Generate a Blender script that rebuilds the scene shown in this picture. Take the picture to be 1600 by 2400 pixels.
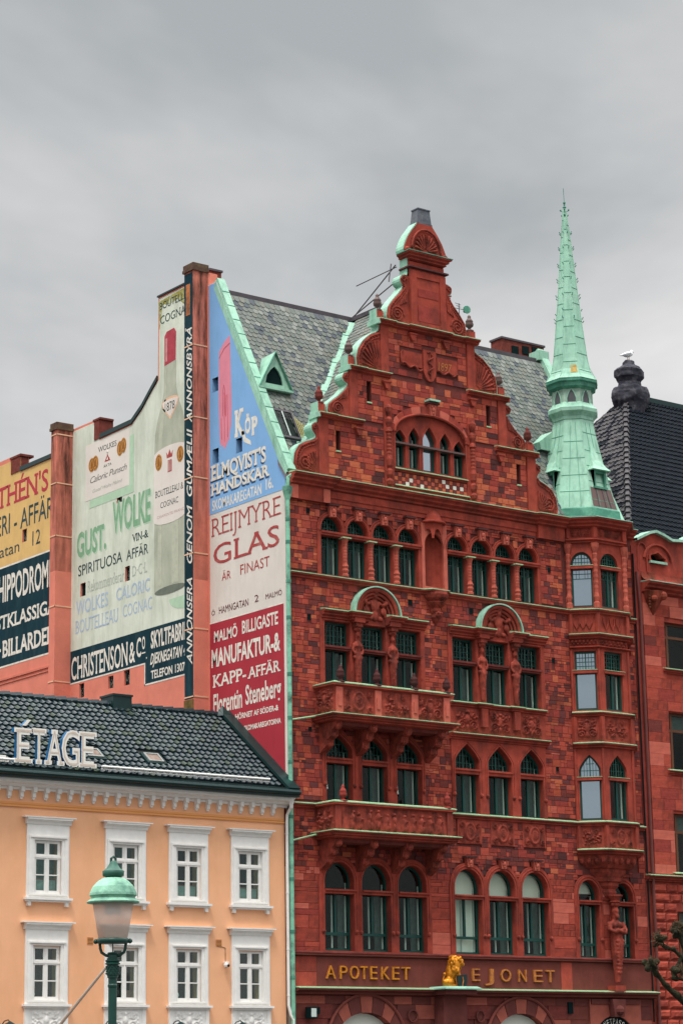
import bpy, bmesh, math, random
from mathutils import Vector, Matrix
import numpy as np
random.seed(7)
RNG = np.random.RandomState(5)
for _o in list(bpy.data.objects): bpy.data.objects.remove(_o)
SC = bpy.context.scene; COL = SC.collection
PI = math.pi
# ------------------------------------------------------------------ camera
cam = bpy.data.cameras.new('camera'); camo = bpy.data.objects.new('camera', cam); COL.objects.link(camo)
cam.sensor_fit = 'VERTICAL'; cam.sensor_height = 36.0; cam.lens = 36.0*5560.2/2400
cam.clip_start = 0.5; cam.clip_end = 3000
_R = Vector((0.79896082,-0.60116119,-0.01633495)); _U = Vector((-0.12924766,-0.19817476,0.97160785)); _F = Vector((0.5873301,0.77416535,0.23603255))
camo.matrix_world = Matrix(((_R.x,_U.x,-_F.x,-40.590148),(_R.y,_U.y,-_F.y,-56.188577),(_R.z,_U.z,-_F.z,1.7),(0,0,0,1)))
SC.camera = camo
# ------------------------------------------------------------------ light
SC.view_settings.view_transform = 'Standard'; SC.view_settings.look = 'None'
SC.view_settings.exposure = 0.48; SC.view_settings.gamma = 1.0
SUN_EL, SUN_AZ = math.radians(64), math.radians(230)      # azimuth clockwise from +Y
sd = bpy.data.lights.new('sun', 'SUN'); sd.energy = 1.5; sd.angle = math.radians(12); sd.color = (1.0, 0.95, 0.88)
so = bpy.data.objects.new('sun', sd); COL.objects.link(so)
_sv = Vector((math.sin(SUN_AZ)*math.cos(SUN_EL), math.cos(SUN_AZ)*math.cos(SUN_EL), math.sin(SUN_EL)))
so.rotation_euler = _sv.to_track_quat('Z', 'Y').to_euler()
W = bpy.data.worlds.new('World'); SC.world = W; W.use_nodes = True
nt = W.node_tree; nt.nodes.clear()
def N(t, **k):
    n = nt.nodes.new(t)
    for a, b in k.items():
        if a[0] == 'i' and a[1:].isdigit(): n.inputs[int(a[1:])].default_value = b
        else: setattr(n, a, b)
    return n
L = lambda a, b: nt.links.new(a, b)
out = N('ShaderNodeOutputWorld'); bg = N('ShaderNodeBackground'); bg.inputs[1].default_value = 0.1
sky = N('ShaderNodeTexSky', sky_type='NISHITA', sun_disc=False, sun_elevation=SUN_EL, sun_rotation=SUN_AZ)
tc = N('ShaderNodeTexCoord'); sep = N('ShaderNodeSeparateXYZ'); L(tc.outputs['Generated'], sep.inputs[0])
# project the direction on a flat cloud layer so that clouds stretch out towards the horizon
zc = N('ShaderNodeMath', operation='MAXIMUM', i1=0.0); L(sep.outputs['Z'], zc.inputs[0])
zz = N('ShaderNodeMath', operation='ADD', i1=0.34); L(zc.outputs[0], zz.inputs[0])
vd = N('ShaderNodeVectorMath', operation='DIVIDE'); cb = N('ShaderNodeCombineXYZ')
for i in range(3): L(zz.outputs[0], cb.inputs[i])
L(tc.outputs['Generated'], vd.inputs[0]); L(cb.outputs[0], vd.inputs[1])
n1 = N('ShaderNodeTexNoise'); n1.inputs['Scale'].default_value = 1.35; n1.inputs['Detail'].default_value = 6; n1.inputs['Roughness'].default_value = .52; n1.inputs['Distortion'].default_value = .25
mp = N('ShaderNodeMapping'); mp.inputs['Location'].default_value = (4.4, 11.0, .4); mp.inputs['Rotation'].default_value = (0, 0, .5)
L(vd.outputs[0], mp.inputs[0]); L(mp.outputs[0], n1.inputs['Vector'])
cr = N('ShaderNodeValToRGB'); L(n1.outputs['Fac'], cr.inputs[0])
cr.color_ramp.elements[0].position = .35; cr.color_ramp.elements[0].color = (3.1, 3.26, 3.32, 1)
cr.color_ramp.elements[1].position = .66; cr.color_ramp.elements[1].color = (7.7, 7.4, 7.2, 1)
# overcast luminance grows towards the zenith
zr = N('ShaderNodeMapRange'); L(sep.outputs['Z'], zr.inputs[0])
zr.inputs[1].default_value = .46; zr.inputs[2].default_value = 1.0; zr.inputs[3].default_value = 1.0; zr.inputs[4].default_value = 6.8
ml = N('ShaderNodeVectorMath', operation='SCALE'); L(cr.outputs[0], ml.inputs[0]); L(zr.outputs[0], ml.inputs['Scale'])
mx = N('ShaderNodeMixRGB'); mx.inputs[0].default_value = .94; L(sky.outputs[0], mx.inputs[1]); L(ml.outputs[0], mx.inputs[2])
L(mx.outputs[0], bg.inputs[0]); L(bg.outputs[0], out.inputs[0])

# ------------------------------------------------------------------ materials
MATS = {}
def mat(name, col, rough=.8, var=.18, scale=3.0, bump=.0, bscale=40., stain=0., stain_col=(.03,.03,.025), stain_scale=(1.2,1.2,.25), stain_lo=.5, metal=0., spec=None, mottled=None, mott=.5, zfade=None):
    m = bpy.data.materials.new(name); m.use_nodes = True; t = m.node_tree; b = t.nodes['Principled BSDF']
    def nd(ty, **k):
        n = t.nodes.new(ty)
        for a, v in k.items(): setattr(n, a, v)
        return n
    b.inputs['Roughness'].default_value = rough; b.inputs['Metallic'].default_value = metal
    b.inputs['Specular IOR Level'].default_value = (.08 if rough>=.8 else .3) if spec is None else spec
    g = nd('ShaderNodeTexCoord').outputs['Object']
    ns = nd('ShaderNodeTexNoise'); ns.inputs['Scale'].default_value = scale; ns.inputs['Detail'].default_value = 6; ns.inputs['Roughness'].default_value = .62
    t.links.new(g, ns.inputs['Vector'])
    mr = nd('ShaderNodeMapRange'); t.links.new(ns.outputs['Fac'], mr.inputs[0]); mr.inputs[1].default_value = .25; mr.inputs[2].default_value = .75
    mr.inputs[3].default_value = 1-var; mr.inputs[4].default_value = 1+var
    sc = nd('ShaderNodeVectorMath', operation='SCALE'); sc.inputs[0].default_value = col; t.links.new(mr.outputs[0], sc.inputs['Scale'])
    last = sc.outputs[0]
    if mottled:
        n2 = nd('ShaderNodeTexNoise'); n2.inputs['Scale'].default_value = scale*.6; n2.inputs['Detail'].default_value = 7; n2.inputs['Roughness'].default_value = .7
        mpn = nd('ShaderNodeMapping'); mpn.inputs['Location'].default_value = (5, 9, 2); t.links.new(g, mpn.inputs[0]); t.links.new(mpn.outputs[0], n2.inputs['Vector'])
        r2 = nd('ShaderNodeMapRange'); t.links.new(n2.outputs['Fac'], r2.inputs[0]); r2.inputs[1].default_value = .48; r2.inputs[2].default_value = .68; r2.inputs[4].default_value = mott
        mm = nd('ShaderNodeMixRGB'); t.links.new(r2.outputs[0], mm.inputs[0]); t.links.new(last, mm.inputs[1]); mm.inputs[2].default_value = (*mottled, 1); last = mm.outputs[0]
    if stain > 0:
        n3 = nd('ShaderNodeTexNoise'); n3.inputs['Scale'].default_value = 1; n3.inputs['Detail'].default_value = 8; n3.inputs['Roughness'].default_value = .7
        mp3 = nd('ShaderNodeMapping'); mp3.inputs['Scale'].default_value = stain_scale; t.links.new(g, mp3.inputs[0]); t.links.new(mp3.outputs[0], n3.inputs['Vector'])
        r3 = nd('ShaderNodeMapRange'); t.links.new(n3.outputs['Fac'], r3.inputs[0]); r3.inputs[1].default_value = stain_lo; r3.inputs[2].default_value = stain_lo+.25; r3.inputs[4].default_value = stain
        if zfade:
            sz = nd('ShaderNodeSeparateXYZ'); t.links.new(g, sz.inputs[0]); rz = nd('ShaderNodeMapRange'); t.links.new(sz.outputs['Z'], rz.inputs[0])
            rz.inputs[1].default_value = zfade[0]; rz.inputs[2].default_value = zfade[1]; mz = nd('ShaderNodeMath', operation='MULTIPLY'); t.links.new(rz.outputs[0], mz.inputs[0]); t.links.new(r3.outputs[0], mz.inputs[1]); r3 = mz
        m3 = nd('ShaderNodeMixRGB'); t.links.new(r3.outputs[0], m3.inputs[0]); t.links.new(last, m3.inputs[1]); m3.inputs[2].default_value = (*stain_col, 1); last = m3.outputs[0]
    t.links.new(last, b.inputs['Base Color'])
    if bump > 0:
        nb = nd('ShaderNodeTexNoise'); nb.inputs['Scale'].default_value = bscale; nb.inputs['Detail'].default_value = 4; t.links.new(g, nb.inputs['Vector'])
        bp = nd('ShaderNodeBump'); bp.inputs['Strength'].default_value = bump; bp.inputs['Distance'].default_value = .02
        t.links.new(nb.outputs['Fac'], bp.inputs['Height']); t.links.new(bp.outputs[0], b.inputs['Normal'])
    MATS[name] = m; return m
def glass(name, tint, gl=.9, rough=.03, refl=.06):
    m = bpy.data.materials.new(name); m.use_nodes = True; t = m.node_tree; t.nodes.clear()
    o = t.nodes.new('ShaderNodeOutputMaterial'); tr = t.nodes.new('ShaderNodeBsdfTransparent'); tr.inputs[0].default_value = (*tint, 1)
    g = t.nodes.new('ShaderNodeBsdfGlossy'); g.inputs['Roughness'].default_value = rough; g.inputs[0].default_value = (gl, gl, gl, 1)
    x = t.nodes.new('ShaderNodeMixShader'); x.inputs[0].default_value = refl
    t.links.new(tr.outputs[0], x.inputs[1]); t.links.new(g.outputs[0], x.inputs[2]); t.links.new(x.outputs[0], o.inputs[0])
    MATS[name] = m; return m
# sandstone blocks, several hues
STONE = [mat('sandstone_%s' % n, c, .9, .24, 4, .35, 30, stain=.72, stain_col=(.055,.028,.024), stain_scale=(.9,.9,.4), stain_lo=.49, mottled=tuple(x*.55 for x in c), mott=.5) for n, c in (
    ('orange', (.49,.125,.065)), ('red', (.39,.074,.050)), ('red_deep', (.29,.052,.041)), ('salmon', (.45,.105,.072)),
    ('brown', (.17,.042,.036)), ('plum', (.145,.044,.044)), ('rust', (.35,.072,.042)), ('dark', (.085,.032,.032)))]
dressed = mat('dressed_sandstone', (.335,.060,.040), .88, .30, 2.6, .4, 25, stain=.8, stain_col=(.085,.030,.026), stain_scale=(1.6,1.6,.55), stain_lo=.46, mottled=(.20,.045,.034), mott=.7)
carved = mat('carved_sandstone', (.32,.062,.042), .9, .36, 6, .5, 30, stain=.9, stain_col=(.04,.02,.018), stain_scale=(3.5,3.5,1.8), stain_lo=.44, mottled=(.17,.042,.032), mott=.8)
lightdress = mat('pale_sandstone', (.48,.12,.085), .88, .22, 2.5, .25, 25)
mortar = mat('mortar_joint', (.13,.04,.035), .95, .2, 5)
plasterbrown = mat('brown_sandstone_band', (.155,.045,.036), .9, .2, 1.5, .25, 30, stain=.4, stain_col=(.28,.06,.045), stain_scale=(3.5,1,.4), stain_lo=.52)
vous_l = mat('voussoir_pink', (.30,.085,.062), .9, .2, 3, .2); vous_d = mat('voussoir_brown', (.13,.04,.035), .9, .2, 3, .2)
mint = mat('verdigris_copper', (.28,.51,.39), .65, .16, 2.0, .2, 9, stain=.75, stain_col=(.085,.20,.145), stain_scale=(4,4,.6), stain_lo=.49, mottled=(.38,.60,.475), mott=.75)
mintd = mat('dark_verdigris', (.05,.20,.14), .6, .3, 3, .1, 12, mottled=(.2,.5,.35), mott=.6)
mintl = mat('pale_verdigris_flashing', (.34,.50,.30), .65, .25, 6, .1, 12, mottled=(.22,.45,.2), mott=.6)
browncop = mat('new_brown_copper', (.11,.065,.06), .45, .12, 3, 0)
rustc = mat('rust_patch', (.45,.28,.08), .8, .4, 9, mottled=(.3,.5,.3), mott=.8)
green = mat('green_window_paint', (.006,.055,.045), .45, .15, 4)
greenm = mat('green_bar_paint', (.010,.085,.068), .5, .1, 4)
inner = mat('white_inner_frame', (.50,.58,.55), .6, .05)
blind = mat('pale_blind', (.72,.76,.68), .9, .06, 1)
curtain = mat('grey_curtain', (.10,.145,.14), .95, .25, 9)
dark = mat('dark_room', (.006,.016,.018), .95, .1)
hole = mat('dark_opening', (.004,.014,.015), .9, .1)
gls = glass('window_glass', (.93,.985,.96), .4, .03, .035)
glref = mat('reflecting_glass', (.36,.43,.49), .06, .03, 1, metal=.92)
# painted walls
pink = mat('pink_stucco', (.66,.215,.155), .93, .12, 1.3, .25, 18, stain=.35, stain_col=(.40,.12,.09), stain_scale=(1.2,1.2,.6), stain_lo=.52)
pinkw = mat('weathered_pink_stucco', (.58,.185,.13), .93, .25, 1.6, .3, 18, stain=.92, stain_col=(.035,.022,.018), stain_scale=(4,4,.5), stain_lo=.40, zfade=(15,23))
def paint(name, c, stain=.5, sc=(.05,.05,.03), lo=.55, var=.07): return mat(name, c, .85, var, .9, .12, 22, stain=stain, stain_col=sc, stain_scale=(2.2,2.2,.45), stain_lo=lo)
p_blue = paint('blue_wall_paint', (.21,.40,.67), .22, (.10,.18,.36), .52)
p_white = paint('offwhite_wall_paint', (.66,.60,.54), .35, (.42,.38,.33), .5)
p_red = paint('crimson_wall_paint', (.37,.035,.050), .3, (.2,.02,.03), .55, .12)
p_green = paint('pale_green_wall_paint', (.63,.665,.565), .6, (.38,.42,.32), .44, .14)
p_yellow = paint('ochre_wall_paint', (.66,.43,.17), .45, (.42,.26,.09), .5, .12)
p_teal = paint('dark_teal_wall_paint', (.008,.033,.046), .6, (.035,.075,.085), .48, .3)
p_label = paint('cream_label_paint', (.70,.64,.58), .2, (.5,.45,.4), .5)
t_white = mat('white_lettering_paint', (.72,.68,.60), .8, .15, 5, mottled=(.42,.40,.38), mott=.6); t_red = mat('red_lettering_paint', (.36,.055,.055), .8, .2, 5, mottled=(.50,.22,.19), mott=.5)
t_crim = mat('crimson_lettering_paint', (.45,.05,.07), .8, .15, 5)
t_dark = mat('dark_lettering_paint', (.03,.06,.065), .8, .2, 5, mottled=(.12,.15,.14), mott=.6); t_green = mat('green_lettering_paint', (.20,.38,.23), .85, .15, 4, mottled=(.42,.53,.42), mott=.65)
t_pgreen = mat('pale_green_lettering_paint', (.42,.58,.42), .85, .1, 4)
t_lblue = mat('faded_blue_lettering_paint', (.38,.47,.58), .9, .12, 4); t_grey = mat('faded_grey_lettering_paint', (.40,.44,.38), .9, .1, 4)
t_maroon = mat('maroon_lettering_paint', (.10,.012,.02), .85, .1, 4)
bottle_m = paint('bottle_green_grey_paint', (.42,.44,.35), .35, (.16,.18,.12), .48, .2)
bottle_h = mat('bottle_highlight_paint', (.46,.48,.38), .9, .15, 4)
foil_m = mat('red_foil_paint', (.40,.06,.08), .8, .25, 3); glove_m = mat('pink_glove_paint', (.68,.24,.31), .85, .08, 2)
gold_p = mat('medal_ochre_paint', (.46,.22,.06), .8, .3, 14); beige_t = mat('pale_band_paint', (.74,.46,.30), .85, .1)
# roofs
SLATE = [mat('slate_%s' % n, c, .62, .25, 8, .2, 30) for n, c in (('grey', (.125,.140,.130)), ('pale', (.185,.20,.18)), ('blue', (.050,.064,.080)), ('green', (.10,.122,.108)), ('olive', (.135,.142,.118)))]
roofbase = mat('dark_roof_base', (.03,.035,.035), .9)
ridge_m = mat('dark_ridge_metal', (.075,.065,.075), .6, .2, 3)
tile_g = mat('glazed_black_tile', (.011,.027,.034), .34, .25, 4, spec=.4)
tile_gd = mat('dark_green_fascia', (.006,.028,.028), .35, .2, 3)
tile_n = mat('black_roof_tile', (.007,.011,.017), .6, .3, 3, spec=.05)
tile_n2 = mat('weathered_black_tile', (.040,.036,.042), .6, .45, 6, .3, 30, mottled=(.02,.018,.02), mott=.8)
brick_m = mat('dark_red_brick', (.17,.045,.035), .9, .3, 6, .4, 20)
blackstone = mat('sooty_chimney', (.022,.022,.035), .75, .4, 5, .6, 9, mottled=(.3,.3,.3), mott=.22)
# yellow house
yel = mat('apricot_stucco', (.83,.44,.25), .93, .07, 1.0, .2, 60, stain=.4, stain_col=(.66,.30,.13), stain_scale=(.8,.8,.3), stain_lo=.5)
yband = mat('apricot_band', (.74,.33,.12), .9, .06, 1.5)
whitep = mat('white_trim_paint', (.78,.765,.735), .75, .07, 5, .14, 30, stain=.45, stain_col=(.5,.5,.46), stain_scale=(3,3,1), stain_lo=.58)
gls2 = glass('house_glass', (.78,.93,.91), .7, .05)
lampgreen = mat('lamp_green_paint', (.004,.042,.032), .4, .2, 8, spec=.4)
gilt = mat('gilt', (.72,.27,.02), .34, .3, 12, .5, 25, metal=.55, mottled=(.20,.06,.01), mott=.7)
giltd = mat('worn_gilt', (.48,.17,.03), .55, .4, 12, mottled=(.2,.06,.04), mott=.9)
greypole = mat('grey_pole_paint', (.55,.50,.44), .5, .1, 3)
bark = mat('dark_mossy_bark', (.022,.022,.014), .95, .5, 9, 1.0, 18, mottled=(.07,.065,.03), mott=.7)
twig = mat('knobbly_twig', (.09,.06,.035), .9, .3, 9)
asph = mat('asphalt', (.05,.05,.05), .9, .2, 4, .3, 60); pave = mat('paving_slabs', (.085,.082,.078), .85, .15, 2, .3, 40); kerbm = mat('granite_kerb', (.30,.29,.28), .8, .15, 8)
whiteb = mat('white_plumage', (.75,.76,.78), .8, .05); greyb = mat('grey_plumage', (.25,.26,.28), .8, .05)
neonw = mat('white_sign_face', (.78,.76,.70), .5, .04); neonb = mat('beige_sign_inset', (.60,.50,.42), .6, .1); signblue = mat('blue_sign_return', (.01,.12,.28), .5, .1)
lampgl = glass('frosted_lamp_glass', (.92,.82,.76), .6, .35, .08)
_t = lampgl.node_tree
_d = _t.nodes.new('ShaderNodeBsdfDiffuse'); _d.inputs[0].default_value = (.75,.66,.60,1); _mx = _t.nodes.new('ShaderNodeMixShader'); _mx.inputs[0].default_value = .5
_o = [n for n in _t.nodes if n.type == 'OUTPUT_MATERIAL'][0]; _src = _o.inputs[0].links[0].from_socket
_t.links.new(_src, _mx.inputs[1]); _t.links.new(_d.outputs[0], _mx.inputs[2]); _t.links.new(_mx.outputs[0], _o.inputs[0])

# ------------------------------------------------------------------ helpers
def frame(o, xdir, ydir=None):
    """local x to the right along the wall, y into the wall, z up"""
    x = Vector(xdir).normalized(); z = Vector((0,0,1)); y = z.cross(x)
    return Matrix(((x.x,y.x,z.x,o[0]),(x.y,y.y,z.y,o[1]),(x.z,y.z,z.z,o[2]),(0,0,0,1)))
SIDE = frame((0,0,0), (0,-1,0))                              # u = -Y on the side wall
_tmpc = {}
class MB:
    def __init__(s, M=None): s.v=[]; s.f=[]; s.m=[]; s.M=M
    def add(s, vs, fs, m=0, M=None):
        b = len(s.v); A = M if M is not None else s.M
        if A is not None: vs = [tuple(A @ Vector(p)) for p in vs]
        s.v += [tuple(p) for p in vs]; s.f += [tuple(i+b for i in f) for f in fs]; s.m += [m]*len(fs); return s
    def box(s, x0,x1,y0,y1,z0,z1, m=0, M=None):
        return s.add([(x0,y0,z0),(x1,y0,z0),(x1,y1,z0),(x0,y1,z0),(x0,y0,z1),(x1,y0,z1),(x1,y1,z1),(x0,y1,z1)],
            [(0,1,5,4),(1,2,6,5),(2,3,7,6),(3,0,4,7),(4,5,6,7),(3,2,1,0)], m, M)
    def quad(s, a,b,c,d, m=0, M=None): return s.add([a,b,c,d], [(0,1,2,3)], m, M)
    def prism(s, pts, y0, y1, m=0, M=None):
        """convex or simple polygon in xz, counter-clockwise seen from -y"""
        n = len(pts); vs = [(x,y0,z) for x,z in pts]+[(x,y1,z) for x,z in pts]
        fs = [tuple(range(n)), tuple(range(2*n-1,n-1,-1))]+[(i,i+n,(i+1)%n+n,(i+1)%n) for i in range(n)]
        return s.add(vs, fs, m, M)
    def plate(s, outer, holes, y0, y1, m=0, M=None):
        cu = bpy.data.curves.new('tmp','CURVE'); cu.dimensions='2D'; cu.fill_mode='BOTH'; cu.extrude=(y1-y0)/2
        for lp in [outer]+list(holes):
            sp = cu.splines.new('POLY'); sp.points.add(len(lp)-1); sp.use_cyclic_u=True
            for p,(x,z) in zip(sp.points, lp): p.co=(x,z,0,1)
        o = bpy.data.objects.new('tmp',cu); COL.objects.link(o)
        me = bpy.data.meshes.new_from_object(o)
        ym=(y0+y1)/2
        s.add([(v.co.x, ym-v.co.z, v.co.y) for v in me.vertices], [tuple(p.vertices) for p in me.polygons], m, M)
        bpy.data.objects.remove(o); bpy.data.curves.remove(cu); bpy.data.meshes.remove(me); return s
    def lathe(s, prof, c=(0,0,0), seg=12, m=0, M=None, sx=1, sy=1, rot=0):
        vs=[];fs=[]
        for r,z in prof:
            for k in range(seg):
                a=rot+2*PI*k/seg; vs.append((c[0]+r*sx*math.cos(a), c[1]+r*sy*math.sin(a), c[2]+z))
        for i in range(len(prof)-1):
            for k in range(seg):
                a=i*seg+k; b=i*seg+(k+1)%seg; fs.append((a,b,b+seg,a+seg))
        fs.append(tuple(range(seg-1,-1,-1))); fs.append(tuple((len(prof)-1)*seg+k for k in range(seg)))
        return s.add(vs,fs,m,M)
    def tube(s, pts, r, seg=6, m=0, M=None, caps=True):
        pts=[Vector(p) for p in pts]; rs = r if isinstance(r,(list,tuple)) else [r]*len(pts)
        vs=[];fs=[]; n=len(pts); up=None
        for i,p in enumerate(pts):
            d=(pts[min(i+1,n-1)]-pts[max(i-1,0)])
            if d.length<1e-9: d=Vector((0,0,1))
            d.normalize()
            if up is None: up = Vector((0,0,1)) if abs(d.z)<.9 else Vector((1,0,0))
            x=d.cross(up); 
            if x.length<1e-6: x=d.cross(Vector((1,0,0)))
            x.normalize(); y=x.cross(d); up=y
            for k in range(seg):
                a=2*PI*k/seg; q=p+x*math.cos(a)*rs[i]+y*math.sin(a)*rs[i]; vs.append(tuple(q))
        for i in range(n-1):
            for k in range(seg):
                a=i*seg+k; b=i*seg+(k+1)%seg; fs.append((a,a+seg,b+seg,b))
        if caps: fs.append(tuple(range(seg))); fs.append(tuple((n-1)*seg+k for k in range(seg-1,-1,-1)))
        return s.add(vs,fs,m,M)
    def sweep(s, path, prof, m=0, M=None, closed=False, caps=True):
        """path: plan polyline (x,y) left to right as seen from outside (-y side); prof: closed loop of (out, z)"""
        n=len(path); vs=[]; fs=[]; P=[Vector((p[0],p[1])) for p in path]; k=len(prof)
        for i in range(n):
            d0=(P[i]-P[i-1]).normalized() if i>0 else None; d1=(P[i+1]-P[i]).normalized() if i<n-1 else None
            if d0 is None: d0=d1
            if d1 is None: d1=d0
            n0=Vector((d0.y,-d0.x)); n1=Vector((d1.y,-d1.x)); b=(n0+n1)
            b = b/ max(.2, b.dot(n0)) if b.length>1e-6 else n0
            for o,z in prof: q=P[i]+b*o; vs.append((q.x,q.y,z))
        for i in range(n-1):
            for j in range(k):
                a=i*k+j; b2=i*k+(j+1)%k; fs.append((a,a+k,b2+k,b2))
        if caps: fs.append(tuple(range(k))); fs.append(tuple((n-1)*k+j for j in range(k-1,-1,-1)))
        return s.add(vs,fs,m,M)
    def ball(s, c, r, m=0, M=None, seg=8, rings=5, sz=1):
        pr=[(max(.0005,r*math.sin(PI*i/rings)), -r*sz*math.cos(PI*i/rings)) for i in range(rings+1)]
        return s.lathe(pr, c, seg, m, M)
    def relief(s, x0,x1,z0,z1, fn, y=0, amp=.05, res=.025, m=0, M=None):
        nx=max(4,int((x1-x0)/res)); nz=max(4,int((z1-z0)/res))
        xs=np.linspace(x0,x1,nx+1); zs=np.linspace(z0,z1,nz+1)
        X,Z=np.meshgrid(xs,zs); U=(X-(x0+x1)/2)/((x1-x0)/2); V=(Z-z0)/(z1-z0); asp=(x1-x0)/2/(z1-z0)
        H=fn(U,V,asp); H=H*np.clip((1-np.abs(U))*14,0,1)*np.clip(V*14,0,1)*np.clip((1-V)*14,0,1)
        Y=y-.006-H*amp; vs=list(zip(X.ravel(),Y.ravel(),Z.ravel()))
        fs=[(j*(nx+1)+i, j*(nx+1)+i+1, (j+1)*(nx+1)+i+1, (j+1)*(nx+1)+i) for j in range(nz) for i in range(nx)]
        return s.add([tuple(map(float,v)) for v in vs], fs, m, M)
    def build(s, name, mats, parent=None, kind=None, smooth=False, label=None):
        me=bpy.data.meshes.new(name); me.from_pydata(s.v,[],s.f)
        mats = mats if isinstance(mats,(list,tuple)) else [mats]
        for a in mats: me.materials.append(a)
        if len(mats)>1: me.polygons.foreach_set('material_index', s.m)
        if smooth: me.polygons.foreach_set('use_smooth', [True]*len(s.f))
        me.update(); return link(name, me, parent, kind, label)
def link(name, me, parent=None, kind=None, label=None, loc=None):
    o=bpy.data.objects.new(name,me); COL.objects.link(o)
    if parent is not None:
        o.parent=parent
        if parent.type=='EMPTY': o.matrix_parent_inverse=Matrix.Translation(-parent.location)
    if kind: o['kind']=kind
    if label: o['label']=label
    if loc is not None: o.location=loc
    return o
def tag(o, label=None, cat=None, group=None, kind=None):
    for k,v in (('label',label),('category',cat),('group',group),('kind',kind)):
        if v: o[k]=v
    return o
def thing(name, loc, label, cat, group=None):
    o=bpy.data.objects.new(name,None); COL.objects.link(o); o.location=loc; o.empty_display_size=.5
    return tag(o,label,cat,group)
def smooth_edges(o, ang=.6):
    o.data.polygons.foreach_set('use_smooth',[True]*len(o.data.polygons))
    try: o.data.set_sharp_from_angle(angle=ang)
    except Exception: pass
    return o
def blob(name, balls, material, parent=None, vox=.03, M=None, smooth=True, label=None):
    """one continuous surface fused from ellipsoids (c, r, optional rot about y) and limbs ('t', points, radii)"""
    b=MB(M)
    for e in balls:
        if e[0]=='t': b.tube(e[1], list(e[2]), 10)
        else:
            c,r=e[0],e[1]; rt=Matrix.Rotation(e[2],4,e[3] if len(e)>3 else 'Y') if len(e)>2 else Matrix.Identity(4)
            A=Matrix.Translation(c)@rt@Matrix.Diagonal((r[0],r[1],r[2],1))
            if M is not None: A=M@A
            b.ball((0,0,0),1,0,A,12,8)
    o=b.build(name,material,parent,label=label)
    md=o.modifiers.new('r','REMESH'); md.mode='VOXEL'; md.voxel_size=vox; md.use_smooth_shade=smooth
    sm=o.modifiers.new('s','SMOOTH'); sm.iterations=2; sm.factor=.5
    dg=bpy.context.evaluated_depsgraph_get(); me=bpy.data.meshes.new_from_object(o.evaluated_get(dg))
    o.modifiers.clear(); old=o.data; o.data=me; bpy.data.meshes.remove(old); me.name=name
    if not me.materials: me.materials.append(material)
    return o
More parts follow.
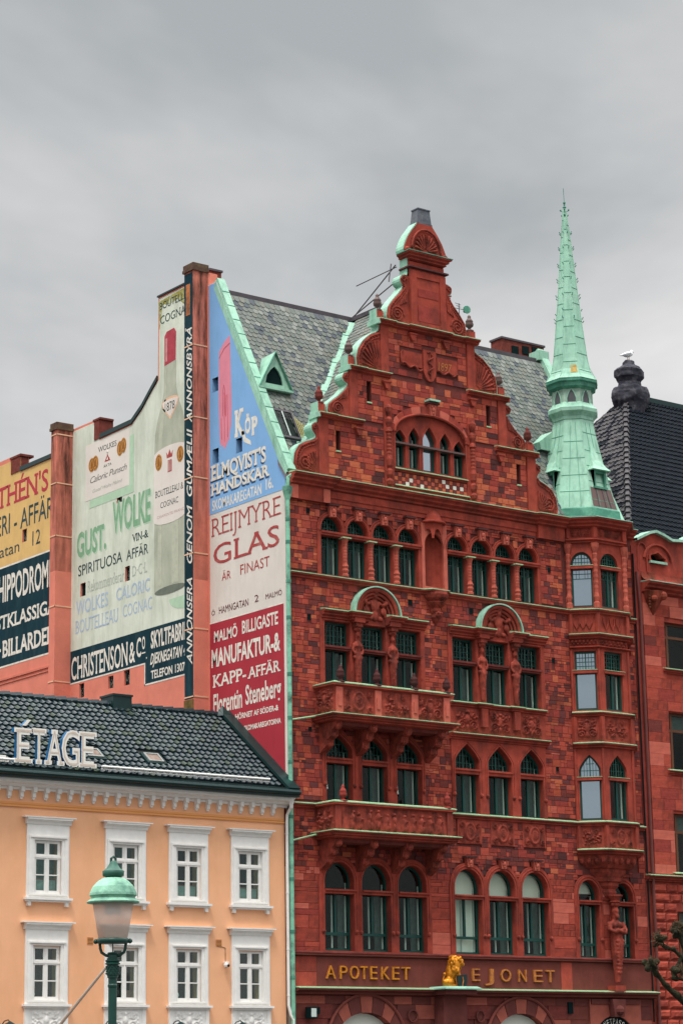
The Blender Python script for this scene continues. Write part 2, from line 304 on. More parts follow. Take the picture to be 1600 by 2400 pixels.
# lettering --------------------------------------------------------
def text_mesh(body, serif=0, bold=0., spacing=1., cap=True):
    cu=bpy.data.curves.new('tmp','FONT'); cu.body=body; cu.size=1; cu.offset=bold; cu.space_character=spacing; cu.resolution_u=3
    o=bpy.data.objects.new('tmp',cu); COL.objects.link(o); me=bpy.data.meshes.new_from_object(o)
    vs=[(v.co.x,v.co.y) for v in me.vertices]; fs=[tuple(p.vertices) for p in me.polygons]
    bpy.data.objects.remove(o); bpy.data.curves.remove(cu); bpy.data.meshes.remove(me)
    return vs,fs
_hv,_=text_mesh('H'); CAPH=max(p[1] for p in _hv)
def text(body, u0,u1,z0,z1, M=None, y=-.004, bold=0., serif=0., shear=0., slope=0., spacing=1., depth=0, vert=False, zr=None, contrast=False):
    """text filling the box u0..u1 with cap height z0..z1; returns MB"""
    vs,fs=text_mesh(body,bold=bold,spacing=spacing)
    if not vs: return MB(M)
    base=-bold; top=CAPH+bold
    slabs=[]
    if serif:
        cnt={}
        for f in fs:
            for i in range(len(f)):
                e=tuple(sorted((f[i],f[(i+1)%len(f)]))); cnt[e]=cnt.get(e,0)+1
        for lev,d in ((base,1),(top,-1)):
            iv=sorted((min(vs[a][0],vs[b][0]),max(vs[a][0],vs[b][0])) for (a,b),n in cnt.items() if n==1 and abs(vs[a][1]-lev)<.012 and abs(vs[b][1]-lev)<.012)
            mg=[]
            for a,b in iv:
                if mg and a<=mg[-1][1]+.01: mg[-1][1]=max(b,mg[-1][1])
                else: mg.append([a,b])
            for a,b in mg:
                if b-a<.03: continue
                t=.07+bold; 
                slabs.append((a-serif,b+serif,lev,lev+d*t))
    xmin=min(p[0] for p in vs); xmax=max(p[0] for p in vs)
    for a,b,_,_ in slabs: xmin=min(xmin,a); xmax=max(xmax,b)
    sx=(u1-u0)/(xmax-xmin); szz=(z1-z0)/(top-base)
    b=MB(M)
    def tr(x,yy,oy=0):
        X=u0+(x-xmin)*sx; Z=z0+(yy-base)*szz
        X+=shear*(Z-z0); Z+=slope*(X-u0)
        return (X, y+oy, Z)
    b.add([tr(px,py) for px,py in vs], fs)
    if depth:
        b2=[tr(px,py) for px,py in vs]; n=len(vs)
        cnt={}
        for f in fs:
            for i in range(len(f)):
                e=(f[i],f[(i+1)%len(f)]); cnt[tuple(sorted(e))]=cnt.get(tuple(sorted(e)),[0,e]); cnt[tuple(sorted(e))][0]+=1
        allv=b2+[(p[0],p[1]+depth,p[2]) for p in b2]
        b.add(allv, [(e[0],e[1],e[1]+n,e[0]+n) for c,e in cnt.values() if c==1], 1)
    for i,(a,c,l0,l1) in enumerate(slabs):
        lo,hi=min(l0,l1),max(l0,l1)
        if depth: b.add([tr(a,lo,-.002),tr(c,lo,-.002),tr(c,hi,-.002),tr(a,hi,-.002),tr(a,lo,depth),tr(c,lo,depth),tr(c,hi,depth),tr(a,hi,depth)],[(0,1,2,3)],0).add([tr(a,lo,-.002),tr(c,lo,-.002),tr(c,hi,-.002),tr(a,hi,-.002),tr(a,lo,depth),tr(c,lo,depth),tr(c,hi,depth),tr(a,hi,depth)],[(0,4,5,1),(1,5,6,2),(2,6,7,3),(3,7,4,0)],1)
        else: b.add([tr(a,lo,-.0015),tr(c,lo,-.0015),tr(c,hi,-.0015),tr(a,hi,-.0015)],[(0,1,2,3)])
    return b
def arc(cx,cz,rx,rz,a0,a1,n): return [(cx+rx*math.cos(a0+(a1-a0)*i/n), cz+rz*math.sin(a0+(a1-a0)*i/n)) for i in range(n+1)]
# opening shapes (centre x, half width, bottom, spring, crown, kind)
def topz(kind, u):
    u=min(1,abs(u))
    if kind=='round': return math.sqrt(max(0,1-u*u))
    if kind=='ogee': return .62*(1-u)+.38*math.sqrt(max(0,1-u*u))
    return 1.0
def opening(cx,a,z0,zs,zt,kind,n=14):
    if kind=='rect': return [(cx-a,z0),(cx+a,z0),(cx+a,zt),(cx-a,zt)]
    pts=[(cx-a,z0),(cx+a,z0)]
    for i in range(n+1):
        u=math.cos(PI*i/n); pts.append((cx+a*u, zs+(zt-zs)*topz(kind,u)))
    return pts
# relief patterns ---------------------------------------------------
def spiral(U,V,cx,cy,R,turns,asp,flip=1):
    dx=(U-cx)*asp; dy=(V-cy); r=np.sqrt(dx*dx+dy*dy); th=np.arctan2(dy,dx*flip)/(2*PI)
    a=R/turns; ph=(r/a-th)%1.0; d=np.abs(ph-.5)*2; h=np.clip(1-d*1.5,0,1)**.6
    return h*np.clip((R-r)/R*8,0,1)
def lump(U,V,cx,cy,rx,ry,asp): 
    q=((U-cx)*asp/rx)**2+((V-cy)/ry)**2; return np.sqrt(np.clip(1-q,0,1))
def pat_scroll(seed):
    def f(U,V,asp):
        r=np.random.RandomState(seed); A=np.abs(U); H=np.zeros_like(U)
        H=np.maximum(H,spiral(A,V,.55,.28,.24,2.2,asp)); H=np.maximum(H,spiral(A,V,.58,.74,.18,1.8,asp,-1)*.9)
        H=np.maximum(H,lump(U,V,0,.55,.13,.24,asp)); H=np.maximum(H,lump(U,V,0,.86,.10,.08,asp)); H=np.maximum(H,.8*lump(U,V,0,.2,.08,.14,asp))
        for k in range(16):
            H=np.maximum(H,r.uniform(.5,1)*lump(A,V,r.uniform(.1,.95),r.uniform(.06,.94),r.uniform(.03,.07),r.uniform(.03,.08),asp))
        return H
    return f
def pat_cartouche(seed):
    def f(U,V,asp):
        A=np.abs(U); H=lump(U,V,0,.5,.30,.36,asp)*.8; ring=lump(U,V,0,.5,.36,.44,asp)-lump(U,V,0,.5,.26,.34,asp)
        H=np.maximum(H*.7,ring*1.3); H=np.maximum(H,spiral(A,V,.72,.2,.15,1.6,asp)); H=np.maximum(H,spiral(A,V,.72,.82,.14,1.6,asp,-1))
        H=np.maximum(H,spiral(U,V,0,.5,.2,2,asp)*.9)
        return np.clip(H,0,1.2)
    return f
def pat_berry(seed):
    def f(U,V,asp):
        r=np.random.RandomState(seed); H=np.zeros_like(U)
        for c in ((-.45,.42),(.5,.38)):
            for k in range(26):
                a=r.uniform(0,6.28); q=r.uniform(0,.22)**.8
                H=np.maximum(H,.95*lump(U,V,c[0]+q*math.cos(a)/asp,c[1]+q*math.sin(a)*1.1,.045,.045,asp))
        H=np.maximum(H,spiral(U,V,-.55,.82,.14,1.6,asp)*.8); H=np.maximum(H,spiral(U,V,.5,.84,.13,1.6,asp)*.8); H=np.maximum(H,.8*lump(U,V,0,.6,.06,.3,asp))
        return H
    return f
def pat_people(n, seed):
    def f(U,V,asp):
        r=np.random.RandomState(seed); H=np.zeros_like(U)
        for k in range(n):
            c=-.93+1.86*(k+.5)/n+r.uniform(-.02,.02); t=r.uniform(.0,.16); ln=r.uniform(-.06,.06)
            H=np.maximum(H,lump(U,V,c+ln/asp,.84-t,.055,.075,asp)); H=np.maximum(H,.95*lump(U+ln*V*.2,V,c+ln/asp*.5,.6-t,.09,.2,asp))
            H=np.maximum(H,.8*lump(U,V,c-.03/asp,.27-t*.5,.06,.28,asp)); H=np.maximum(H,.75*lump(U,V,c+.06/asp,.25-t*.5,.05,.27,asp))
            if r.rand()<.6: H=np.maximum(H,.8*lump(U,V,c+.13/asp,.62-t,.10,.035,asp))
            if r.rand()<.4: H=np.maximum(H,.6*lump(U,V,c+.16/asp,.2,.08,.16,asp))
        return H
    return f
def pat_frieze(n):
    def f(U,V,asp):
        P=((U+1)/2*n); q=(P%1)-.5; H=np.sqrt(np.clip(1-(q/.42)**2-((V-.62)/.30)**2,0,1)); H=np.maximum(H,.8*np.sqrt(np.clip(1-(q/.16)**2-((V-.62)/.14)**2,0,1)))
        q2=((P+.5)%1)-.5; H=np.maximum(H,.9*np.sqrt(np.clip(1-(q2/.35)**2-((V-.16)/.2)**2,0,1))); return H
    return f
def stone_rows(z0,z1,rows,wlo,whi,allowed,half=.35,j=.012):
    """random ashlar: list of (x0,x1,z0,z1)"""
    out=[]; z=z0; pat=[]
    while z<z1-.04:
        h=random.choice(rows); h=min(h,z1-z); 
        if z1-z-h<.05: h=z1-z
        for a,b in allowed(z,z+h):
            x=a
            while x<b-.02:
                w=random.uniform(wlo,whi); w=min(w,b-x)
                if b-x-w<wlo*.45: w=b-x
                if h>.13 and random.random()<half:
                    k=random.choice((.5,.5,.4,.6)); 
                    for za,zb in ((z,z+h*k),(z+h*k,z+h)):
                        if w>.2 and random.random()<.5: c=x+w*random.uniform(.35,.65); out+= [(x,c,za,zb),(c,x+w,za,zb)]
                        else: out.append((x,x+w,za,zb))
                else: out.append((x,x+w,z,z+h))
                x+=w
        z+=h
    return [(a+j/2,b-j/2,c+j/2,d-j/2) for a,b,c,d in out if b-a>j*2 and d-c>j*2]
_cube={}
def cube_mesh(name, material):
    k=(name,material.name)
    if k not in _cube:
        b=MB().box(0,1,0,1,0,1); me=bpy.data.meshes.new(name); me.from_pydata(b.v,[],b.f); me.materials.append(material); _cube[k]=me
    return _cube[k]
def place_blocks(blocks, name, parent, M=None, y0=0., y1=.05, weights=None, mats=STONE, limit=300, key=None, nameafter=None, jit=.008):
    """the largest as objects of their own, the rest joined"""
    idx=list(range(len(mats))); items=[]
    for bl in blocks:
        w=weights(bl) if callable(weights) else weights
        items.append((bl, random.choices(idx,w)[0], y0-random.uniform(0,jit)))
    items.sort(key=(lambda t:-key(t[0])) if key else (lambda t:-(t[0][1]-t[0][0])*(t[0][3]-t[0][2])))
    A=M if M is not None else Matrix.Identity(4)
    for bl,mi,yy in items[:limit]:
        o=bpy.data.objects.new(name,cube_mesh(name,mats[mi])); COL.objects.link(o); o.parent=parent
        T=A@Matrix.Translation((bl[0],yy,bl[2]))@Matrix.Diagonal((bl[1]-bl[0],y1-yy,bl[3]-bl[2],1))
        o.matrix_parent_inverse=Matrix.Translation(-parent.location) if parent.type=='EMPTY' else Matrix.Identity(4)
        o.matrix_basis=T
    if len(items)>limit:
        b=MB(M)
        for bl,mi,yy in items[limit:]: b.box(bl[0],bl[1],yy,y1,bl[2],bl[3],mi)
        b.build(nameafter or name+'_work', mats, parent, kind='stuff')
def subtract(iv, cuts):
    for c0,c1 in cuts:
        nv=[]
        for a,b in iv:
            if c1<=a or c0>=b: nv.append((a,b)); continue
            if c0>a: nv.append((a,c0))
            if c1<b: nv.append((c1,b))
        iv=nv
    return [(a,b) for a,b in iv if b-a>.03]
# ---- moulding profiles (out, z)
def corn(z, d, h, steps=3):
    """stepped cornice, top at z, projecting d, height h"""
    p=[(0.0,z-h)]
    for i in range(steps):
        t=(i+1)/steps; p+= [(d*t*.9+.02, z-h+h*(i+.35)/steps),(d*t, z-h+h*(i+.9)/steps)]
    p+=[(d,z),(0,z+.0)]
    q=[(-.1,z-h)]+p[:-1]+[(-.1,z)]
    return q
def cap_sheet(z, d, t=.035, lip=.03): return [(-.02,z+.003),(d+.010,z+.003),(d+.012,z-.012),(d+.024,z-.012),(d+.024,z+t*.45),(-.02,z+t+.03)]
# ================================================================== RED SANDSTONE CORNER HOUSE
B = thing('corner_building', (7,2,0), 'ornate red sandstone corner house with stepped curly gable, balconies and green copper spire', 'building')
XC = 5.60; BW0, BW1 = 0.0, 14.2
# ---- openings of the flat front:  (cx, half width, sill, spring, crown, kind)
g4 = [(1.615+i*.995,.40,16.80,18.20,18.64,'round') for i in range(4)] + [(6.56+i*.995,.40,16.80,18.20,18.64,'round') for i in range(4)]
g3 = [(c,.48,13.36,15.38,15.38,'rect') for c in (1.78,3.15,4.50,6.74,8.08,9.44)]
g2 = [(c,.485,9.86,11.48,z,'ogee') for c,z in ((1.78,11.95),(3.10,11.95),(4.43,11.95),(6.73,12.03),(8.06,12.03),(9.38,12.03))]
g1 = [(c,.54,5.60,7.60,8.17,'round') for c in (1.70,3.07,4.44,6.63,7.99,9.35)]
g1b= [(11.62,.44,5.56,7.55,8.02,'round'),(13.12,.42,5.56,7.5,7.97,'round')]
ALLW = g4+g3+g2+g1+g1b
NICHE=(5.62,.40,16.9,18.2,18.75,'round')
arches=[(2.6,1.43,2.9,4.30),(8.59,1.42,2.9,4.27)]
def outer(w, mg, top=None): 
    cx,a,z0,zs,zt,k=w; return (cx, a+mg, z0, zs, zt+(mg if top is None else top), k)
def ext_int(w, za, zb):
    cx,a,z0,zs,zt,k=w
    if zb<=z0 or za>=zt: return None
    zz=max(za,z0)
    if zz<=zs or k=='rect': return (cx-a,cx+a)
    if k=='round': u=math.sqrt(max(0,1-((zz-zs)/(zt-zs))**2))
    else: u=1-max(0,(zz-zs)/(zt-zs))*.85
    return (cx-a*u,cx+a*u)
# ---- backing wall
bb=MB()
holes=[opening(cx,a+.05,z0-.02,zs,zt+.05,k) for cx,a,z0,zs,zt,k in ALLW]+[opening(*NICHE)]
holes+=[opening(c,w*.78,0.2,3.0,3.86,'round') for c,w,_,_ in arches]+[opening(12.55,.95,.2,2.9,3.78,'round'),opening(5.9,.7,.2,2.6,3.3,'round')]
bb.plate([(BW0,0),(BW1,0),(BW1,19.5),(BW0,19.5)],holes,.03,.48)
bb.box(BW0+.33,BW0+.6,.48,4.2,0,19.6);
wall=bb.build('front_wall',mortar,B)
db=MB(); db.box(.5,14.0,1.3,1.35,0,19.6); db.build('room_interior',dark,B)
MB().box(BW1-.35,BW1,.5,7.4,0,19.9).build('party_wall',mortar,B)
MB().box(0.02,14.2,7.2,7.4,0,19.8).build('rear_wall',brick_m,B)
# ---- ashlar of the storeys
surr=[outer(w,.17) for w in g4]+[outer(w,.20) for w in g3]+[outer(w,.16,.30) for w in g2]+[outer(w,.21) for w in g1+g1b]
def groupspan(gr,m): return (gr[0][0]-gr[0][1]-m, gr[-1][0]+gr[-1][1]+m)
solid=[]   # rectangles fully dressed (x0,x1,z0,z1)
for gr,m,zt in ((g4[:4],.12,18.2),(g4[4:],.12,18.2),(g3[:3],.16,15.7),(g3[3:],.16,15.7),(g2[:3],.14,11.5),(g2[3:],.14,12.32),(g1[:3],.18,7.5),(g1[3:],.18,7.5)):
    a,b=groupspan(gr,m); solid.append((a,b,gr[0][2]-.05,zt))
solid+= [(5.14,6.14,16.74,19.0),(6.12,10.06,12.3,13.35),(6.2,7.26,8.95,9.8),(7.6,8.6,8.95,9.8),(8.94,9.96,8.95,9.8),(11.2,13.92,8.4,19.8),(11.0,11.22,16.7,19.8)]
solid+= [(2.3,4.12,15.6,16.1),(7.25,9.07,15.6,16.1)]
vents=[(.70,18.65,.13),(4.56,16.22,.17),(.68,15.35,.15),(.68,12.0,.13),(7.02,16.20,.17),(10.42,17.95,.13),(10.45,14.95,.13),(10.45,11.45,.13),(7.1,9.0,0)]
def allowed_front(za,zb):
    iv=[(BW0+.02,BW1-.02)]; cuts=[]
    for w in surr:
        e=ext_int(w,za+.01,zb-.01)
        if e: cuts.append((e[0]+.05,e[1]-.05))
    for x0,x1,z0,z1 in solid:
        if zb>z0+.02 and za<z1-.02: cuts.append((x0+.03,x1-.03))
    for t0,t1,zc,R in ((2.35,4.06,15.72,.93),(7.30,9.02,15.72,.93)):
        if zb>zc-.1 and za<zc+R-.04:
            q=math.sqrt(max(0,R*R-(max(za,zc)-zc)**2)); c=(t0+t1)/2; cuts.append((c-q+.05,c+q-.05))
    for x,z,s in vents:
        if s and zb>z-.02 and za<z+s-.02: cuts.append((x,x+s))
    return subtract(iv,cuts)
blk=[]
for za,zb in ((16.86,19.06),(13.0,16.66),(9.95,13.0),(8.0,9.75)):
    blk+=stone_rows(za,zb,[.13,.15,.17,.24],.13,.38,allowed_front,.35)
wts=lambda b: (3.2,8,8,3.2,6,3.5,3,.7) if b[3]>9.8 else (1.5,6,8,1.5,8,5,2,1.6)
place_blocks(blk,'stone',B,weights=wts,limit=300,nameafter='stone_work')
# the first storey: bigger, smoother blocks
big=[]
def allowed1(za,zb):
    iv=[(BW0+.02,BW1-.02)]; cuts=[]
    for w in [outer(q,.21) for q in g1+g1b]:
        e=ext_int(w,za+.01,zb-.01)
        if e: cuts.append((e[0]+.05,e[1]-.05))
    return subtract(iv,cuts)
big+=stone_rows(5.55,7.4,[.30,.34,.38],.45,1.1,allowed1,.12)+stone_rows(7.4,8.0,[.2,.26],.2,.6,allowed1,.3)
place_blocks(big,'ashlar_block',B,weights=(0.6,3,1.4,1.4),mats=[STONE[2],dressed,STONE[1],lightdress],limit=300)
# vent recesses
for x,z,s in vents:
    if s: MB().box(x,x+s,.01,.028,z,z+s).build('vent_opening',hole,B)
# ---- dressed surrounds
def group_plate(gr, m, mat_, z0, y0, y1, rect_top=None, mt=None, name='window_surround'):
    mt = m if mt is None else mt
    a,b=groupspan(gr,m); 
    if rect_top is not None: outl=[(a,z0),(b,z0),(b,rect_top),(a,rect_top)]
    else:
        zsp=min(g[3] for g in gr); xs=[a+(b-a)*i/90 for i in range(91)]
        top=[]
        for x in xs:
            z=zsp
            for cx,ha,_,zs,zt,k in gr:
                u=(x-cx)/(ha+m)
                if abs(u)<=1: z=max(z, zs+(zt+mt-zs)*topz(k,u))
            top.append((x,z))
        outl=[(a,z0),(b,z0)]+top[::-1]
        outl=[(a,z0),(b,z0),(b,zsp)]+top[::-1][1:-1]+[(a,zsp)]
    o=MB().plate(outl,[opening(*g) for g in gr],y0,y1).build(name,mat_,B)
    return o
for gr in (g4[:4],g4[4:]): group_plate(gr,.13,dressed,16.76,-.035,.2)
for gr in (g3[:3],g3[3:]): group_plate(gr,.17,dressed,13.3,-.035,.2,rect_top=15.66)
group_plate(g2[:3],.14,dressed,9.84,-.035,.2,mt=.26); group_plate(g2[3:],.14,dressed,9.84,-.035,.2,rect_top=12.2)
for gr in (g1[:3],g1[3:]): group_plate(gr,.19,dressed,5.56,-.035,.2)
for w in g1b: group_plate([w],.17,dressed,5.56,-.03,.2)
# roll mouldings round the openings (proud archivolts)
def archivolt(w, r, y, off, name='archivolt', zfrom=None):
    cx,a,z0,zs,zt,k=w; z0=zfrom or z0; pts=[(cx-a-off,y,z0)]
    for i in range(17):
        u=-math.cos(PI*i/16); pts.append((cx+(a+off)*u, y, zs+(zt+off-zs)*topz(k,u)))
    pts.append((cx+a+off,y,z0)); return pts
for w in g4: MB().tube(archivolt(w,0,-.04,.045,zfrom=18.15),.028,5).tube(archivolt(w,0,-.035,.12,zfrom=18.15),.02,5).build('archivolt',dressed,B)
for w in g2+g1+g1b: 
    zf={11.48:10.5,7.60:6.2}.get(w[3],6.2)
    av=MB().tube(archivolt(w,0,-.03,.03,zfrom=zf),.035,5).tube(archivolt(w,0,-.04,.10,zfrom=zf),.022,5).build('archivolt',dressed,B)
    for sgn in (-1,1): MB().ball((w[0]+sgn*(w[1]+.06),-.05,{11.48:10.45,7.60:6.15}.get(w[3],6.15)),.07,seg=6,rings=4).build('label_stop',carved,av)
for w in g3: MB().tube(archivolt(w,0,-.03,.035,zfrom=13.9),.03,5).build('archivolt',dressed,B)
# transoms
def transom(x0,x1,z,h=.10,d=.10,yb=.2,copper=False,name='transom'):
    o=MB().box(x0,x1,-.0,yb,z,z+h*.5).box(x0,x1,-d,yb,z+h*.5,z+h*.8).box(x0,x1,-d-.03,yb,z+h*.8,z+h).build(name,dressed,B)
for gr in (g4[:4],g4[4:]):
    a,b=groupspan(gr,0); MB().box(a,b+.12,-.09,.19,18.09,18.15).box(a,b+.12,-.06,.19,18.02,18.09).build('transom',dressed,B)
for w in g3: MB().box(w[0]-w[1],w[0]+w[1]+.06,-.06,.19,14.58,14.64).box(w[0]-w[1],w[0]+w[1],-.02,.19,14.52,14.58).build('transom',STONE[4],B)
for w in g2: MB().box(w[0]-w[1],w[0]+w[1]+.06,-.07,.19,11.2,11.26).box(w[0]-w[1],w[0]+w[1],-.03,.19,11.1,11.2).build('transom',dressed,B)
for w in g1+g1b: MB().box(w[0]-w[1],w[0]+w[1]+.08,-.11,.19,7.33,7.38).box(w[0]-w[1],w[0]+w[1]+.03,-.06,.19,7.25,7.33).build('transom',dressed,B)
# keystones with little masks
def keystone(cx,z0,z1,w0=.20,w1=.27,d=.13):
    k=MB().prism([(cx-w0/2,z0),(cx+w0/2,z0),(cx+w1/2,z1-.06),(cx-w1/2,z1-.06)],-d,.0).build('keystone',lightdress,B)
    MB().box(cx-w1/2-.07,cx+w1/2+.07,-d-.07,0,z1-.06,z1).build('keystone_cap',STONE[7],k)
    m=MB()
    m.ball((cx,-d,z0+(z1-z0)*.45),.07,seg=8,rings=5,sz=1.3).ball((cx-.06,-d,z0+(z1-z0)*.68),.045,seg=6,rings=4).ball((cx+.06,-d,z0+(z1-z0)*.68),.045,seg=6,rings=4).ball((cx,-d-.05,z0+(z1-z0)*.4),.025,seg=5,rings=3).ball((cx,-d-.01,z0+(z1-z0)*.18),.045,seg=6,rings=4)
    m.build('mask_carving',lightdress,k)
for w in g4: keystone(w[0]+.02,18.60,19.0)
for w in g1[3:]: keystone(w[0]+.03,8.22,8.56,.18,.30,.14)
# ---- strings, cornices with copper on top
def course(z,d,h,path,name='string_course',m=dressed,steps=2,copper=mintl,t=.03):
    MB().sweep(path,corn(z,d,h,steps)).build(name,m,B)
    if copper: MB().sweep(path,cap_sheet(z,d,t)).build('copper_flashing',copper,B)
BAY=[(11.25,0.0),(11.90,-.65),(13.20,-.65),(13.85,0.0)]
def withbay(d=0): return [(BW0,0)]+BAY+[(BW1,0)]
course(16.74,.13,.16,[(BW0,0),(5.18,0),(5.35,-.22),(5.88,-.22),(6.08,0)]+BAY+[(BW1,0)])
course(9.83,.12,.14,[(BW0,0),(.9,0)],t=.02)
course(9.83,.12,.14,[(5.5,0)]+BAY+[(BW1,0)])
course(5.53,.10,.10,[(BW0,0),(BW1,0)],m=plasterbrown,copper=STONE[4],steps=1)
course(4.52,.30,.20,[(BW0,0),(BW1+.1,0)],m=plasterbrown)
# entablature + main cornice
MB().box(BW0,11.2,-.03,.4,19.06,19.2).build('architrave',dressed,B)
MB().box(BW0,11.2,-.06,.4,19.2,19.42).build('frieze',dressed,B)
course(19.76,.34,.34,[(BW0,-.12),(1.5,-.12),(1.58,0),(9.9,0),(9.98,-.12),(11.1,-.12)],name='main_cornice',steps=3)
for a,b in ((BW0,1.52),(9.95,11.1)): MB().box(a,b,-.14,.3,19.0,19.43).build('cornice_break',dressed,B)
for a,b in ((0.02,.3),(1.25,1.5)): MB().box(a,b,-.17,-.139,19.0,19.42).build('frieze_panel',lightdress,B)
# ---- windows
def window_kit(name, a, h, spr, kind, tz, lower=2, bars='grid', rail=None, top_bars_low=False, paneM=gls, white=True):
    """returns builder(cx,z0,frame_matrix or None). local origin: centre bottom, y=0 front of frame"""
    cache={}
    fr=.065; 
    def meshes():
        if cache: return cache
        f=MB(); outl=opening(0,a+.015,0,spr,h+.015,kind)
        hl=[]; lo=.07; low_top=tz-.05
        zr=[(lo,low_top)] if rail is None else [(lo,rail-.04),(rail+.04,low_top)]
        panes=[]
        for i,(za,zb) in enumerate(zr):
            if lower==2 and not(rail and i==0):
                for x0,x1 in ((-a+fr,-.035),(.035,a-fr)): hl.append([(x0,za),(x1,za),(x1,zb),(x0,zb)]); panes.append(hl[-1])
            else: hl.append([(-a+fr,za),(a-fr,za),(a-fr,zb),(-a+fr,zb)]); panes.append(hl[-1])
        uz=tz+.06
        if kind=='rect': up=[(-a+fr,uz),(a-fr,uz),(a-fr,h-fr),(-a+fr,h-fr)]
        else: up=opening(0,a-fr,uz,spr,h-fr,kind)
        hl.append(up); panes.append(up)
        f.plate(outl,hl,0,.07); 
        # a small sill bead and transom bead
        f.box(-a+.02,a-.02,-.03,.0,tz-.03,tz+.03); f.box(-a,a,-.03,0,0,.05)
        cache['frame']=f
        cache['panes']=[MB().plate(p,[],.03,.036) for p in panes]
        bm=MB()
        if bars:
            nb=5
            for i in range(1,nb+1):
                x=-a+fr+(2*a-2*fr)*i/(nb+1); zt=(h-fr) if kind=='rect' else spr+(h-fr-spr)*topz(kind,x/(a-fr))
                r=.018 if i==3 else .008
                bm.box(x-r,x+r,.0,.03,uz,zt-.01)
            nz=4 if kind=='rect' else 3
            for j in range(1,nz):
                z=uz+(h-fr-uz)*j/nz
                if z<=spr or kind=='rect': hw=a-fr
                else: 
                    t=(z-spr)/(h-fr-spr); hw=(a-fr)*(math.sqrt(max(0,1-t*t)) if kind=='round' else max(.05,1-t))
                bm.box(-hw,hw,.002,.028,z-.008,z+.008)
            if top_bars_low:
                for i in range(1,6):
                    if i==3: continue
                    x=-a+fr+(2*a-2*fr)*i/6; bm.box(x-.007,x+.007,.002,.028,low_top-.32,low_top)
                for k in (.16,.32): bm.box(-a+fr,a-fr,.004,.026,low_top-k-.008,low_top-k+.008)
        cache['bars']=bm if bm.v else None
        if white:
            w=MB(); zt=tz-.1
            for x in ((-.06,a-.10) if white=='double' else (a-.11,)): w.box(x-.015,x+.025,.10,.14,.1,zt)
            if kind!='rect' : w.box(a-.10,a-.07,.10,.13,uz,spr)
            else: w.box(a-.11,a-.085,.10,.13,uz,h-.1)
            cache['inner']=w
        cu=MB(); n=8
        x0,x1=a*.48,a-.03
        for i in range(n):
            u0=x0+(x1-x0)*i/n; u1=x0+(x1-x0)*(i+1)/n; ya=.26+.03*(i%2); yb=.26+.03*((i+1)%2)
            cu.quad((u0,ya,.05),(u1,yb,.05),(u1,yb,tz-.05),(u0,ya,tz-.05))
        cache['curtain']=cu
        ca2={}
        for k,v in cache.items():
            mm={'frame':green,'bars':greenm,'inner':inner,'curtain':curtain,'panes':paneM}[k]
            def mk(b,nm,mm=mm):
                me=bpy.data.meshes.new(nm); me.from_pydata(b.v,[],b.f); me.materials.append(mm); return me
            ca2[k]=[mk(x,'pane') for x in v] if k=='panes' else (mk(v,{'frame':'window','bars':'glazing_bars','inner':'inner_frame','curtain':'curtain'}[k]) if v else None)
        cache.clear(); cache.update(ca2); return cache
    def place(cx,z0,M=None,y=.18,curt=True,parent=None,blindz=None,xtra=None):
        c=meshes(); A=(M or Matrix.Identity(4))@Matrix.Translation((cx,y,z0))
        w=bpy.data.objects.new('window',c['frame']); COL.objects.link(w); w.parent=parent or B; w.matrix_parent_inverse=Matrix.Translation(-w.parent.location); w.matrix_basis=A
        def sub(nm,me):
            o=bpy.data.objects.new(nm,me); COL.objects.link(o); o.parent=w; return o
        for p in c['panes']: sub('pane',p)
        if c.get('bars'): sub('glazing_bars',c['bars'])
        if c.get('inner'): sub('inner_frame',c['inner'])
        if curt and c.get('curtain'): sub('curtain',c['curtain'])
        if blindz:
            for za,zb in blindz:
                if zb>spr and kind!='rect': b=MB().plate(opening(0,a-.02,za,spr,h-.02,kind),[],.15,.158)
                else: b=MB().box(-a+.02,a-.02,.15,.158,za,zb)
                me=bpy.data.meshes.new('blind'); me.from_pydata(b.v,[],b.f); me.materials.append(blind); sub('blind',me)
        return w
    return place
W4=window_kit('w4',.40,1.84,1.40,'round',1.28,top_bars_low=True)
for i,w in enumerate(g4): W4(w[0],w[2],curt=(i!=3))
W3=window_kit('w3',.48,2.02,2.02,'rect',1.19,bars='grid')
for i,w in enumerate(g3): W3(w[0],w[2],curt=(i in (0,3,4)))
W2=window_kit('w2',.485,2.12,1.62,'ogee',1.32)
for i,w in enumerate(g2): W2(w[0],w[2],curt=True)
W1=window_kit('w1',.54,2.57,2.0,'round',1.72,bars=None,rail=.5,white='double')
for i,w in enumerate(g1):
    bz=None
    if i==3: bz=[(1.8,2.6),(.05,1.68)]
    if i in(4,5): bz=[(1.8,2.6)]
    W1(w[0],w[2],curt=(i!=3),blindz=bz)
W1b=window_kit('w1b',.44,2.46,1.99,'round',1.74,bars=None,rail=.45,white='double'); W1b(11.62,5.56,blindz=[(2.05,2.5)]); 
W1c=window_kit('w1c',.42,2.41,1.94,'round',1.74,bars=None,rail=.45,white='double'); W1c(13.12,5.56)
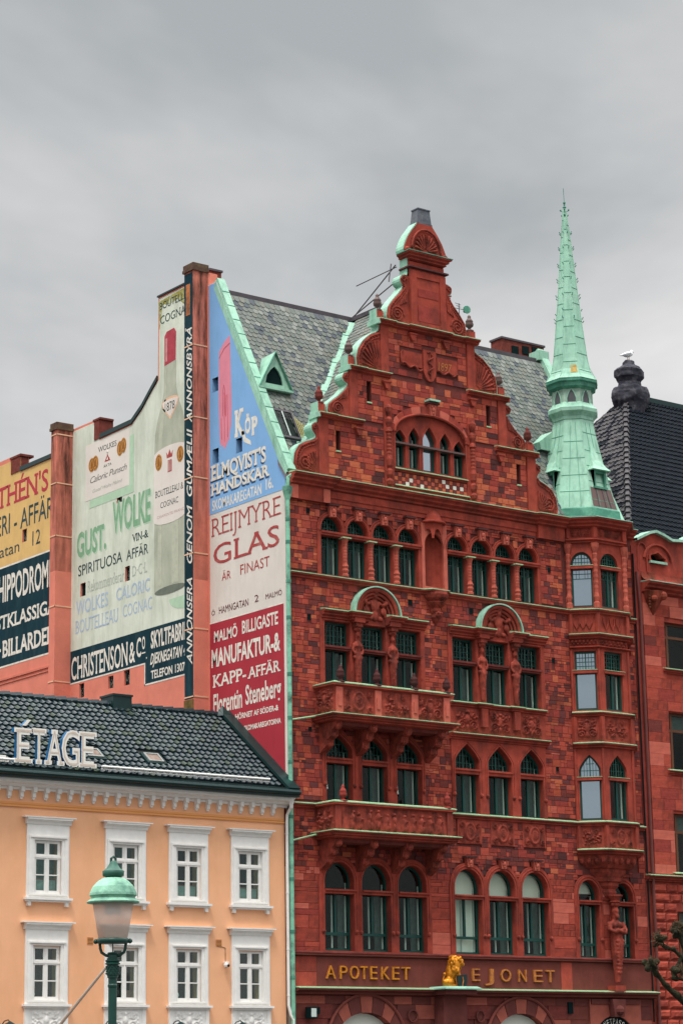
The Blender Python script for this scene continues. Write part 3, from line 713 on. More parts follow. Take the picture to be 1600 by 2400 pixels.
# ---- 4th floor colonnettes and niche
def colonnette(cx,z0,z1,y=-.02,r=.075):
    H=z1-z0; pr=[(r*1.45,0),(r*1.45,.06),(r*1.1,.1),(r*1.5,H*.16),(r*1.15,H*.22),(r*1.5,H*.27),(r*.95,H*.34),(r*.85,H*.38),(r*.95,H*.40)]
    pr+=[(r*(.86 if i%2 else .97),H*(.42+.4*i/10)) for i in range(11)]+[(r*1.1,H*.84),(r*.9,H*.86),(r*1.3,H*.93),(r*1.6,H*.96),(r*1.6,H)]
    c=MB().lathe(pr,(cx,y,z0),8).build('colonnette',STONE[3],B,smooth=False)
    MB().box(cx-r*2.1,cx+r*2.1,y-.14,y+.12,z1,z1+.035).build('capital_flashing',mintl,c)
for gr in (g4[:4],g4[4:]):
    for i in range(3): colonnette((gr[i][0]+gr[i+1][0])/2,16.80,17.98,-.04)
nb=MB(); cx=NICHE[0]
for i in range(8):   # curved niche
    a0=PI*i/8; a1=PI*(i+1)/8
    nb.quad((cx-.40*math.cos(a0),.02+.36*math.sin(a0),16.88),(cx-.40*math.cos(a1),.02+.36*math.sin(a1),16.88),(cx-.40*math.cos(a1),.02+.36*math.sin(a1),18.8),(cx-.40*math.cos(a0),.02+.36*math.sin(a0),18.8))
nb.build('niche',STONE[1],B)
MB().plate([(5.12,16.76),(6.14,16.76),(6.14,18.9),(5.12,18.9)],[opening(cx,.38,16.88,18.2,18.62,'round')],-.05,.03).build('niche_surround',lightdress,B)
MB().lathe([(.44,0),(.50,.02),(.50,.06),(.44,.08),(.36,.10),(.32,.24),(.20,.40),(.06,.50),(.02,.56)],(cx,.02,18.90),8,rot=PI/8,sy=.8).build('niche_canopy',dressed,B)
for M_,wd in ((frame((5.22,-.0,0),(.7,-.7,0)),.32),(frame((5.45,-.23,0),(1,0,0)),.36),(frame((5.81,-.23,0),(.7,.7,0)),.32)):
    pl=[(0,18.40),(.04,18.40)]+[(wd/2-(wd/2-.04)*math.cos(PI*i/10),18.45+.26*math.sin(PI*i/10)) for i in range(11)]+[(wd-.04,18.40),(wd,18.40),(wd,18.92),(0,18.92)]
    MB(M_).plate(pl,[],0,.05).build('canopy_tracery',dressed,B)
MB().lathe([(.02,15.70),(.10,15.78),(.17,15.9),(.15,16.0),(.2,16.1),(.17,16.2),(.3,16.3),(.34,16.36),(.28,16.40),(.40,16.5),(.44,16.6),(.42,16.7)],(5.62,-.02,0),10).ball((5.62,-.16,15.98),.12,seg=8).ball((5.56,-.25,16.02),.04,seg=6).ball((5.68,-.25,16.02),.04,seg=6).build('niche_corbel',carved,B)
# ---- 3rd floor hoods, tympana, herms
def herm(cx,z0,z1,y=-.1,s=1.0,name='caryatid'):
    H=z1-z0; q=lambda t:z0+H*t
    parts=[((cx,y,q(.80)),(.075*s,.085*s,.115*s)),((cx,y-.08*s,q(.79)),(.02*s,.03*s,.03*s)),((cx-.06,y,q(.885)),(.07*s,.07*s,.05*s)),((cx+.07,y-.02,q(.885)),(.07*s,.07*s,.05*s)),
      ((cx,y-.03,q(.90)),(.10*s,.10*s,.05*s)),('t',[(cx,y+.02,q(.76)),(cx,y+.02,q(.70))],(.05*s,.07*s)),((cx,y,q(.66)),(.155*s,.105*s,.10*s)),
      ((cx-.06*s,y-.08*s,q(.63)),(.055*s,.05*s,.055*s)),((cx+.06*s,y-.08*s,q(.63)),(.055*s,.05*s,.055*s)),('t',[(cx,y,q(.64)),(cx,y,q(.52)),(cx,y-.02,q(.44)),(cx,y,q(.30)),(cx,y,q(.05)),(cx,y,q(0))],(.12*s,.095*s,.13*s,.115*s,.07*s,.06*s)),
      ('t',[(cx-.14*s,y,q(.67)),(cx-.19*s,y-.02,q(.57)),(cx-.12*s,y-.07,q(.50))],(.05*s,.042*s,.04*s)),('t',[(cx+.14*s,y,q(.67)),(cx+.19*s,y-.02,q(.57)),(cx+.12*s,y-.07,q(.50))],(.05*s,.042*s,.04*s)),
      ((cx-.13*s,y-.02,q(.46)),(.05*s,.07*s,.06*s)),((cx+.13*s,y-.02,q(.46)),(.05*s,.07*s,.06*s))]
    for k in range(6): parts.append(((cx+(.03 if k%2 else -.03)*s,y-(.115-.012*k)*s,q(.42-.06*k)),(.045*s,.035*s,.045*s)))
    o=blob(name,parts,carved,B,vox=.028)
    MB().box(cx-.13*s,cx+.13*s,y-.13*s,.0,q(.925),q(1.0)).lathe([(.09*s,0),(.14*s,.06)],(cx,y,q(.89)),8).build('capital',carved,o)
    return o
for c0 in (0,4.96):
    tcx=3.2+c0; 
    for cx in (2.475+c0-(.03 if c0 else 0),3.83+c0): 
        herm(cx,13.42,15.42)
        MB().box(cx-.2,cx+.2,-.28,.0,15.40,15.58).build('entablature_block',dressed,B)
    for a,b in ((1.18+c0,2.86+c0),(3.60+c0,5.18+c0)):
        pa=[(a,0),(a+.02,-.02)]
        s0,s1=(2.26+c0,2.69+c0) if a<3+c0 else (3.62+c0,4.04+c0)
        path=[(a,0),(s0,0),(s0+.02,-.16),(b if b<3.2+c0 else s1,-.16)]+([(s1+.02,0),(b,0)] if b>3.2+c0 else [])
        if a>3+c0: path=[(a,-.16),(s1,-.16),(s1+.03,0),(b,0)]
        MB().sweep(path,corn(15.70,.22,.26,3)).build('window_hood',dressed,B)
        MB().sweep(path,cap_sheet(15.70,.22,.05,.03)).build('copper_flashing',mintl,B)
    R=.86; ty=15.72
    MB().plate([(tcx-R-.02,ty-.1),(tcx+R+.02,ty-.1)]+arc(tcx,ty,R+.02,R+.02,0,PI,24),[],-.02,.06).build('tympanum',dressed,B)
    rb=MB()
    for rr,r2,yy in ((.78,.07,-.17),(.66,.05,-.12),(.56,.04,-.07)): rb.tube([(x,yy,z) for x,z in arc(tcx,ty,rr,rr,0,PI,22)],r2,6)
    rb.build('arch_moulding',dressed,B)
    # barrel copper hood over the arch
    cp=MB(); o1=arc(tcx,ty-.02,R,R,0,PI,26)
    for (x0,z0),(x1,z1) in zip(o1[:-1],o1[1:]):
        n=lambda x,z,k:(tcx+(x-tcx)*k, z if False else ty-.02+(z-ty+.02)*k)
        a1=n(x0,z0,1.0);a2=n(x1,z1,1.0);b1=n(x0,z0,1.045);b2=n(x1,z1,1.045)
        cp.add([(a1[0],-.27,a1[1]),(a2[0],-.27,a2[1]),(b2[0],-.27,b2[1]),(b1[0],-.27,b1[1]),(a1[0],.05,a1[1]),(a2[0],.05,a2[1]),(b2[0],.05,b2[1]),(b1[0],.05,b1[1])],[(0,3,2,1),(3,7,6,2),(4,5,6,7),(0,1,5,4)])
    cp.build('arch_copper_hood',mint,B)
    fig=[((tcx,-.10,16.30),(.085,.09,.10)),((tcx,-.12,16.42),(.12,.10,.04)),((tcx,-.06,16.02),(.17,.09,.22)),((tcx,-.05,15.72),(.13,.08,.2))]
    for s in (-1,1):
        fig+=[('t',[(tcx+s*.13,-.06,16.14),(tcx+s*.28,-.08,16.05),(tcx+s*.40,-.1,16.1)],(.055,.05,.06)),((tcx+s*.40,-.1,16.12),(.08,.08,.09)),((tcx+s*.34,-.06,15.86),(.12,.06,.13)),((tcx+s*.2,-.06,15.62),(.12,.06,.08)),((tcx+s*.42,-.05,15.72),(.07,.05,.09)),((tcx+s*.18,-.05,16.28),(.06,.04,.05))]
    blob('figure_relief',fig,carved,B,vox=.03)
# ---- group 2 aprons
for x0,x1 in ((6.33,7.22),(7.66,8.55),(8.98,9.86)):
    MB().box(x0-.03,x1+.03,-.03,.03,12.38,13.17).build('apron_slab',dressed,B)
    MB().relief(x0,x1,12.42,13.14,pat_scroll(int(x0*10)),-.03,.09).build('scroll_panel',carved,B,smooth=True)
    MB().box(x0-.05,x1+.03,-.02,.03,8.95,9.7).build('apron_slab',dressed,B)
    MB().relief(x0,x1-.02,8.98,9.66,pat_cartouche(int(x0)),-.02,.07).build('cartouche_panel',carved,B,smooth=True)
MB().box(6.1,10.06,-.02,.03,12.3,13.3).build('apron_ground',dressed,B)
course(13.32,.14,.14,[(6.12,0),(7.22,0),(7.24,-.09),(7.6,-.09),(7.62,0),(8.58,0),(8.6,-.09),(8.94,-.09),(8.96,0),(10.04,0)],name='window_sill')
course(12.34,.20,.2,[(6.05,0),(10.1,0)],name='window_cornice',steps=3)
for x in (7.42,8.77): MB().prism([(x-.11,12.6),(x+.11,12.6),(x+.13,13.18),(x-.13,13.18)],-.16,-.02).build('apron_bracket',dressed,B)
course(13.32,.12,.12,[(1.1,0),(5.1,0)],name='window_sill',copper=None)
# ---- balconies
def balcony(x0,x1,d,zb,zt,style):
    o=MB().box(x0,x1,-d,.0,zb-.04,zb+.06).build('balcony',dressed,B)
    path=[(x0,0),(x0,-d),(x1,-d),(x1,0)]
    MB().sweep(path,[(-.14,zb),(0,zb),(0,zt),(-.14,zt)]).build('parapet',carved if style==2 else dressed,o)
    MB().sweep(path,corn(zt+.02,.10,.10,1)).build('parapet_rail',STONE[1],o); MB().sweep(path,cap_sheet(zt+.02,.10,.035)).build('rail_flashing',mintl,o)
    MB().sweep(path,corn(zb,.20,.2,3)).build('balcony_edge',dressed,o); MB().sweep(path,cap_sheet(zb,.20,.03)).build('edge_flashing',mintl,o)
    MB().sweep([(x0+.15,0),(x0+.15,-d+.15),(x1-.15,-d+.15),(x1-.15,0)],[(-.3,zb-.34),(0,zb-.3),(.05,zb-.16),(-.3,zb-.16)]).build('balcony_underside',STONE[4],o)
    # consoles
    for cx in [x0+.22+(x1-x0-.44)*i/3 for i in range(4)]:
        k=MB()
        prof=[(-d+.10,zb-.2),(-d+.10,zb-.36),(-d+.28,zb-.46),(-d+.30,zb-.62),(-d+.50,zb-.70),(-d+.52,zb-.86),(-.12,zb-1.02),(0.02,zb-1.1),(.02,zb-.2)]
        n=len(prof); vs=[(cx-.13,y,z) for y,z in prof]+[(cx+.13,y,z) for y,z in prof]
        k.add(vs,[tuple(range(n)),tuple(range(2*n-1,n-1,-1))]+[(i,i+n,(i+1)%n+n,(i+1)%n) for i in range(n)])
        k.ball((cx,-d+.12,zb-.34),.12,seg=8,rings=5); k.ball((cx,-d+.34,zb-.58),.11,seg=8,rings=5); k.ball((cx,-d+.56,zb-.82),.10,seg=8,rings=5)
        k.build('console',carved,o)
    return o
bl1=balcony(.97,5.36,.90,12.42,13.32,1)
posts=[1.02,2.46,3.86,5.10]
for i,x in enumerate(posts): MB().box(x,x+.24,-.95,-.88,12.45,13.22).box(x+.06,x+.18,-.98,-.949,12.65,13.0).build('pier',lightdress,bl1)
for i in range(3):
    a=posts[i]+.27; b=posts[i+1]-.03
    MB().relief(a,b,12.48,13.2,(pat_cartouche(3),pat_berry(5),pat_scroll(9))[i],-.90,.08).build('relief_panel',carved,bl1,smooth=True)
FL=frame((.97,0,0),(0,-1,0))
MB(FL).relief(.05,.85,12.48,13.2,pat_scroll(4),0,.07).build('relief_panel',carved,bl1,smooth=True)
bl2=balcony(.92,5.32,.90,8.98,9.80,2)
MB().box(.92,1.12,-.95,-.88,9.0,9.72).build('pier',dressed,bl2); MB().box(5.12,5.34,-.95,-.88,9.0,9.72).build('pier',dressed,bl2)
MB().relief(1.2,5.08,9.03,9.72,pat_people(11,4),-.90,.13,.022).build('figure_frieze',carved,bl2,smooth=True)
FL2=frame((.92,0,0),(0,-1,0)); MB(FL2).relief(.06,.84,9.02,9.72,pat_berry(14),0,.08).build('relief_panel',carved,bl2,smooth=True)
def finial(x,y,z,s=1.,m=STONE[7],par=None,name='finial'):
    pr=[(.14,0),(.14,.05),(.06,.08),(.05,.13),(.12,.18),(.135,.25),(.11,.32),(.125,.34),(.09,.40),(.05,.46),(.06,.5),(.02,.56)]
    return MB().lathe([(r*s,h*s) for r,h in pr],(x,y,z),9).build(name,m,par or B,smooth=True)
for x in (1.2,2.56,3.98,5.24): finial(x,-.92,13.35,.95,par=bl1)
for x in (1.22,5.15): finial(x,-.92,9.83,.9,STONE[2],bl2)
# low parapet slab connecting string to the balcony
# ---- oriel
bayb=MB(); 
MFc=frame((11.25,0,0),(.7071,-.7071,0)); MFf=frame((11.90,-.65,0),(1,0,0)); MFr=frame((13.20,-.65,0),(.7071,.7071,0))
FCL=.919
def bay_wall(z0,z1,wn,name='oriel_wall',m=dressed):
    """wn: (half, sill, spring, crown, kind)"""
    b=MB()
    for M,wd in ((MFc,FCL),(MFf,1.30),(MFr,FCL)):
        hl=[]
        if wn: hl=[opening(wd/2+(0.03 if M is MFc else 0),wn[0] if M is not MFf else wn[0]+.04,wn[1],wn[2],wn[3],wn[4])]
        b.plate([(0,z0),(wd,z0),(wd,z1),(0,z1)],hl,.0,.2,M=M)
    return b.build(name,m,B)
ow=[(.35,13.45,15.38,15.38,'rect'),(.35,9.9,11.5,12.0,'ogee'),(.35,16.84,18.28,18.68,'round')]
bay_wall(9.84,12.2,ow[1]); bay_wall(13.3,15.45,ow[0]); bay_wall(16.74,19.1,ow[2])
bay_wall(8.93,9.84,None); bay_wall(12.2,13.3,None); bay_wall(15.45,16.74,None); bay_wall(19.1,19.8,None)
bf=MB().add([(11.3,0.02,8.95),(11.9,-.6,8.95),(13.2,-.6,8.95),(13.8,.02,8.95)],[(0,1,2,3)]).build('oriel_floor',dressed,B)
MB().add([(11.5,.9,9),(12.0,.2,9),(13.1,.2,9),(13.6,.9,9),(11.5,.9,19.6),(12.0,.2,19.6),(13.1,.2,19.6),(13.6,.9,19.6)],[(0,1,5,4),(1,2,6,5),(2,3,7,6)]).build('oriel_interior',dark,B)
def bwin(args,tz,bars,z0,low=False):
    out=[]
    for M,wd,pm,l2 in ((MFc,FCL,glref,1),(MFf,1.30,gls,2),(MFr,FCL,gls,2)):
        a,_,spr,cr,kd=args; a2=a+(.04 if M is MFf else 0)
        k=window_kit('o',a2,cr-z0,spr-z0,kd,tz-z0,lower=l2,bars='grid',top_bars_low=low,paneM=pm,white=(pm is gls))
        k(wd/2+(0.03 if M is MFc else 0),z0,M=M,y=.10,curt=(pm is gls))
        MB(M).box(wd/2-a2-.04,wd/2+a2+.06,-.05,.1,tz-.05,tz+.05).build('transom',dressed,B)
        MB(M).box(wd/2-a2-.05,wd/2+a2+.07,-.065,.0,tz+.05,tz+.065).build('transom_flashing',mintl,B)
bwin(ow[1],11.22,True,9.9); bwin(ow[0],14.70,True,13.45); bwin(ow[2],18.17,True,16.84,True)
for z,d,h in ((9.83,.12,.14),(12.36,.16,.16),(13.36,.13,.14),(15.92,.20,.16),(15.52,.10,.06),(8.95,.22,.16)):
    if z!=9.83: course(z,d,h,BAY,name='oriel_string',copper=mintl if z!=15.52 else None)
course(19.12,.13,.16,BAY,name='oriel_string',copper=None,steps=2)
course(19.78,.30,.30,[(11.0,-.02),(11.2,-.08)]+[(11.90,-.73),(13.20,-.73),(13.95,0.02),(BW1+.1,0.02)],name='oriel_cornice',steps=3,copper=mint)
for M,wd in ((MFc,FCL),(MFf,1.30)):
    for (z0,z1,p) in ((9.05,9.66,pat_berry(1) if M is MFc else pat_cartouche(8)),(12.5,13.2,pat_scroll(21) if M is MFc else pat_berry(8)),(15.58,15.78,pat_frieze(7)),(19.2,19.46,pat_scroll(3))):
        e=.14 if z1-z0>.3 else .02
        MB(M).relief(e,wd-e,z0,z1,p,0,.07,.022).build('relief_panel',carved,B,smooth=True)
    for k in (.28,.5,.72):
        MB(M).tube([(wd*k-.1,-.01,16.5),(wd*k-.09,-.03,16.3),(wd*k,-.03,16.1),(wd*k+.09,-.03,16.3),(wd*k+.1,-.01,16.5)],.022,5).build('blind_tracery',dressed,B)
for cx,cy in ((11.27,-.06),(11.9,-.68),(13.2,-.68),(13.82,-.06)):
    pr=[(.11,16.78),(.11,16.95),(.07,17.0),(.10,17.15),(.07,17.3),(.075,17.4)]+[(.07 if i%2 else .085,17.45+.09*i) for i in range(12)]+[(.09,18.58),(.07,18.62),(.13,18.8),(.15,18.95)]
    MB().lathe(pr,(cx,cy,0),8).build('twisted_column',STONE[3],B)
    for s_,za,zb in ((.07,12.38,13.22),(.06,8.97,9.72),(.06,15.94,16.6),(.08,19.14,19.5)): MB().box(cx-s_,cx+s_,cy-s_,cy+s_,za,zb).build('corner_pier',dressed,B)
    for za,zb in ((9.9,12.2),(13.4,15.45)): MB().tube([(cx,cy+.02,za),(cx,cy+.02,zb)],.05,6).build('corner_shaft',dressed,B)
# oriel corbel: stepped, egg and dart
def ringpoly(s,z): 
    c=(12.55,.0); return [(c[0]+(x-c[0])*s, y*s+.02,z) for x,y in BAY]
lv=[(1.0,8.80),(.98,8.68),(.90,8.52),(.74,8.40),(.62,8.38),(.60,8.28),(.46,8.12),(.44,8.0),(.34,7.96),(.33,7.86),(.22,7.76),(.26,7.66),(.22,7.56),(.17,7.5),(.17,7.4)]
cbm=MB()
for (s0,z0),(s1,z1) in zip(lv[:-1],lv[1:]):
    p0=ringpoly(s0,z0); p1=ringpoly(s1,z1)
    for i in range(3): cbm.quad(p1[i],p1[i+1],p0[i+1],p0[i])
for M,wd,n in ((MFc,FCL,4),(MFf,1.30,5)):
    for i in range(n): cbm.ball(((i+.5)*wd/n,.05,8.62),wd/n*.36,M=M,seg=8,rings=5,sz=1.25)
cbm.build('oriel_corbel',carved,B)
def atlas(cx,z0,z1,y,s):
    H=z1-z0; q=lambda t:z0+H*t
    P=[((cx,y,q(.80)),(.12,.13,.17)),((cx-.02,y-.12,q(.79)),(.03,.04,.045)),((cx-.01,y-.10,q(.745)),(.075,.07,.09)),((cx-.06,y-.1,q(.81)),(.03,.03,.025)),((cx+.05,y-.1,q(.81)),(.03,.03,.025)),
       ('t',[(cx,y+.02,q(.76)),(cx,y+.02,q(.70))],(.09,.11)),((cx,y+.02,q(.655)),(.27,.17,.15)),((cx,y,q(.58)),(.20,.15,.20)),
       ('t',[(cx-.26,y,q(.68)),(cx-.33,y-.08,q(.60)),(cx-.22,y-.20,q(.572)),(cx+.10,y-.24,q(.60)),(cx+.2,y-.20,q(.615))],(.095,.085,.07,.06,.055)),
       ('t',[(cx+.26,y,q(.68)),(cx+.33,y-.08,q(.60)),(cx+.20,y-.22,q(.565)),(cx-.08,y-.26,q(.585)),(cx-.18,y-.22,q(.60))],(.095,.085,.07,.06,.055)),
       ('t',[(cx,y,q(.56)),(cx,y-.03,q(.44)),(cx,y-.03,q(.34)),(cx,y,q(.18)),(cx,y,q(.03))],(.20,.22,.19,.13,.10))]
    for k in range(9):
        w=.16-.012*k
        for sx in (-1,0,1): P.append(((cx+sx*w*.8,y-.19+.012*k,q(.47-.042*k)+.02*abs(sx)),(.055,.05,.06)))
    for k in range(7): P.append(((cx-.12+.04*k,y-.02-.08*math.sin(PI*k/6),q(.875)+.02*(k%2)),(.05,.06,.07)))
    o=blob('atlas_figure',P,carved,B,vox=.026)
    MB().lathe([(.13,0),(.20,.04),(.14,.09),(.18,.14),(.26,.22),(.26,.26)],(cx,y,q(.89)),8).build('capital',carved,o)
atlas(12.52,4.72,7.62,-.26,1)
MB().box(12.28,12.72,-.4,0,4.54,4.72).build('atlas_plinth',dressed,B)
# ---- sign band and ground floor
MB().box(.84,BW1-.02,-.02,.03,4.55,5.42).build('sign_band',plasterbrown,B)
MB().box(.02,.83,-.03,.03,4.55,4.98).build('band_block',STONE[1],B); MB().box(.02,.83,-.028,.03,4.99,5.42).build('band_block',dressed,B); MB().box(10.32,10.78,-.03,.03,4.55,5.42).build('band_block',STONE[1],B)
gb=[]
def allowedg(za,zb):
    iv=[(BW0+.02,BW1-.02)]; cuts=[]
    for c,w,z0,zt in arches:
        R=w*1.0
        if zb<zt-.02:
            t=max(0,(max(za,2.9)-2.9)/(zt-2.9)); q=R*math.sqrt(max(0,1-t*t)); cuts.append((c-q+.02,c+q-.02))
    cuts.append((11.45,13.65)) if za<3.95 else None; cuts.append((5.05,6.75)) if za<3.6 else None
    return subtract(iv,cuts)
gb=stone_rows(0.3,4.32,[.36,.42],.5,1.2,allowedg,.0)
place_blocks(gb,'plinth_block',B,weights=(1,1.4,1,.5),mats=[vous_l,vous_d,plasterbrown,STONE[4]],limit=140)
for c,w,z0,zt in arches:
    n=9
    for i in range(n):
        a0=PI*i/n+.01; a1=PI*(i+1)/n-.01
        ri,ro=w*.78,w*.97; hi=(3.86-3.0)/(w*.78); ho=(zt-2.95)/(w*.97)
        pts=arc(c,2.98,ro,ro*ho,a0,a1,3)+arc(c,2.98,ri,ri*hi,a1,a0,3)
        MB().prism(pts,-.07,.2).build('voussoir',vous_l if i%2==0 else vous_d,B)
    MB().tube([(x,-.08,z) for x,z in arc(c,2.98,w*1.0,(zt-2.95)*1.02,0,PI,24)],.05,6).build('arch_moulding',plasterbrown,B)
    MB().plate(opening(c,w*.76,.25,3.0,3.83,'round'),[],.2,.24).build('shop_window_blind',blind,B)
MB().tube([(x,-.06,z) for x,z in arc(4.335,3.75,.17,.17,0,2*PI,18)],.03,5).plate(arc(4.335,3.75,.13,.13,0,2*PI,16)[:-1],[],-.03,.0).build('roundel',vous_d,B)
MB().tube([(x,-.06,z) for x,z in arc(6.95,3.75,.15,.17,0,2*PI,18)],.03,5).plate(arc(6.95,3.75,.12,.13,0,2*PI,16)[:-1],[],-.03,.0).build('roundel',vous_d,B)
MB().box(9.95+.6,10.75,-.05,.0,3.85,4.2).build('drain_slot',hole,B)
# passage arch with lettering
MB().plate([(11.45,.0),(13.65,.0),(13.65,4.3),(11.45,4.3)],[opening(12.50,.95,.0,2.8,3.80,'round')],-.06,.0).build('passage_surround',vous_l,B)
MB().box(11.5,13.6,-.10,-.05,4.15,4.3).prism([(12.3,3.75),(12.7,3.75),(12.78,4.3),(12.22,4.3)],-.30,-.06).ball((12.5,-.3,3.95),.16,seg=8).build('passage_keystone',vous_d,B)
fan=MB().plate(opening(12.50,.96,2.6,2.8,3.80,'round'),[],.0,.05).build('fanlight_board',hole,B)
msg='LEJONETPASSAGEN'; n=len(msg)
for i,ch in enumerate(msg):
    a=math.radians(164-148*(i+.5)/n); x=12.50+.76*math.cos(a); z=2.82+.80*math.sin(a)
    M=Matrix.Translation((x,-.012,z))@Matrix.Rotation(-(a-PI/2)*-1,4,Vector((0,-1,0)))
    t=text(ch,-.05,.05,-.09,.09,M=M,y=0,serif=.05)
    t.build('letter',t_white,fan)
# canopy block under the lion
MB().box(5.05,6.25,-.75,0,4.36,4.50).prism([(5.2,2.9),(6.1,2.9),(6.1,4.36),(5.2,4.36)],-.45,0).build('lion_bracket',vous_d,B)
MB().sweep([(5.02,0),(5.02,-.78),(6.28,-.78),(6.28,0)],cap_sheet(4.52,.06,.05)).box(5.02,6.28,-.8,0,4.53,4.56).build('copper_flashing',mint,B)
# gilt letters
ls=MB()
def giltword(spec,m):
    for ch,x0,x1 in spec:
        t=text(ch,x0,x1,4.80,5.17,y=-.085,bold=-.004,depth=.06); t.build('gilt_letter',[m,giltd],B)
giltword([('A',1.15,1.49),('P',1.64,1.92),('O',2.02,2.34),('T',2.40,2.66),('E',2.76,3.02),('K',3.17,3.48),('E',3.58,3.85),('T',3.93,4.26)],gilt)
giltword([('E',6.10,6.35),('E',6.66,6.97),('J',7.16,7.51),('O',7.81,8.21),('N',8.52,8.84),('E',9.14,9.51),('T',9.64,10.01)][1:],giltd)
# spotlight box
# ================================================================== GABLE
ZB=19.80
def mir(p): return [(2*XC-x,z) for x,z in reversed(p)]
L1=[(.30,ZB),(.24,20.1),(.30,20.46),(.46,20.72),(.70,20.86),(1.02,20.98),(1.12,21.08),(1.06,21.18),(.96,21.28),(.95,21.42),(1.06,21.52),(1.18,21.52),(1.18,21.84)]
L2=[(1.62,21.84),(1.56,22.0),(1.60,22.2),(1.78,22.36),(2.0,22.52),(2.2,22.72),(2.36,22.92),(2.36,23.0),(2.22,23.05),(2.16,23.16),(2.22,23.3),(2.34,23.34),(2.40,23.34),(2.40,23.55)]
L3=[(2.74,23.55),(2.72,23.9),(2.80,24.2),(3.0,24.5),(3.3,24.76),(3.66,24.92),(3.66,25.27)]
L4=[(4.02,25.27),(3.96,25.5),(4.02,25.8),(4.25,26.1),(4.5,26.36),(4.68,26.6),(4.70,26.68),(4.58,26.72),(4.54,26.84),(4.62,26.98),(4.76,27.02),(4.88,27.0),(4.88,27.75)]
L5=[(4.80,27.75),(4.72,27.9),(4.78,28.1),(4.9,28.36),(5.08,28.62),(5.26,28.84),(5.30,28.9)]
Lall=L1+L2+L3+L4+L5
outl=Lall+mir(Lall)
GW=[(4.42,.22,20.62,21.55,21.82,'ogee'),(4.99,.21,20.62,21.62,21.97,'ogee'),(5.62,.27,20.62,21.62,22.08,'ogee'),(6.26,.21,20.62,21.62,21.97,'ogee'),(6.83,.22,20.62,21.5,21.80,'ogee')]
slits=[(3.19,22.53,23.2),(1.95,20.77,21.42),(8.07,22.5,23.18),(9.30,20.72,21.4)]
gh=[opening(5.6,1.50,20.52,21.7,22.42,'round')]+[[(x-.08,a),(x+.09,a),(x+.09,b),(x-.08,b)] for x,a,b in slits]
GT=.36
def gseg(p): return p
MB().plate([p for p in outl],gh,.03,GT).build('gable_wall',mortar,B)
MB().box(4.1,7.1,.62,.68,20.4,22.5).build('gable_room',dark,B)
# tier widths for the masonry
def allowed_gable(za,zb):
    if zb<=21.76: a=1.56
    elif zb<=23.46: a=2.74
    elif zb<=25.18: a=4.0
    else: return []
    iv=[(a,2*XC-a)]; cuts=[]
    z=za+.01
    if zb>20.0 and za<22.5:
        if za<21.8: cuts.append((4.02,7.2))
        else:
            t=(za-21.6)/(22.72-21.6); 
            if t<1: q=1.6*math.sqrt(1-t*t); cuts.append((5.6-q,5.6+q))
    if zb>20 and zb<22.7: cuts+= [(3.74,4.06),(7.16,7.46)]
    for x,p,q in slits:
        if zb>p+.03 and za<q-.03: cuts.append((x-.08,x+.09))
    if zb>23.75 and za<24.75: cuts.append((5.36,5.92))
    if zb>23.95 and za<24.5: cuts+= [(4.45,5.36),(5.92,6.84)]
    return subtract(iv,cuts)
gbk=[]
for a,b in ((ZB,21.74),(21.90,23.44),(23.62,25.16)): gbk+=stone_rows(a,b,[.16,.18,.20],.16,.46,allowed_gable,.10)
place_blocks(gbk,'gable_stone',B,weights=(7,7,6,3,5,4,3,1.2),limit=300,nameafter='gable_stone_work')
# strips (dressed edges)
for a,b,z0,z1 in ((1.18,1.55,ZB,21.74),(2.40,2.73,21.9,23.46),(3.66,3.98,23.6,25.18)):
    for f in (lambda x:x, lambda x:2*XC-x):
        xa,xb=sorted((f(a),f(b))); MB().box(xa,xb,-.05,.03,z0,z1).build('edge_strip',dressed,B)
# volute fields
vf=MB()
for P in (L1,L2,L3,L4,L5):
    inner_x=P[-1][0] if P is not L5 else 5.3
    poly=[p for p in P]
    if P is L1: poly=P[:-1]+[(1.18,ZB)]
    if P is L2: poly=P[:-1]+[(2.40,21.84)]
    if P is L3: poly=P[:-1]+[(3.66,23.55)]
    if P is L4: continue
    if P is L5: continue
    MB().plate(poly,[],-.02,.03).build('volute_field',dressed,B); MB().plate(mir(poly),[],-.02,.03).build('volute_field',dressed,B)
p4=L4+mir(L4); vf.plate(p4,[],-.03,.03)
p5=L5+mir(L5); vf.plate(p5,[],-.03,.03)
vf.build('crown_field',dressed,B)
vd_=MB(); VL=MB(); VR=MB()
def both(pts,r,seg=5):
    VL.tube(pts,r,seg); VR.tube([(2*XC-x,y,z) for x,y,z in pts],r,seg)
def spir(cx,cz,R,t,n=26,a0=0,s=1): return [(cx+s*R*(1-i/n*.85)*math.cos(a0+t*2*PI*i/n),-.05,cz+R*(1-i/n*.85)*math.sin(a0+t*2*PI*i/n)) for i in range(n+1)]
# edge beads follow the outline
for P,c in ((L1[:7],(1.1,20.2)),(L2[:8],(2.2,22.1)),(L3[:6],(3.5,23.9)),(L4[:8],(4.7,25.7))):
    for k,r in ((.93,.03),(.80,.018)): both([(c[0]+(x-c[0])*k,-.04,c[1]+(z-c[1])*k) for x,z in P],r)
    for i in range(len(P)-1):
        for t in (0,.33,.66):
            x=P[i][0]+(P[i+1][0]-P[i][0])*t; z=P[i][1]+(P[i+1][1]-P[i][1])*t
            x=c[0]+(x-c[0])*.865; z=c[1]+(z-c[1])*.865
            VL.ball((x,-.03,z),.03,seg=5,rings=3); VR.ball((2*XC-x,-.03,z),.03,seg=5,rings=3)
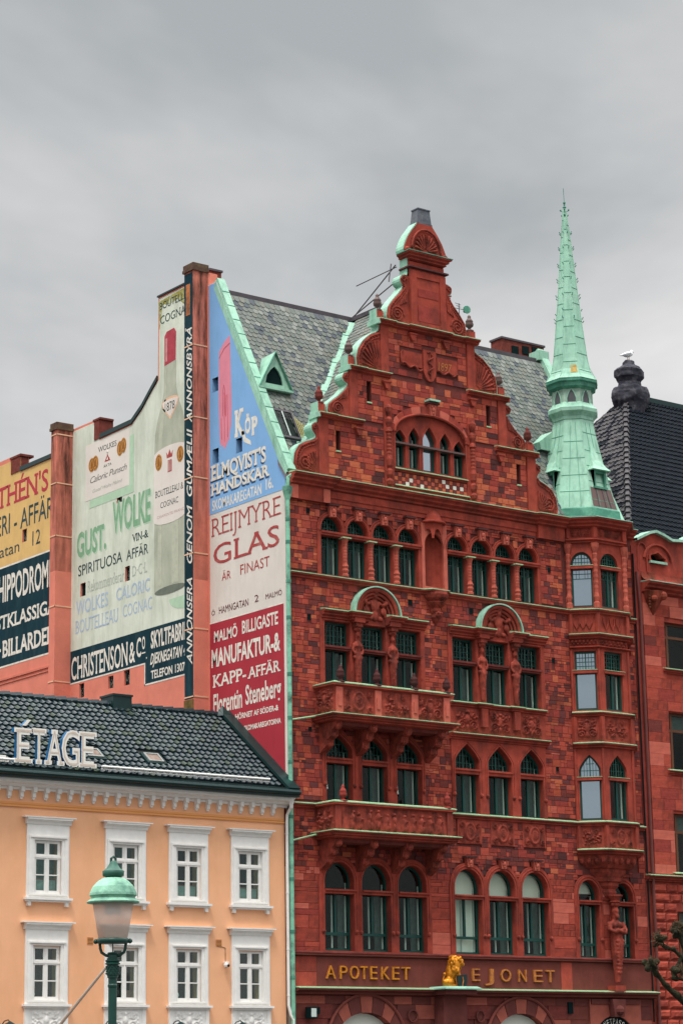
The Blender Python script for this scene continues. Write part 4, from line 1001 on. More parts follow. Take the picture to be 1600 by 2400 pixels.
# shells (tiers 1 and 3): ribs fanning from the lower inner corner
for (ox,oz),P in (((1.12,19.95),L1[:6]),((3.6,23.66),L3[:6])):
    n=8
    for i in range(n):
        a=PI/2+ (PI/2)*(i+.4)/n; R=.62 if P is not L3[:6] and oz<21 else .82
        if oz>21: R=.86
        both([(ox+math.cos(a)*R*.12,-.03,oz+math.sin(a)*R*.12*1.1),(ox+math.cos(a)*R*.6,-.05,oz+math.sin(a)*R*.7),(ox+math.cos(a)*R*.84,-.05,oz+math.sin(a)*R*1.05)],[.012,.026,.038])
# spirals (tiers 2 and 4, foot of tier 1)
both(spir(1.92,22.12,.22,2.2),.026); both(spir(4.36,25.62,.28,2.4),.03); both(spir(.66,20.18,.26,2),.026); both(spir(2.27,23.18,.09,1.4),.022); both(spir(4.66,26.86,.10,1.4),.025); both(spir(1.06,21.38,.09,1.4),.022)
for k in range(5): both([(2.05+.06*k,-.04,22.42+.02*k),(2.12+.06*k,-.05,22.62+.06*k)],.022)
for k in range(5): both([(4.5+.06*k,-.05,25.95+.03*k),(4.55+.06*k,-.05,26.15+.09*k)],.024)
# top shell
for i in range(11):
    a=PI*(i+.5)/11; c=(5.6,27.98); both([(c[0]+math.cos(a)*.10,-.04,c[1]+math.sin(a)*.08),(c[0]+math.cos(a)*.34,-.07,c[1]+math.sin(a)*.40),(c[0]+math.cos(a)*.46,-.07,c[1]+math.sin(a)*.56)],[.015,.04,.05]) if i<6 else None
vd_.tube([(x,-.08,z) for x,z in arc(5.6,27.95,.60,.74,0,PI,20)],.035,6)
for s in(-1,1): vd_.ball((5.6+s*.78,-.05,27.9),.1,seg=8)
def zsplit(mb_,name):
    # one object for each tier
    bounds=(21.0,21.87,23.02,23.58,25.3,26.66,27.7,99); parts=[MB() for _ in bounds]; import bisect
    comp={}
    for f in mb_.f:
        zc=sum(mb_.v[i][2] for i in f)/len(f); k=0
        while zc>bounds[k]: k+=1
        parts[k].add([mb_.v[i] for i in f],[tuple(range(len(f)))])
    for p in parts:
        if p.v: p.build(name,carved,B)
zsplit(VL,'volute_carving'); zsplit(VR,'volute_carving')
vd_.build('shell_arch',carved,B,smooth=True)
# ledges
def gledge(x0,x1,z,d=.16,h=.14,step=None):
    for f in (0,1):
        a,b=(x0,x1) if f==0 else (2*XC-x1,2*XC-x0)
        path=[(a,0),(b,0)]
        if f==0: path=[(a,-.05),(a+.55,-.05),(a+.58,0),(b,0)]
        else: path=[(a,0),(b-.58,0),(b-.55,-.05),(b,-.05)]
        course(z,d,h,path,name='gable_ledge')
        # return along the side
        xe=a if f==0 else b
        MB().box(xe-.05 if f==0 else xe-.02, xe+.02 if f==0 else xe+.05, -.17,GT+.02,z-.14,z+.02).build('ledge_end',mint if f==0 else dressed,B)
gledge(1.16,2.90,21.84); gledge(2.36,4.02,23.55)
course(25.29,.18,.15,[(3.54,-.06),(4.05,-.06),(4.08,0),(4.85,0),(4.87,-.08),(6.33,-.08),(6.35,0),(7.13,0),(7.16,-.06),(7.66,-.06)],name='gable_ledge')
MB().box(3.47,3.56,-.2,GT+.02,25.13,25.31).build('ledge_end',mint,B)
# tier 4 shaft
tb=MB(); tb.box(4.88,6.32,-.10,.03,25.32,27.30); 
tb.box(4.88,5.12,-.14,-.10,25.35,27.2).box(6.08,6.32,-.14,-.10,25.35,27.2).box(5.12,6.08,-.13,-.10,26.98,27.2).box(5.12,6.08,-.13,-.10,25.35,25.5)
tb.build('attic_shaft',dressed,B)
MB().box(5.18,6.02,-.115,-.10,25.52,26.05).box(5.18,6.02,-.112,-.10,26.35,26.62).build('attic_panel_stone',STONE[2],B)
MB().sweep([(4.86,GT),(4.86,-.12),(6.34,-.12),(6.34,GT)],corn(27.33,.07,.08,1)).build('attic_string',STONE[7],B)
MB().box(4.9,6.3,-.08,GT,27.3,27.5).build('attic_neck',dressed,B)
MB().sweep([(4.93,GT),(4.93,-.08),(6.27,-.08),(6.27,GT)],corn(27.80,.22,.26,3)).build('attic_cornice',dressed,B)
MB().sweep([(4.93,GT),(4.93,-.08),(6.27,-.08),(6.27,GT)],cap_sheet(27.80,.22,.03)).build('copper_flashing',mintd,B)
cp=MB().box(5.30,5.92,-.02,.40,28.88,28.95)
cp.add([(5.31,.0,28.9),(5.91,.0,28.9),(5.91,.38,28.9),(5.31,.38,28.9),(5.38,.03,29.42),(5.86,.03,29.42),(5.86,.35,29.42),(5.38,.35,29.42)],[(0,1,5,4),(1,2,6,5),(2,3,7,6),(3,0,4,7),(4,5,6,7)]); cp.box(5.36,5.88,.01,.37,29.42,29.46)
cp.build('chimney_cowl',mat('lead_sheet',(.07,.08,.10),.45,.4,6,mottled=(.2,.22,.22),mott=.5),B)
# copper coping following the curls
cop=MB(); P=Lall; 
def ribbon(P,sgn):
    Q=P if sgn<0 else [(2*XC-x,z) for x,z in P]
    n=len(Q); off=.035
    nr=[]
    for i in range(n):
        a=Vector(Q[max(i-1,0)]); b=Vector(Q[min(i+1,n-1)]); d=(b-a).normalized(); nr.append(Vector((-d.y,d.x)) if sgn<0 else Vector((d.y,-d.x)))
    for i in range(n-1):
        p0=Vector(Q[i])+nr[i]*0.0; p1=Vector(Q[i+1]); o0=p0+nr[i]*off; o1=p1+nr[i+1]*off
        y0,y1=-.0,GT+.03
        cop.add([(p0.x,y0,p0.y),(p1.x,y0,p1.y),(o1.x,y0,o1.y),(o0.x,y0,o0.y),(p0.x,y1,p0.y),(p1.x,y1,p1.y),(o1.x,y1,o1.y),(o0.x,y1,o0.y)],[(0,1,2,3),(3,2,6,7),(7,6,5,4),(1,0,4,5)])
def segs(sgn):
    global cop
    for P in (L1,L2,L3,L4,L5): 
        cop=MB()
        # refine with smoothing
        Q=[P[0]]
        for a,b in zip(P[:-1],P[1:]): Q+= [((a[0]+b[0])/2,(a[1]+b[1])/2), b]
        S=[Q[0]]+[((Q[i-1][0]+2*Q[i][0]+Q[i+1][0])/4,(Q[i-1][1]+2*Q[i][1]+Q[i+1][1])/4) for i in range(1,len(Q)-1)]+[Q[-1]]
        ribbon(S,sgn); cop.build('gable_coping',mint,B)
segs(-1); segs(1); pass
for x,z,s in ((1.34,21.88,1.15),(2.52,23.6,1.15),(3.70,25.33,1.15)):
    for q in (x,2*XC-x):
        MB().box(q-.13,q+.13,.0,.26,z-.02,z+.30).build('finial_block',dressed,B); 
        finial(q,.13,z+.30,1.05,STONE[4] if z<23 else browncop)
        if q<XC: MB().box(q-.155,q-.13,-.0,GT,z-.02,z+.34).build('copper_flashing',mint,B)
# emblem
em=MB(); sh=[(5.38,24.62),(5.90,24.62),(5.90,24.0)]+arc(5.64,24.0,.26,.42,0,-PI,12)[1:-1]+[(5.38,24.0)]
em.plate(sh[::-1],[],-.06,.03)
e_=em.build('shield_relief',dressed,B)
pt=[(5.64+.11*math.sin(i/20*4*PI)*(1-.2*i/20),-.09,24.5-.7*i/20) for i in range(21)]
MB().tube([(5.64,-.08,24.5),(5.64,-.08,23.68)],.018,5).tube(pt,.026,6).tube([(5.52,-.08,24.52),(5.62,-.08,24.56),(5.74,-.08,24.5),(5.70,-.08,24.42)],.024,5).build('serpent_and_rod',carved,e_)
MB().box(4.5,5.34,-.035,.03,23.98,24.46).build('ribbon_tablet',dressed,B); MB().box(5.95,6.80,-.035,.03,23.98,24.46).build('ribbon_tablet',dressed,B)
MB().tube([(4.5+.84*i/12,-.06,24.02+.05*math.sin(i*1.1)-.01*i) for i in range(13)],.03,5).tube([(5.96+.84*i/12,-.06,23.96+.05*math.sin(i*1.1+1)) for i in range(13)],.03,5).tube([(4.48,-.06,24.05),(4.46,-.06,24.35),(4.56,-.06,24.46)],.025,5).build('ribbon_relief',carved,B)
text('1897',6.0,6.52,24.04,24.30,y=-.045,shear=.1,slope=.0,bold=-.01).build('gilt_numerals',giltd,B)
text('ANNO',4.62,5.22,24.08,24.30,y=-.045,bold=-.015).build('worn_lettering',carved,B)
# gable windows
def gp():
    b=MB(); b.plate(opening(5.6,1.51,20.5,21.7,22.42,'round'),[opening(*w) for w in GW],.06,.28); return b.build('window_surround',dressed,B)
gp()
for w in GW:
    k=window_kit('gw',w[1],w[4]-w[2],w[3]-w[2],'ogee',.78,lower=1,bars=None,paneM=glref if w is GW[2] else gls); k(w[0],w[2],y=.18,curt=True)
    MB().tube(archivolt(w,0,.05,.03,zfrom=20.6),.025,5).build('archivolt',dressed,B)
MB().box(4.1,7.1,-.02,.2,21.36,21.42).build('transom',browncop,B)
ar=MB()
ot=[(5.6+1.58*math.cos(PI*i/24),21.72+1.0*math.sin(PI*i/24)) for i in range(25)]; it=[(5.6+1.46*math.cos(PI*i/24),21.72+.72*math.sin(PI*i/24)) for i in range(25)]
for i in range(0,24,2):
    MB().prism([it[i],ot[i],ot[i+1],ot[i+2],it[i+2],it[i+1]],-.05-.01*(i%4==0),.1).build('arch_stone',(dressed,lightdress,STONE[2])[i//2%3],B)
MB().tube([(x,-.06,z) for x,z in it],.045,6).tube([(7.06,-.04,21.72),(7.06,-.04,20.5)],.03,6).tube([(4.14,-.04,21.72),(4.14,-.04,20.5)],.03,6).build('arch_moulding',dressed,B)
[MB().box(x_,x_+.08,-.03,.1,20.0,21.75).build('jamb_stone',dressed,B) for x_ in (4.04,7.08)]
keystone(5.64,22.42,22.86,.18,.3,.16); MB().box(5.42,5.86,-.28,0,22.88,22.94).build('copper_flashing',mint,B)
course(20.52,.08,.08,[(4.12,0),(7.08,0)],name='window_sill'); course(19.98,.06,.07,[(4.12,0),(7.14,0)],name='panel_ledge')
chk=[]; ncol=20
for r in range(3):
    for c in range(ncol):
        x=4.13+(2.95)*c/ncol; chk.append((x+.008,x+2.95/ncol-.008,20.02+r*.135,20.02+(r+1)*.135-.012,(r+c)%2))
for x0,x1,z0,z1,q in chk:
    rr=random.random(); m=(STONE[0] if rr<.6 else (STONE[3] if rr<.85 else p_label)) if q else (STONE[4] if rr<.5 else (STONE[2] if rr<.8 else STONE[5]))
    o=bpy.data.objects.new('checker_tile',cube_mesh('checker_tile',m)); COL.objects.link(o); o.parent=B; o.matrix_parent_inverse=Matrix.Translation(-B.location)
    o.matrix_basis=Matrix.Translation((x0,-.01,z0))@Matrix.Diagonal((x1-x0,.06,z1-z0,1))
# slit sills, ornamental pilasters
for x,a,b in slits:
    MB().box(x-.08,x+.09,.2,.25,a,b).build('slit_back',hole,B); MB().box(x-.09,x+.10,-.03,.1,a-.05,a-.005).build('slit_sill',mintl,B)
for x in (3.90,7.31):
    o=MB().box(x-.15,x+.15,-.04,.03,19.8,22.65).build('pilaster',dressed,B)
    pr=[(.10,19.95),(.13,20.05),(.05,20.15),(.11,20.25),(.12,20.38),(.05,20.48),(.10,20.55),(.12,20.75),(.08,20.9)]+[(.07 if i%2 else .09,20.95+.06*i) for i in range(12)]+[(.12,21.66),(.09,21.75),(.06,21.8),(.12,21.95),(.13,22.05),(.05,22.15),(.12,22.3),(.14,22.42),(.05,22.55)]
    MB().lathe(pr,(x,-.06,0),8).build('candelabra_column',carved,o)
for x,z in ((2.72,21.55),(8.50,21.55),(3.85,23.25),(7.38,23.25),(4.95,25.02),(6.32,25.0)):
    MB().prism([(x-.05,z-.2),(x+.05,z-.2),(x+.14,z),(x-.14,z)],-.12,0).box(x-.16,x+.16,-.14,0,z,z+.05).build('small_corbel',dressed,B)
# ================================================================== ROOFS of the corner house
K=1.95; RY,RZ=3.70,26.62
def mainZ(y): return 19.80+K*(y-.05)
sl=math.hypot(1,K); bdir=Vector((0,1/sl,K/sl)); nrm=Vector((0,-K/sl,1/sl))
def tile_field(O,a,b,n,W,H,inside,tw,th,mats,wts,parent,name,shape='scale',limit=300,near=None,lift=.03,jitter=.15):
    """tiles on a roof plane: O origin, a right, b up the slope, n outward normal"""
    if shape=='scale':
        pts=[(-.48*tw,th*.95),(-.48*tw,-th*.05)]+[(.48*tw*-math.cos(PI*i/4), -th*.05-th*.42*math.sin(PI*i/4)) for i in range(1,4)]+[(.48*tw,-th*.05),(.48*tw,th*.95)]
        nn=len(pts); zt=[.006+lift*(1-(p[1]+.5*th)/(1.5*th)) for p in pts]
        V=[(p[0],z,p[1]) for p,z in zip(pts,zt)]+[(p[0],-.005,p[1]) for p in pts[1:-1]]
        F=[tuple(range(nn))]+[(i+1,nn+i,nn+i+1,i+2) for i in range(nn-3)]
        F=[tuple(reversed(f)) for f in F] if False else F
    else:
        # pantile: flat pan and rounded roll, front edge raised
        xs=[-.5,-.30,.0,.12,.25,.38,.5]; hs=[.012,.0,.0,.030,.045,.030,.012]
        V=[];F=[]
        for zz,l in ((-.08*th,lift),(1.0*th,.0)):
            for x,h in zip(xs,hs): V.append((x*tw,h*tw/.22+l,zz))
        m=len(xs)
        for i in range(m-1): F.append((i,i+1,i+1+m,i+m))
        for x,h in zip(xs,hs): V.append((x*tw,-.01,-.08*th))
        for i in range(m-1): F.append((2*m+i,2*m+i+1,i+1,i))
    T=Matrix(((a.x,n.x,b.x,0),(a.y,n.y,b.y,0),(a.z,n.z,b.z,0),(0,0,0,1)))
    V2=[T@Vector(v) for v in V]
    items=[]
    rows=int(H/th); cols=int(W/tw)+1
    for r in range(rows):
        for c in range(cols):
            u=(c+(.5 if r%2 and shape=='scale' else 0))*tw; v=(r+.3)*th
            if u>W or not inside(u,v): continue
            items.append((O+a*u+b*v+n*random.uniform(0,lift*jitter*2), random.choices(range(len(mats)),wts)[0]))
    if near: items.sort(key=lambda t:near(t[0]))
    mes=[]
    for mm in mats:
        me=bpy.data.meshes.new(name); me.from_pydata([tuple(v) for v in V2],[],F); me.materials.append(mm); mes.append(me)
    for p,mi in items[:limit]:
        o=bpy.data.objects.new(name,mes[mi]); COL.objects.link(o); o.parent=parent
        o.matrix_parent_inverse=Matrix.Translation(-parent.location) if parent.type=='EMPTY' else Matrix.Identity(4)
        o.location=p
    if len(items)>limit:
        bb=MB()
        for p,mi in items[limit:]: bb.add([tuple(v+p) for v in V2],F,mi)
        bb.build(name+'_field',mats,parent,kind='stuff')
    return len(items)
kx=1.30
def vx(z): return 5.40-(RZ-.02-z)/kx
rb=MB()
rb.add([(.32,.05,19.8),(13.85,.05,19.8),(13.85,RY,RZ-.02),(.32,RY,RZ-.02),(13.85,7.3,19.8),(.32,7.3,19.8)],[(0,1,2,3),(3,2,4,5),(0,3,5),(1,4,2)])
rb.add([(5.40,GT-.1,RZ-.03),(5.40,RY,RZ-.03),(vx(21.0),GT-.1,21.0),(vx(21.0),RY-2.8,21.0),(10.80-vx(21.0),GT-.1,21.0),(10.80-vx(21.0),RY-2.8,21.0)],[(0,1,3,2),(0,4,5,1)])
roof=rb.build('roof',roofbase,B)
a_=Vector((1,0,0)); O1=Vector((0.15,.07,19.84))
sw=(5,2.2,2,3,2.5)
H1=7.78
CAMP=Vector((-40.59,-56.19,1.7))
near=lambda p:(p-CAMP).length
def ins_l(u,v):
    z=O1.z+v*bdir.z; x=.15+u
    if z>26.45: return False
    if x>vx(z)-.15: return False
    if .22<x<1.02 and 21.0<z<22.15: return False
    return True
tile_field(O1,a_,bdir,nrm,6,H1,ins_l,.20,.19,SLATE,sw,roof,'slate',limit=200,near=near,lift=.022)
def ins_r(u,v):
    z=O1.z+v*bdir.z; x=5.6+u
    if z>26.45 or x>13.6: return False
    return x>10.80-vx(z)+.15
tile_field(Vector((5.6,.07,19.84)),a_,bdir,nrm,8.6,H1,ins_r,.20,.19,SLATE,sw,roof,'slate',limit=100,near=lambda p:abs(p.x-9.5)+abs(p.z-24),lift=.022)
# cross roof left slope
s2=math.hypot(1,kx); b2=Vector((1/s2,0,kx/s2)); n2=Vector((-kx/s2,0,1/s2)); a2=Vector((0,-1,0))
O2=Vector((vx(20.8),RY,20.8))
def ins_c(u,v):
    p=O2+a2*u+b2*v
    return p.y>GT+.05 and p.z<RZ-.12 and mainZ(p.y)<p.z-.25
tile_field(O2,a2,b2,n2,3.3,7.6,ins_c,.20,.19,[SLATE[4],SLATE[0],SLATE[3],SLATE[1]],(4,2,2,1),roof,'slate',limit=0,lift=.022)
# valley copper, ridges, hip coping
def strip(p,q,w,n_,t=.04,m=mint,name='valley_copper',par=None,seams=0):
    p=Vector(p);q=Vector(q);d=(q-p).normalized();n_=Vector(n_).normalized();s=d.cross(n_).normalized()*w/2
    b=MB(); vs=[p-s,p+s,q+s,q-s]; vs+= [v+n_*t for v in vs]
    b.add([tuple(v) for v in vs],[(0,1,2,3),(4,5,6,7),(0,1,5,4),(1,2,6,5),(2,3,7,6),(3,0,4,7)])
    o=b.build(name,m,par or roof)
    if seams:
        for k in range(1,seams):
            c=p+(q-p)*k/seams; MB().add([tuple(c-s*1.02+n_*t),tuple(c+s*1.02+n_*t),tuple(c+s*1.02+n_*(t+.015)+d*.03),tuple(c-s*1.02+n_*(t+.015)+d*.03),tuple(c-s*1.02+n_*t+d*.035),tuple(c+s*1.02+n_*t+d*.035)],[(0,1,2,3),(3,2,5,4)]).build('seam',mintd,o)
    return o
vt=(vx(26.35)-.02,3.42,26.38); vb_=(vx(20.6),.46,20.62)
strip(vb_,vt,.46,(-.35,-.55,.6),.06,seams=9)
strip((10.80-vt[0],vt[1],vt[2]),(10.80-vb_[0],vb_[1],vb_[2]),.5,(.35,-.55,.6),.06)
MB().box(.2,13.9,RY-.12,RY+.12,RZ-.1,RZ+.06).build('ridge_cap',ridge_m,roof); MB().box(5.28,5.52,GT,RY,RZ-.1,RZ+.04).build('ridge_cap',ridge_m,roof)
# side wall coping over the blue wall
strip((.12,-.02,19.86),(.12,RY+.05,27.0),.28,nrm,.10,name='verge_coping',seams=13,m=mint)
MB().add([(-.04,-.05,19.8),(-.04,RY+.05,26.98),(.02,RY+.05,26.98),(.02,-.05,19.8),(-.04,.06,19.65),(-.04,RY+.12,26.7)],[(0,4,5,1),(0,1,2,3)]).build('verge_fascia',mint,roof)
strip((13.76,-.02,19.86),(13.76,RY+.05,27.0),.30,nrm,.16,name='verge_coping',m=mint)
MB().box(13.5,13.95,RY-.3,RY+.25,26.6,26.95).build('verge_head',mint,roof)
MB().add([(.0,-.04,19.75),(.3,-.04,19.75),(.3,.5,20.5),(0,.5,20.5),(-.08,-.1,19.5),(-.08,.35,20.1)],[(0,1,2,3),(0,3,5,4)]).build('gutter_sheet',ridge_m,roof)
# dormer (triangular)
dz=22.95; dy=1.50; ay=2.35
dm=MB(); A_=(.66,dy,24.02); Lp=(.08,dy,dz-.02); Rp=(1.26,dy,dz-.02); Rb=(.66,2.3,24.06)
lb=(.08,(dz-19.8)/K+.05,dz); rb2=(1.26,(dz-19.8)/K+.05,dz)
dm.add([A_,Lp,lb,Rb,Rp,rb2,(.66,dy-.06,24.1),(.0,dy-.06,dz-.08),(1.34,dy-.06,dz-.08)],[(6,7,2,3),(6,3,5,8)])
dm.plate([(.06,dz-.02),(1.28,dz-.02),(.66,24.02)],[[(.30,dz+.10),(.98,dz+.10),(.92,dz+.35),(.80,dz+.55),(.66,dz+.68),(.50,dz+.55),(.36,dz+.35)]],dy,dy+.05)
dm.box(.02,1.32,dy-.08,dy+.3,dz-.1,dz-.03)
d_=dm.build('dormer',mint,B); MB().add([(.1,dy+.06,dz),(1.2,dy+.06,dz),(.66,dy+.06,23.95)],[(0,1,2)]).build('dormer_void',hole,d_)
MB().tube([(.04,dy-.06,dz-.05),(.66,dy-.06,24.1),(1.3,dy-.06,dz-.05)],.03,5).build('dormer_edge',mintd,d_)
# skylight at the foot of the slope
def on_main(x,z,off=0.0):
    y=(z-19.8)/K+.05; return (x+0,y+nrm.y*off,z+nrm.z*off)
sk=MB()
q=lambda x0,x1,z0,z1,o: [on_main(x0,z0,o),on_main(x1,z0,o),on_main(x1,z1,o),on_main(x0,z1,o)]
sk.add(q(.22,1.0,21.05,22.1,.02)+q(.22,1.0,21.05,22.1,.12),[(0,1,5,4),(1,2,6,5),(2,3,7,6),(3,0,4,7)])
sk.add(q(.22,1.0,21.05,22.1,.12)+q(.28,.94,21.12,22.02,.12),[(0,1,5,4),(1,2,6,5),(2,3,7,6),(3,0,4,7)])
s_=sk.build('roof_window',ridge_m,B); MB().add(q(.28,.94,21.12,22.02,.10),[(0,1,2,3)]).build('pane',gls,s_); MB().add(q(.58,.62,21.12,22.02,.13),[(0,1,2,3)]).build('glazing_bar',inner,s_)
yb_=MB()
for i in range(7): x=1.02+.07*i; yb_.add(q(x,x+.03,21.2,22.0-.06*i,.05),[(0,1,2,3)])
yb_.build('yellow_lath',mat('yellow_lath_paint',(.45,.40,.12),.7,.2,5),s_)
# chimneys on the ridge
def chimney(x0,x1,y0,y1,z0,z1,name='chimney',pots=0,par=None):
    o=MB().box(x0,x1,y0,y1,z0,z1).build(name,brick_m,par or B); MB().box(x0-.04,x1+.04,y0-.04,y1+.04,z1,z1+.07).build('chimney_cap',ridge_m,o)
    return o
ch=MB().box(12.3,14.35,4.6,5.1,26.0,27.65)
c_=chimney(12.9,14.9,4.7,5.3,25.5,27.62)
MB().box(13.35,13.65,4.66,4.70,27.1,27.42).box(13.85,14.15,4.66,4.70,27.2,27.5).box(14.3,14.6,4.66,4.7,27.25,27.55).build('flue_opening',hole,c_)
chimney(7.45,7.95,2.4,2.9,25.0,26.55)
chimney(.30,.74,4.55,5.1,26.5,27.62)
# stay rods and loudspeaker mast
MB().tube([(5.45,3.7,26.7),(4.85,.6,27.55)],.022,5).tube([(5.4,3.7,26.7),(4.75,.62,26.9)],.022,5).tube([(4.75,.7,27.6),(4.6,.65,26.95)],.02,5).tube([(4.9,.6,27.5),(4.0,1.6,26.95)],.018,5).build('stay_rod',ridge_m,B)
# ================================================================== PAINTED SIDE WALL of the corner house (plane X=0, u=-Y)
S=SIDE
def rect(u0,u1,z0,z1): return [(u0,z0),(u1,z0),(u1,z1),(u0,z1)]
bwins=[rect(-3.95,-3.61,23.26,23.72),rect(-3.95,-3.60,20.90,21.38),rect(-2.64,-2.30,20.96,21.43)]
ztop=lambda y: 19.78+(y-.05)*1.955
side_out=[(-4.20,0),(-.07,0),(-.07,19.70),(-3.70,26.92),(-4.20,26.92)]
sw_=MB(S).plate(side_out,bwins,-.03,.32).build('side_wall',p_white,B)
def panel(name,outl,holes,m,par,y=-.034,th=.0035): return MB(S).plate(outl,holes,y-th,y).build(name,m,par)
bz=19.29
blue=panel('blue_painted_field',[(-4.19,bz),(-.06,bz),(-.02,19.70),(-3.70,26.9),(-4.19,26.9)],bwins,p_blue,sw_)
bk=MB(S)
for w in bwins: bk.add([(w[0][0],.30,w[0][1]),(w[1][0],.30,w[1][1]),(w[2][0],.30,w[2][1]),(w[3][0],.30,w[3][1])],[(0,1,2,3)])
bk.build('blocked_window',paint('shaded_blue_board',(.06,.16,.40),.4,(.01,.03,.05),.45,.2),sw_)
# window reveal lining painted blue
rv=MB(S)
for w in bwins:
    (a,z0),(b,_),(_,z1),_2=w
    rv.add([(a,-.03,z0),(b,-.03,z0),(b,-.03,z1),(a,-.03,z1),(a,.31,z0),(b,.31,z0),(b,.31,z1),(a,.31,z1)],[(0,1,5,4),(1,2,6,5),(2,3,7,6),(3,0,4,7)])
    rv.box(a,a+.0035,-.03,.3,z0,z1).box(b-.0035,b,-.03,.3,z0,z1)
rv.build('window_reveal',p_blue,sw_)
red=panel('crimson_painted_field',[(-4.13,8.0),(-.20,8.0),(-.20,15.79),(-4.13,15.79)],[],p_red,sw_)
def T(par,m,body,y0,y1,z0,z1,**k):
    return text(body,-y0,-y1,z0,z1,M=S,y=k.pop('off',-.041),**k).build('lettering',m,par)
shd=mat('blue_shadow_lettering_paint',(.03,.07,.16),.8,.1)
def Tsh(par,m,sm,dx,dz,body,y0,y1,z0,z1,**k):
    T(par,sm,body,y0-dx,y1-dx,z0+dz,z1+dz,off=-.040,**k); T(par,m,body,y0,y1,z0,z1,off=-.0425,**k)
Tsh(blue,t_white,shd,-.03,-.05,"ELMQVIST'S",4.03,1.02,20.36,20.86,bold=.03,serif=.05,shear=.0)
Tsh(blue,t_white,shd,-.04,-.06,"HANDSKAR",4.03,.84,19.88,20.26,bold=.035,serif=.05,shear=.0)
T(blue,t_white,"SKOMAKAREGATAN",3.97,1.28,19.38,19.72,bold=.02); T(blue,t_white,"16.",1.05,.66,19.46,19.80,bold=.02)
T(blue,t_white,"K",2.70,2.16,21.48,22.36,bold=.045,serif=.05); T(blue,t_white,"Ö",2.14,1.83,21.46,22.00,bold=.05); T(blue,t_white,"P",1.79,1.46,21.34,21.94,bold=.045,serif=.04)
MB(S).prism([(-2.34,21.58),(-2.22,21.66),(-2.10,21.36),(-1.84,21.20),(-1.82,21.06),(-2.20,21.24)],-.0425,-.039).build('lettering',t_white,blue)
# glove
gv=[(-3.56,24.22),(-3.55,24.52),(-3.25,24.78),(-2.95,24.92),(-2.93,24.68),(-2.87,22.6),(-2.90,21.95),(-2.98,21.72),(-3.00,21.50),(-3.10,21.46),(-3.16,21.34),(-3.30,21.26),(-3.34,21.40),(-3.44,21.38),(-3.52,21.52),(-3.54,21.8),(-3.58,22.8)]
g_=MB(S).plate(gv,[],-.040,-.037).build('painted_glove',glove_m,blue)
for pts in ([(-3.55,24.30),(-3.25,24.56),(-2.93,24.66)],[(-3.36,22.35),(-3.33,23.2),(-3.28,23.36),(-3.23,23.2),(-3.22,22.35)],[(-3.44,22.3),(-3.42,21.6)],[(-3.27,23.1),(-3.26,21.5)],[(-3.10,23.0),(-3.08,21.6)],[(-3.16,23.0),(-3.19,22.3)]):
    MB(S).tube([(x,-.042,z) for x,z in pts],.008,4).build('glove_seam',t_crim,g_)
# white field text
T(sw_,t_red,"REIJMYRE",4.02,.28,18.56,19.13,serif=.045,bold=-.012,off=-.036); T(sw_,t_red,"GLAS",3.92,.38,17.62,18.26,serif=.04,bold=.004,off=-.036)
T(sw_,t_red,"ÄR",3.46,2.97,17.06,17.32,off=-.036); T(sw_,t_red,"FINAST",2.45,.90,17.07,17.38,off=-.036)
T(sw_,t_maroon,"Ö",4.03,3.85,16.05,16.2,off=-.036); T(sw_,t_maroon,"HAMNGATAN",3.62,2.03,16.04,16.26,off=-.036); T(sw_,t_maroon,"2",1.70,1.49,16.08,16.29,off=-.036); T(sw_,t_maroon,"MALMÖ",1.12,.28,16.07,16.23,off=-.036)
for w,y0,y1,z0,z1,k in (("MALMÖ",3.89,2.62,15.18,15.53,dict(bold=.02)),("BILLIGASTE",2.37,.48,15.21,15.61,dict(bold=.02)),("MANUFAKTUR-&",4.04,.38,14.40,14.97,dict(bold=.03)),
      ("KAPP-",3.97,2.17,13.77,14.16,dict(serif=.05,bold=.015)),("AFFÄR",2.08,.38,13.78,14.12,dict(serif=.05,bold=.015)),("Florentin",3.94,2.39,12.95,13.56,dict(bold=.02)),("Steneberg",2.21,.37,13.00,13.60,dict(bold=.02)),
      ("HÖRNET AF SÖDER-&",2.76,.50,12.62,12.79,dict(bold=.03)),("SKOMAKAREGATORNA",2.29,.39,12.22,12.38,dict(bold=.03))):
    T(red,t_white,w,y0,y1,z0,z1,off=-.041,**k)
panel('border_line',rect(-4.13,-.20,15.79,15.83),[],t_white,sw_,y=-.035)
MB(S).box(-4.24,-4.12,-.05,-.03,8,26.9).build('wall_edge_band',pink,sw_)
# ================================================================== REAR WING
R_=thing('rear_wing',(.5,11,0),'tall pink rendered firewall with faded painted adverts, two buttress chimneys and a stepped top','building')
gout=[(-20,0),(-4.20,0),(-4.20,27.38),(-7.17,27.38),(-7.20,24.55),(-7.45,24.36),(-7.73,24.14),(-8.15,23.80),(-8.79,23.43),(-10.83,23.38),(-10.83,24.06),(-11.16,24.06),(-11.16,24.08),(-14.1,24.10),(-14.1,23.43),(-16.29,23.43),(-16.29,23.97),(-16.9,23.97),(-16.9,24.06),(-20,24.06)]
gw=[rect(-12.02,-11.68,18.04,18.50),rect(-9.17,-8.87,18.06,18.56),rect(-9.72,-9.38,20.83,21.27),rect(-16.07,-15.75,20.72,21.18),rect(-12.05,-11.73,14.58,15.06),rect(-10.20,-9.87,14.63,15.04),rect(-9.22,-8.86,14.59,15.09)]
rw=MB(S).plate(gout,gw,0,.35).build('firewall',pink,R_)
MB(S).plate([(-20,0),(-4.3,0),(-4.3,23.2),(-20,23.2)],[],6.0,6.4).build('far_wall',brick_m,R_)
MB(S).box(-20,-7.3,.36,6.0,23.1,23.3).box(-7.1,-4.8,.36,1.0,26.2,26.5).build('flat_roof',roofbase,R_)
bk=MB(S)
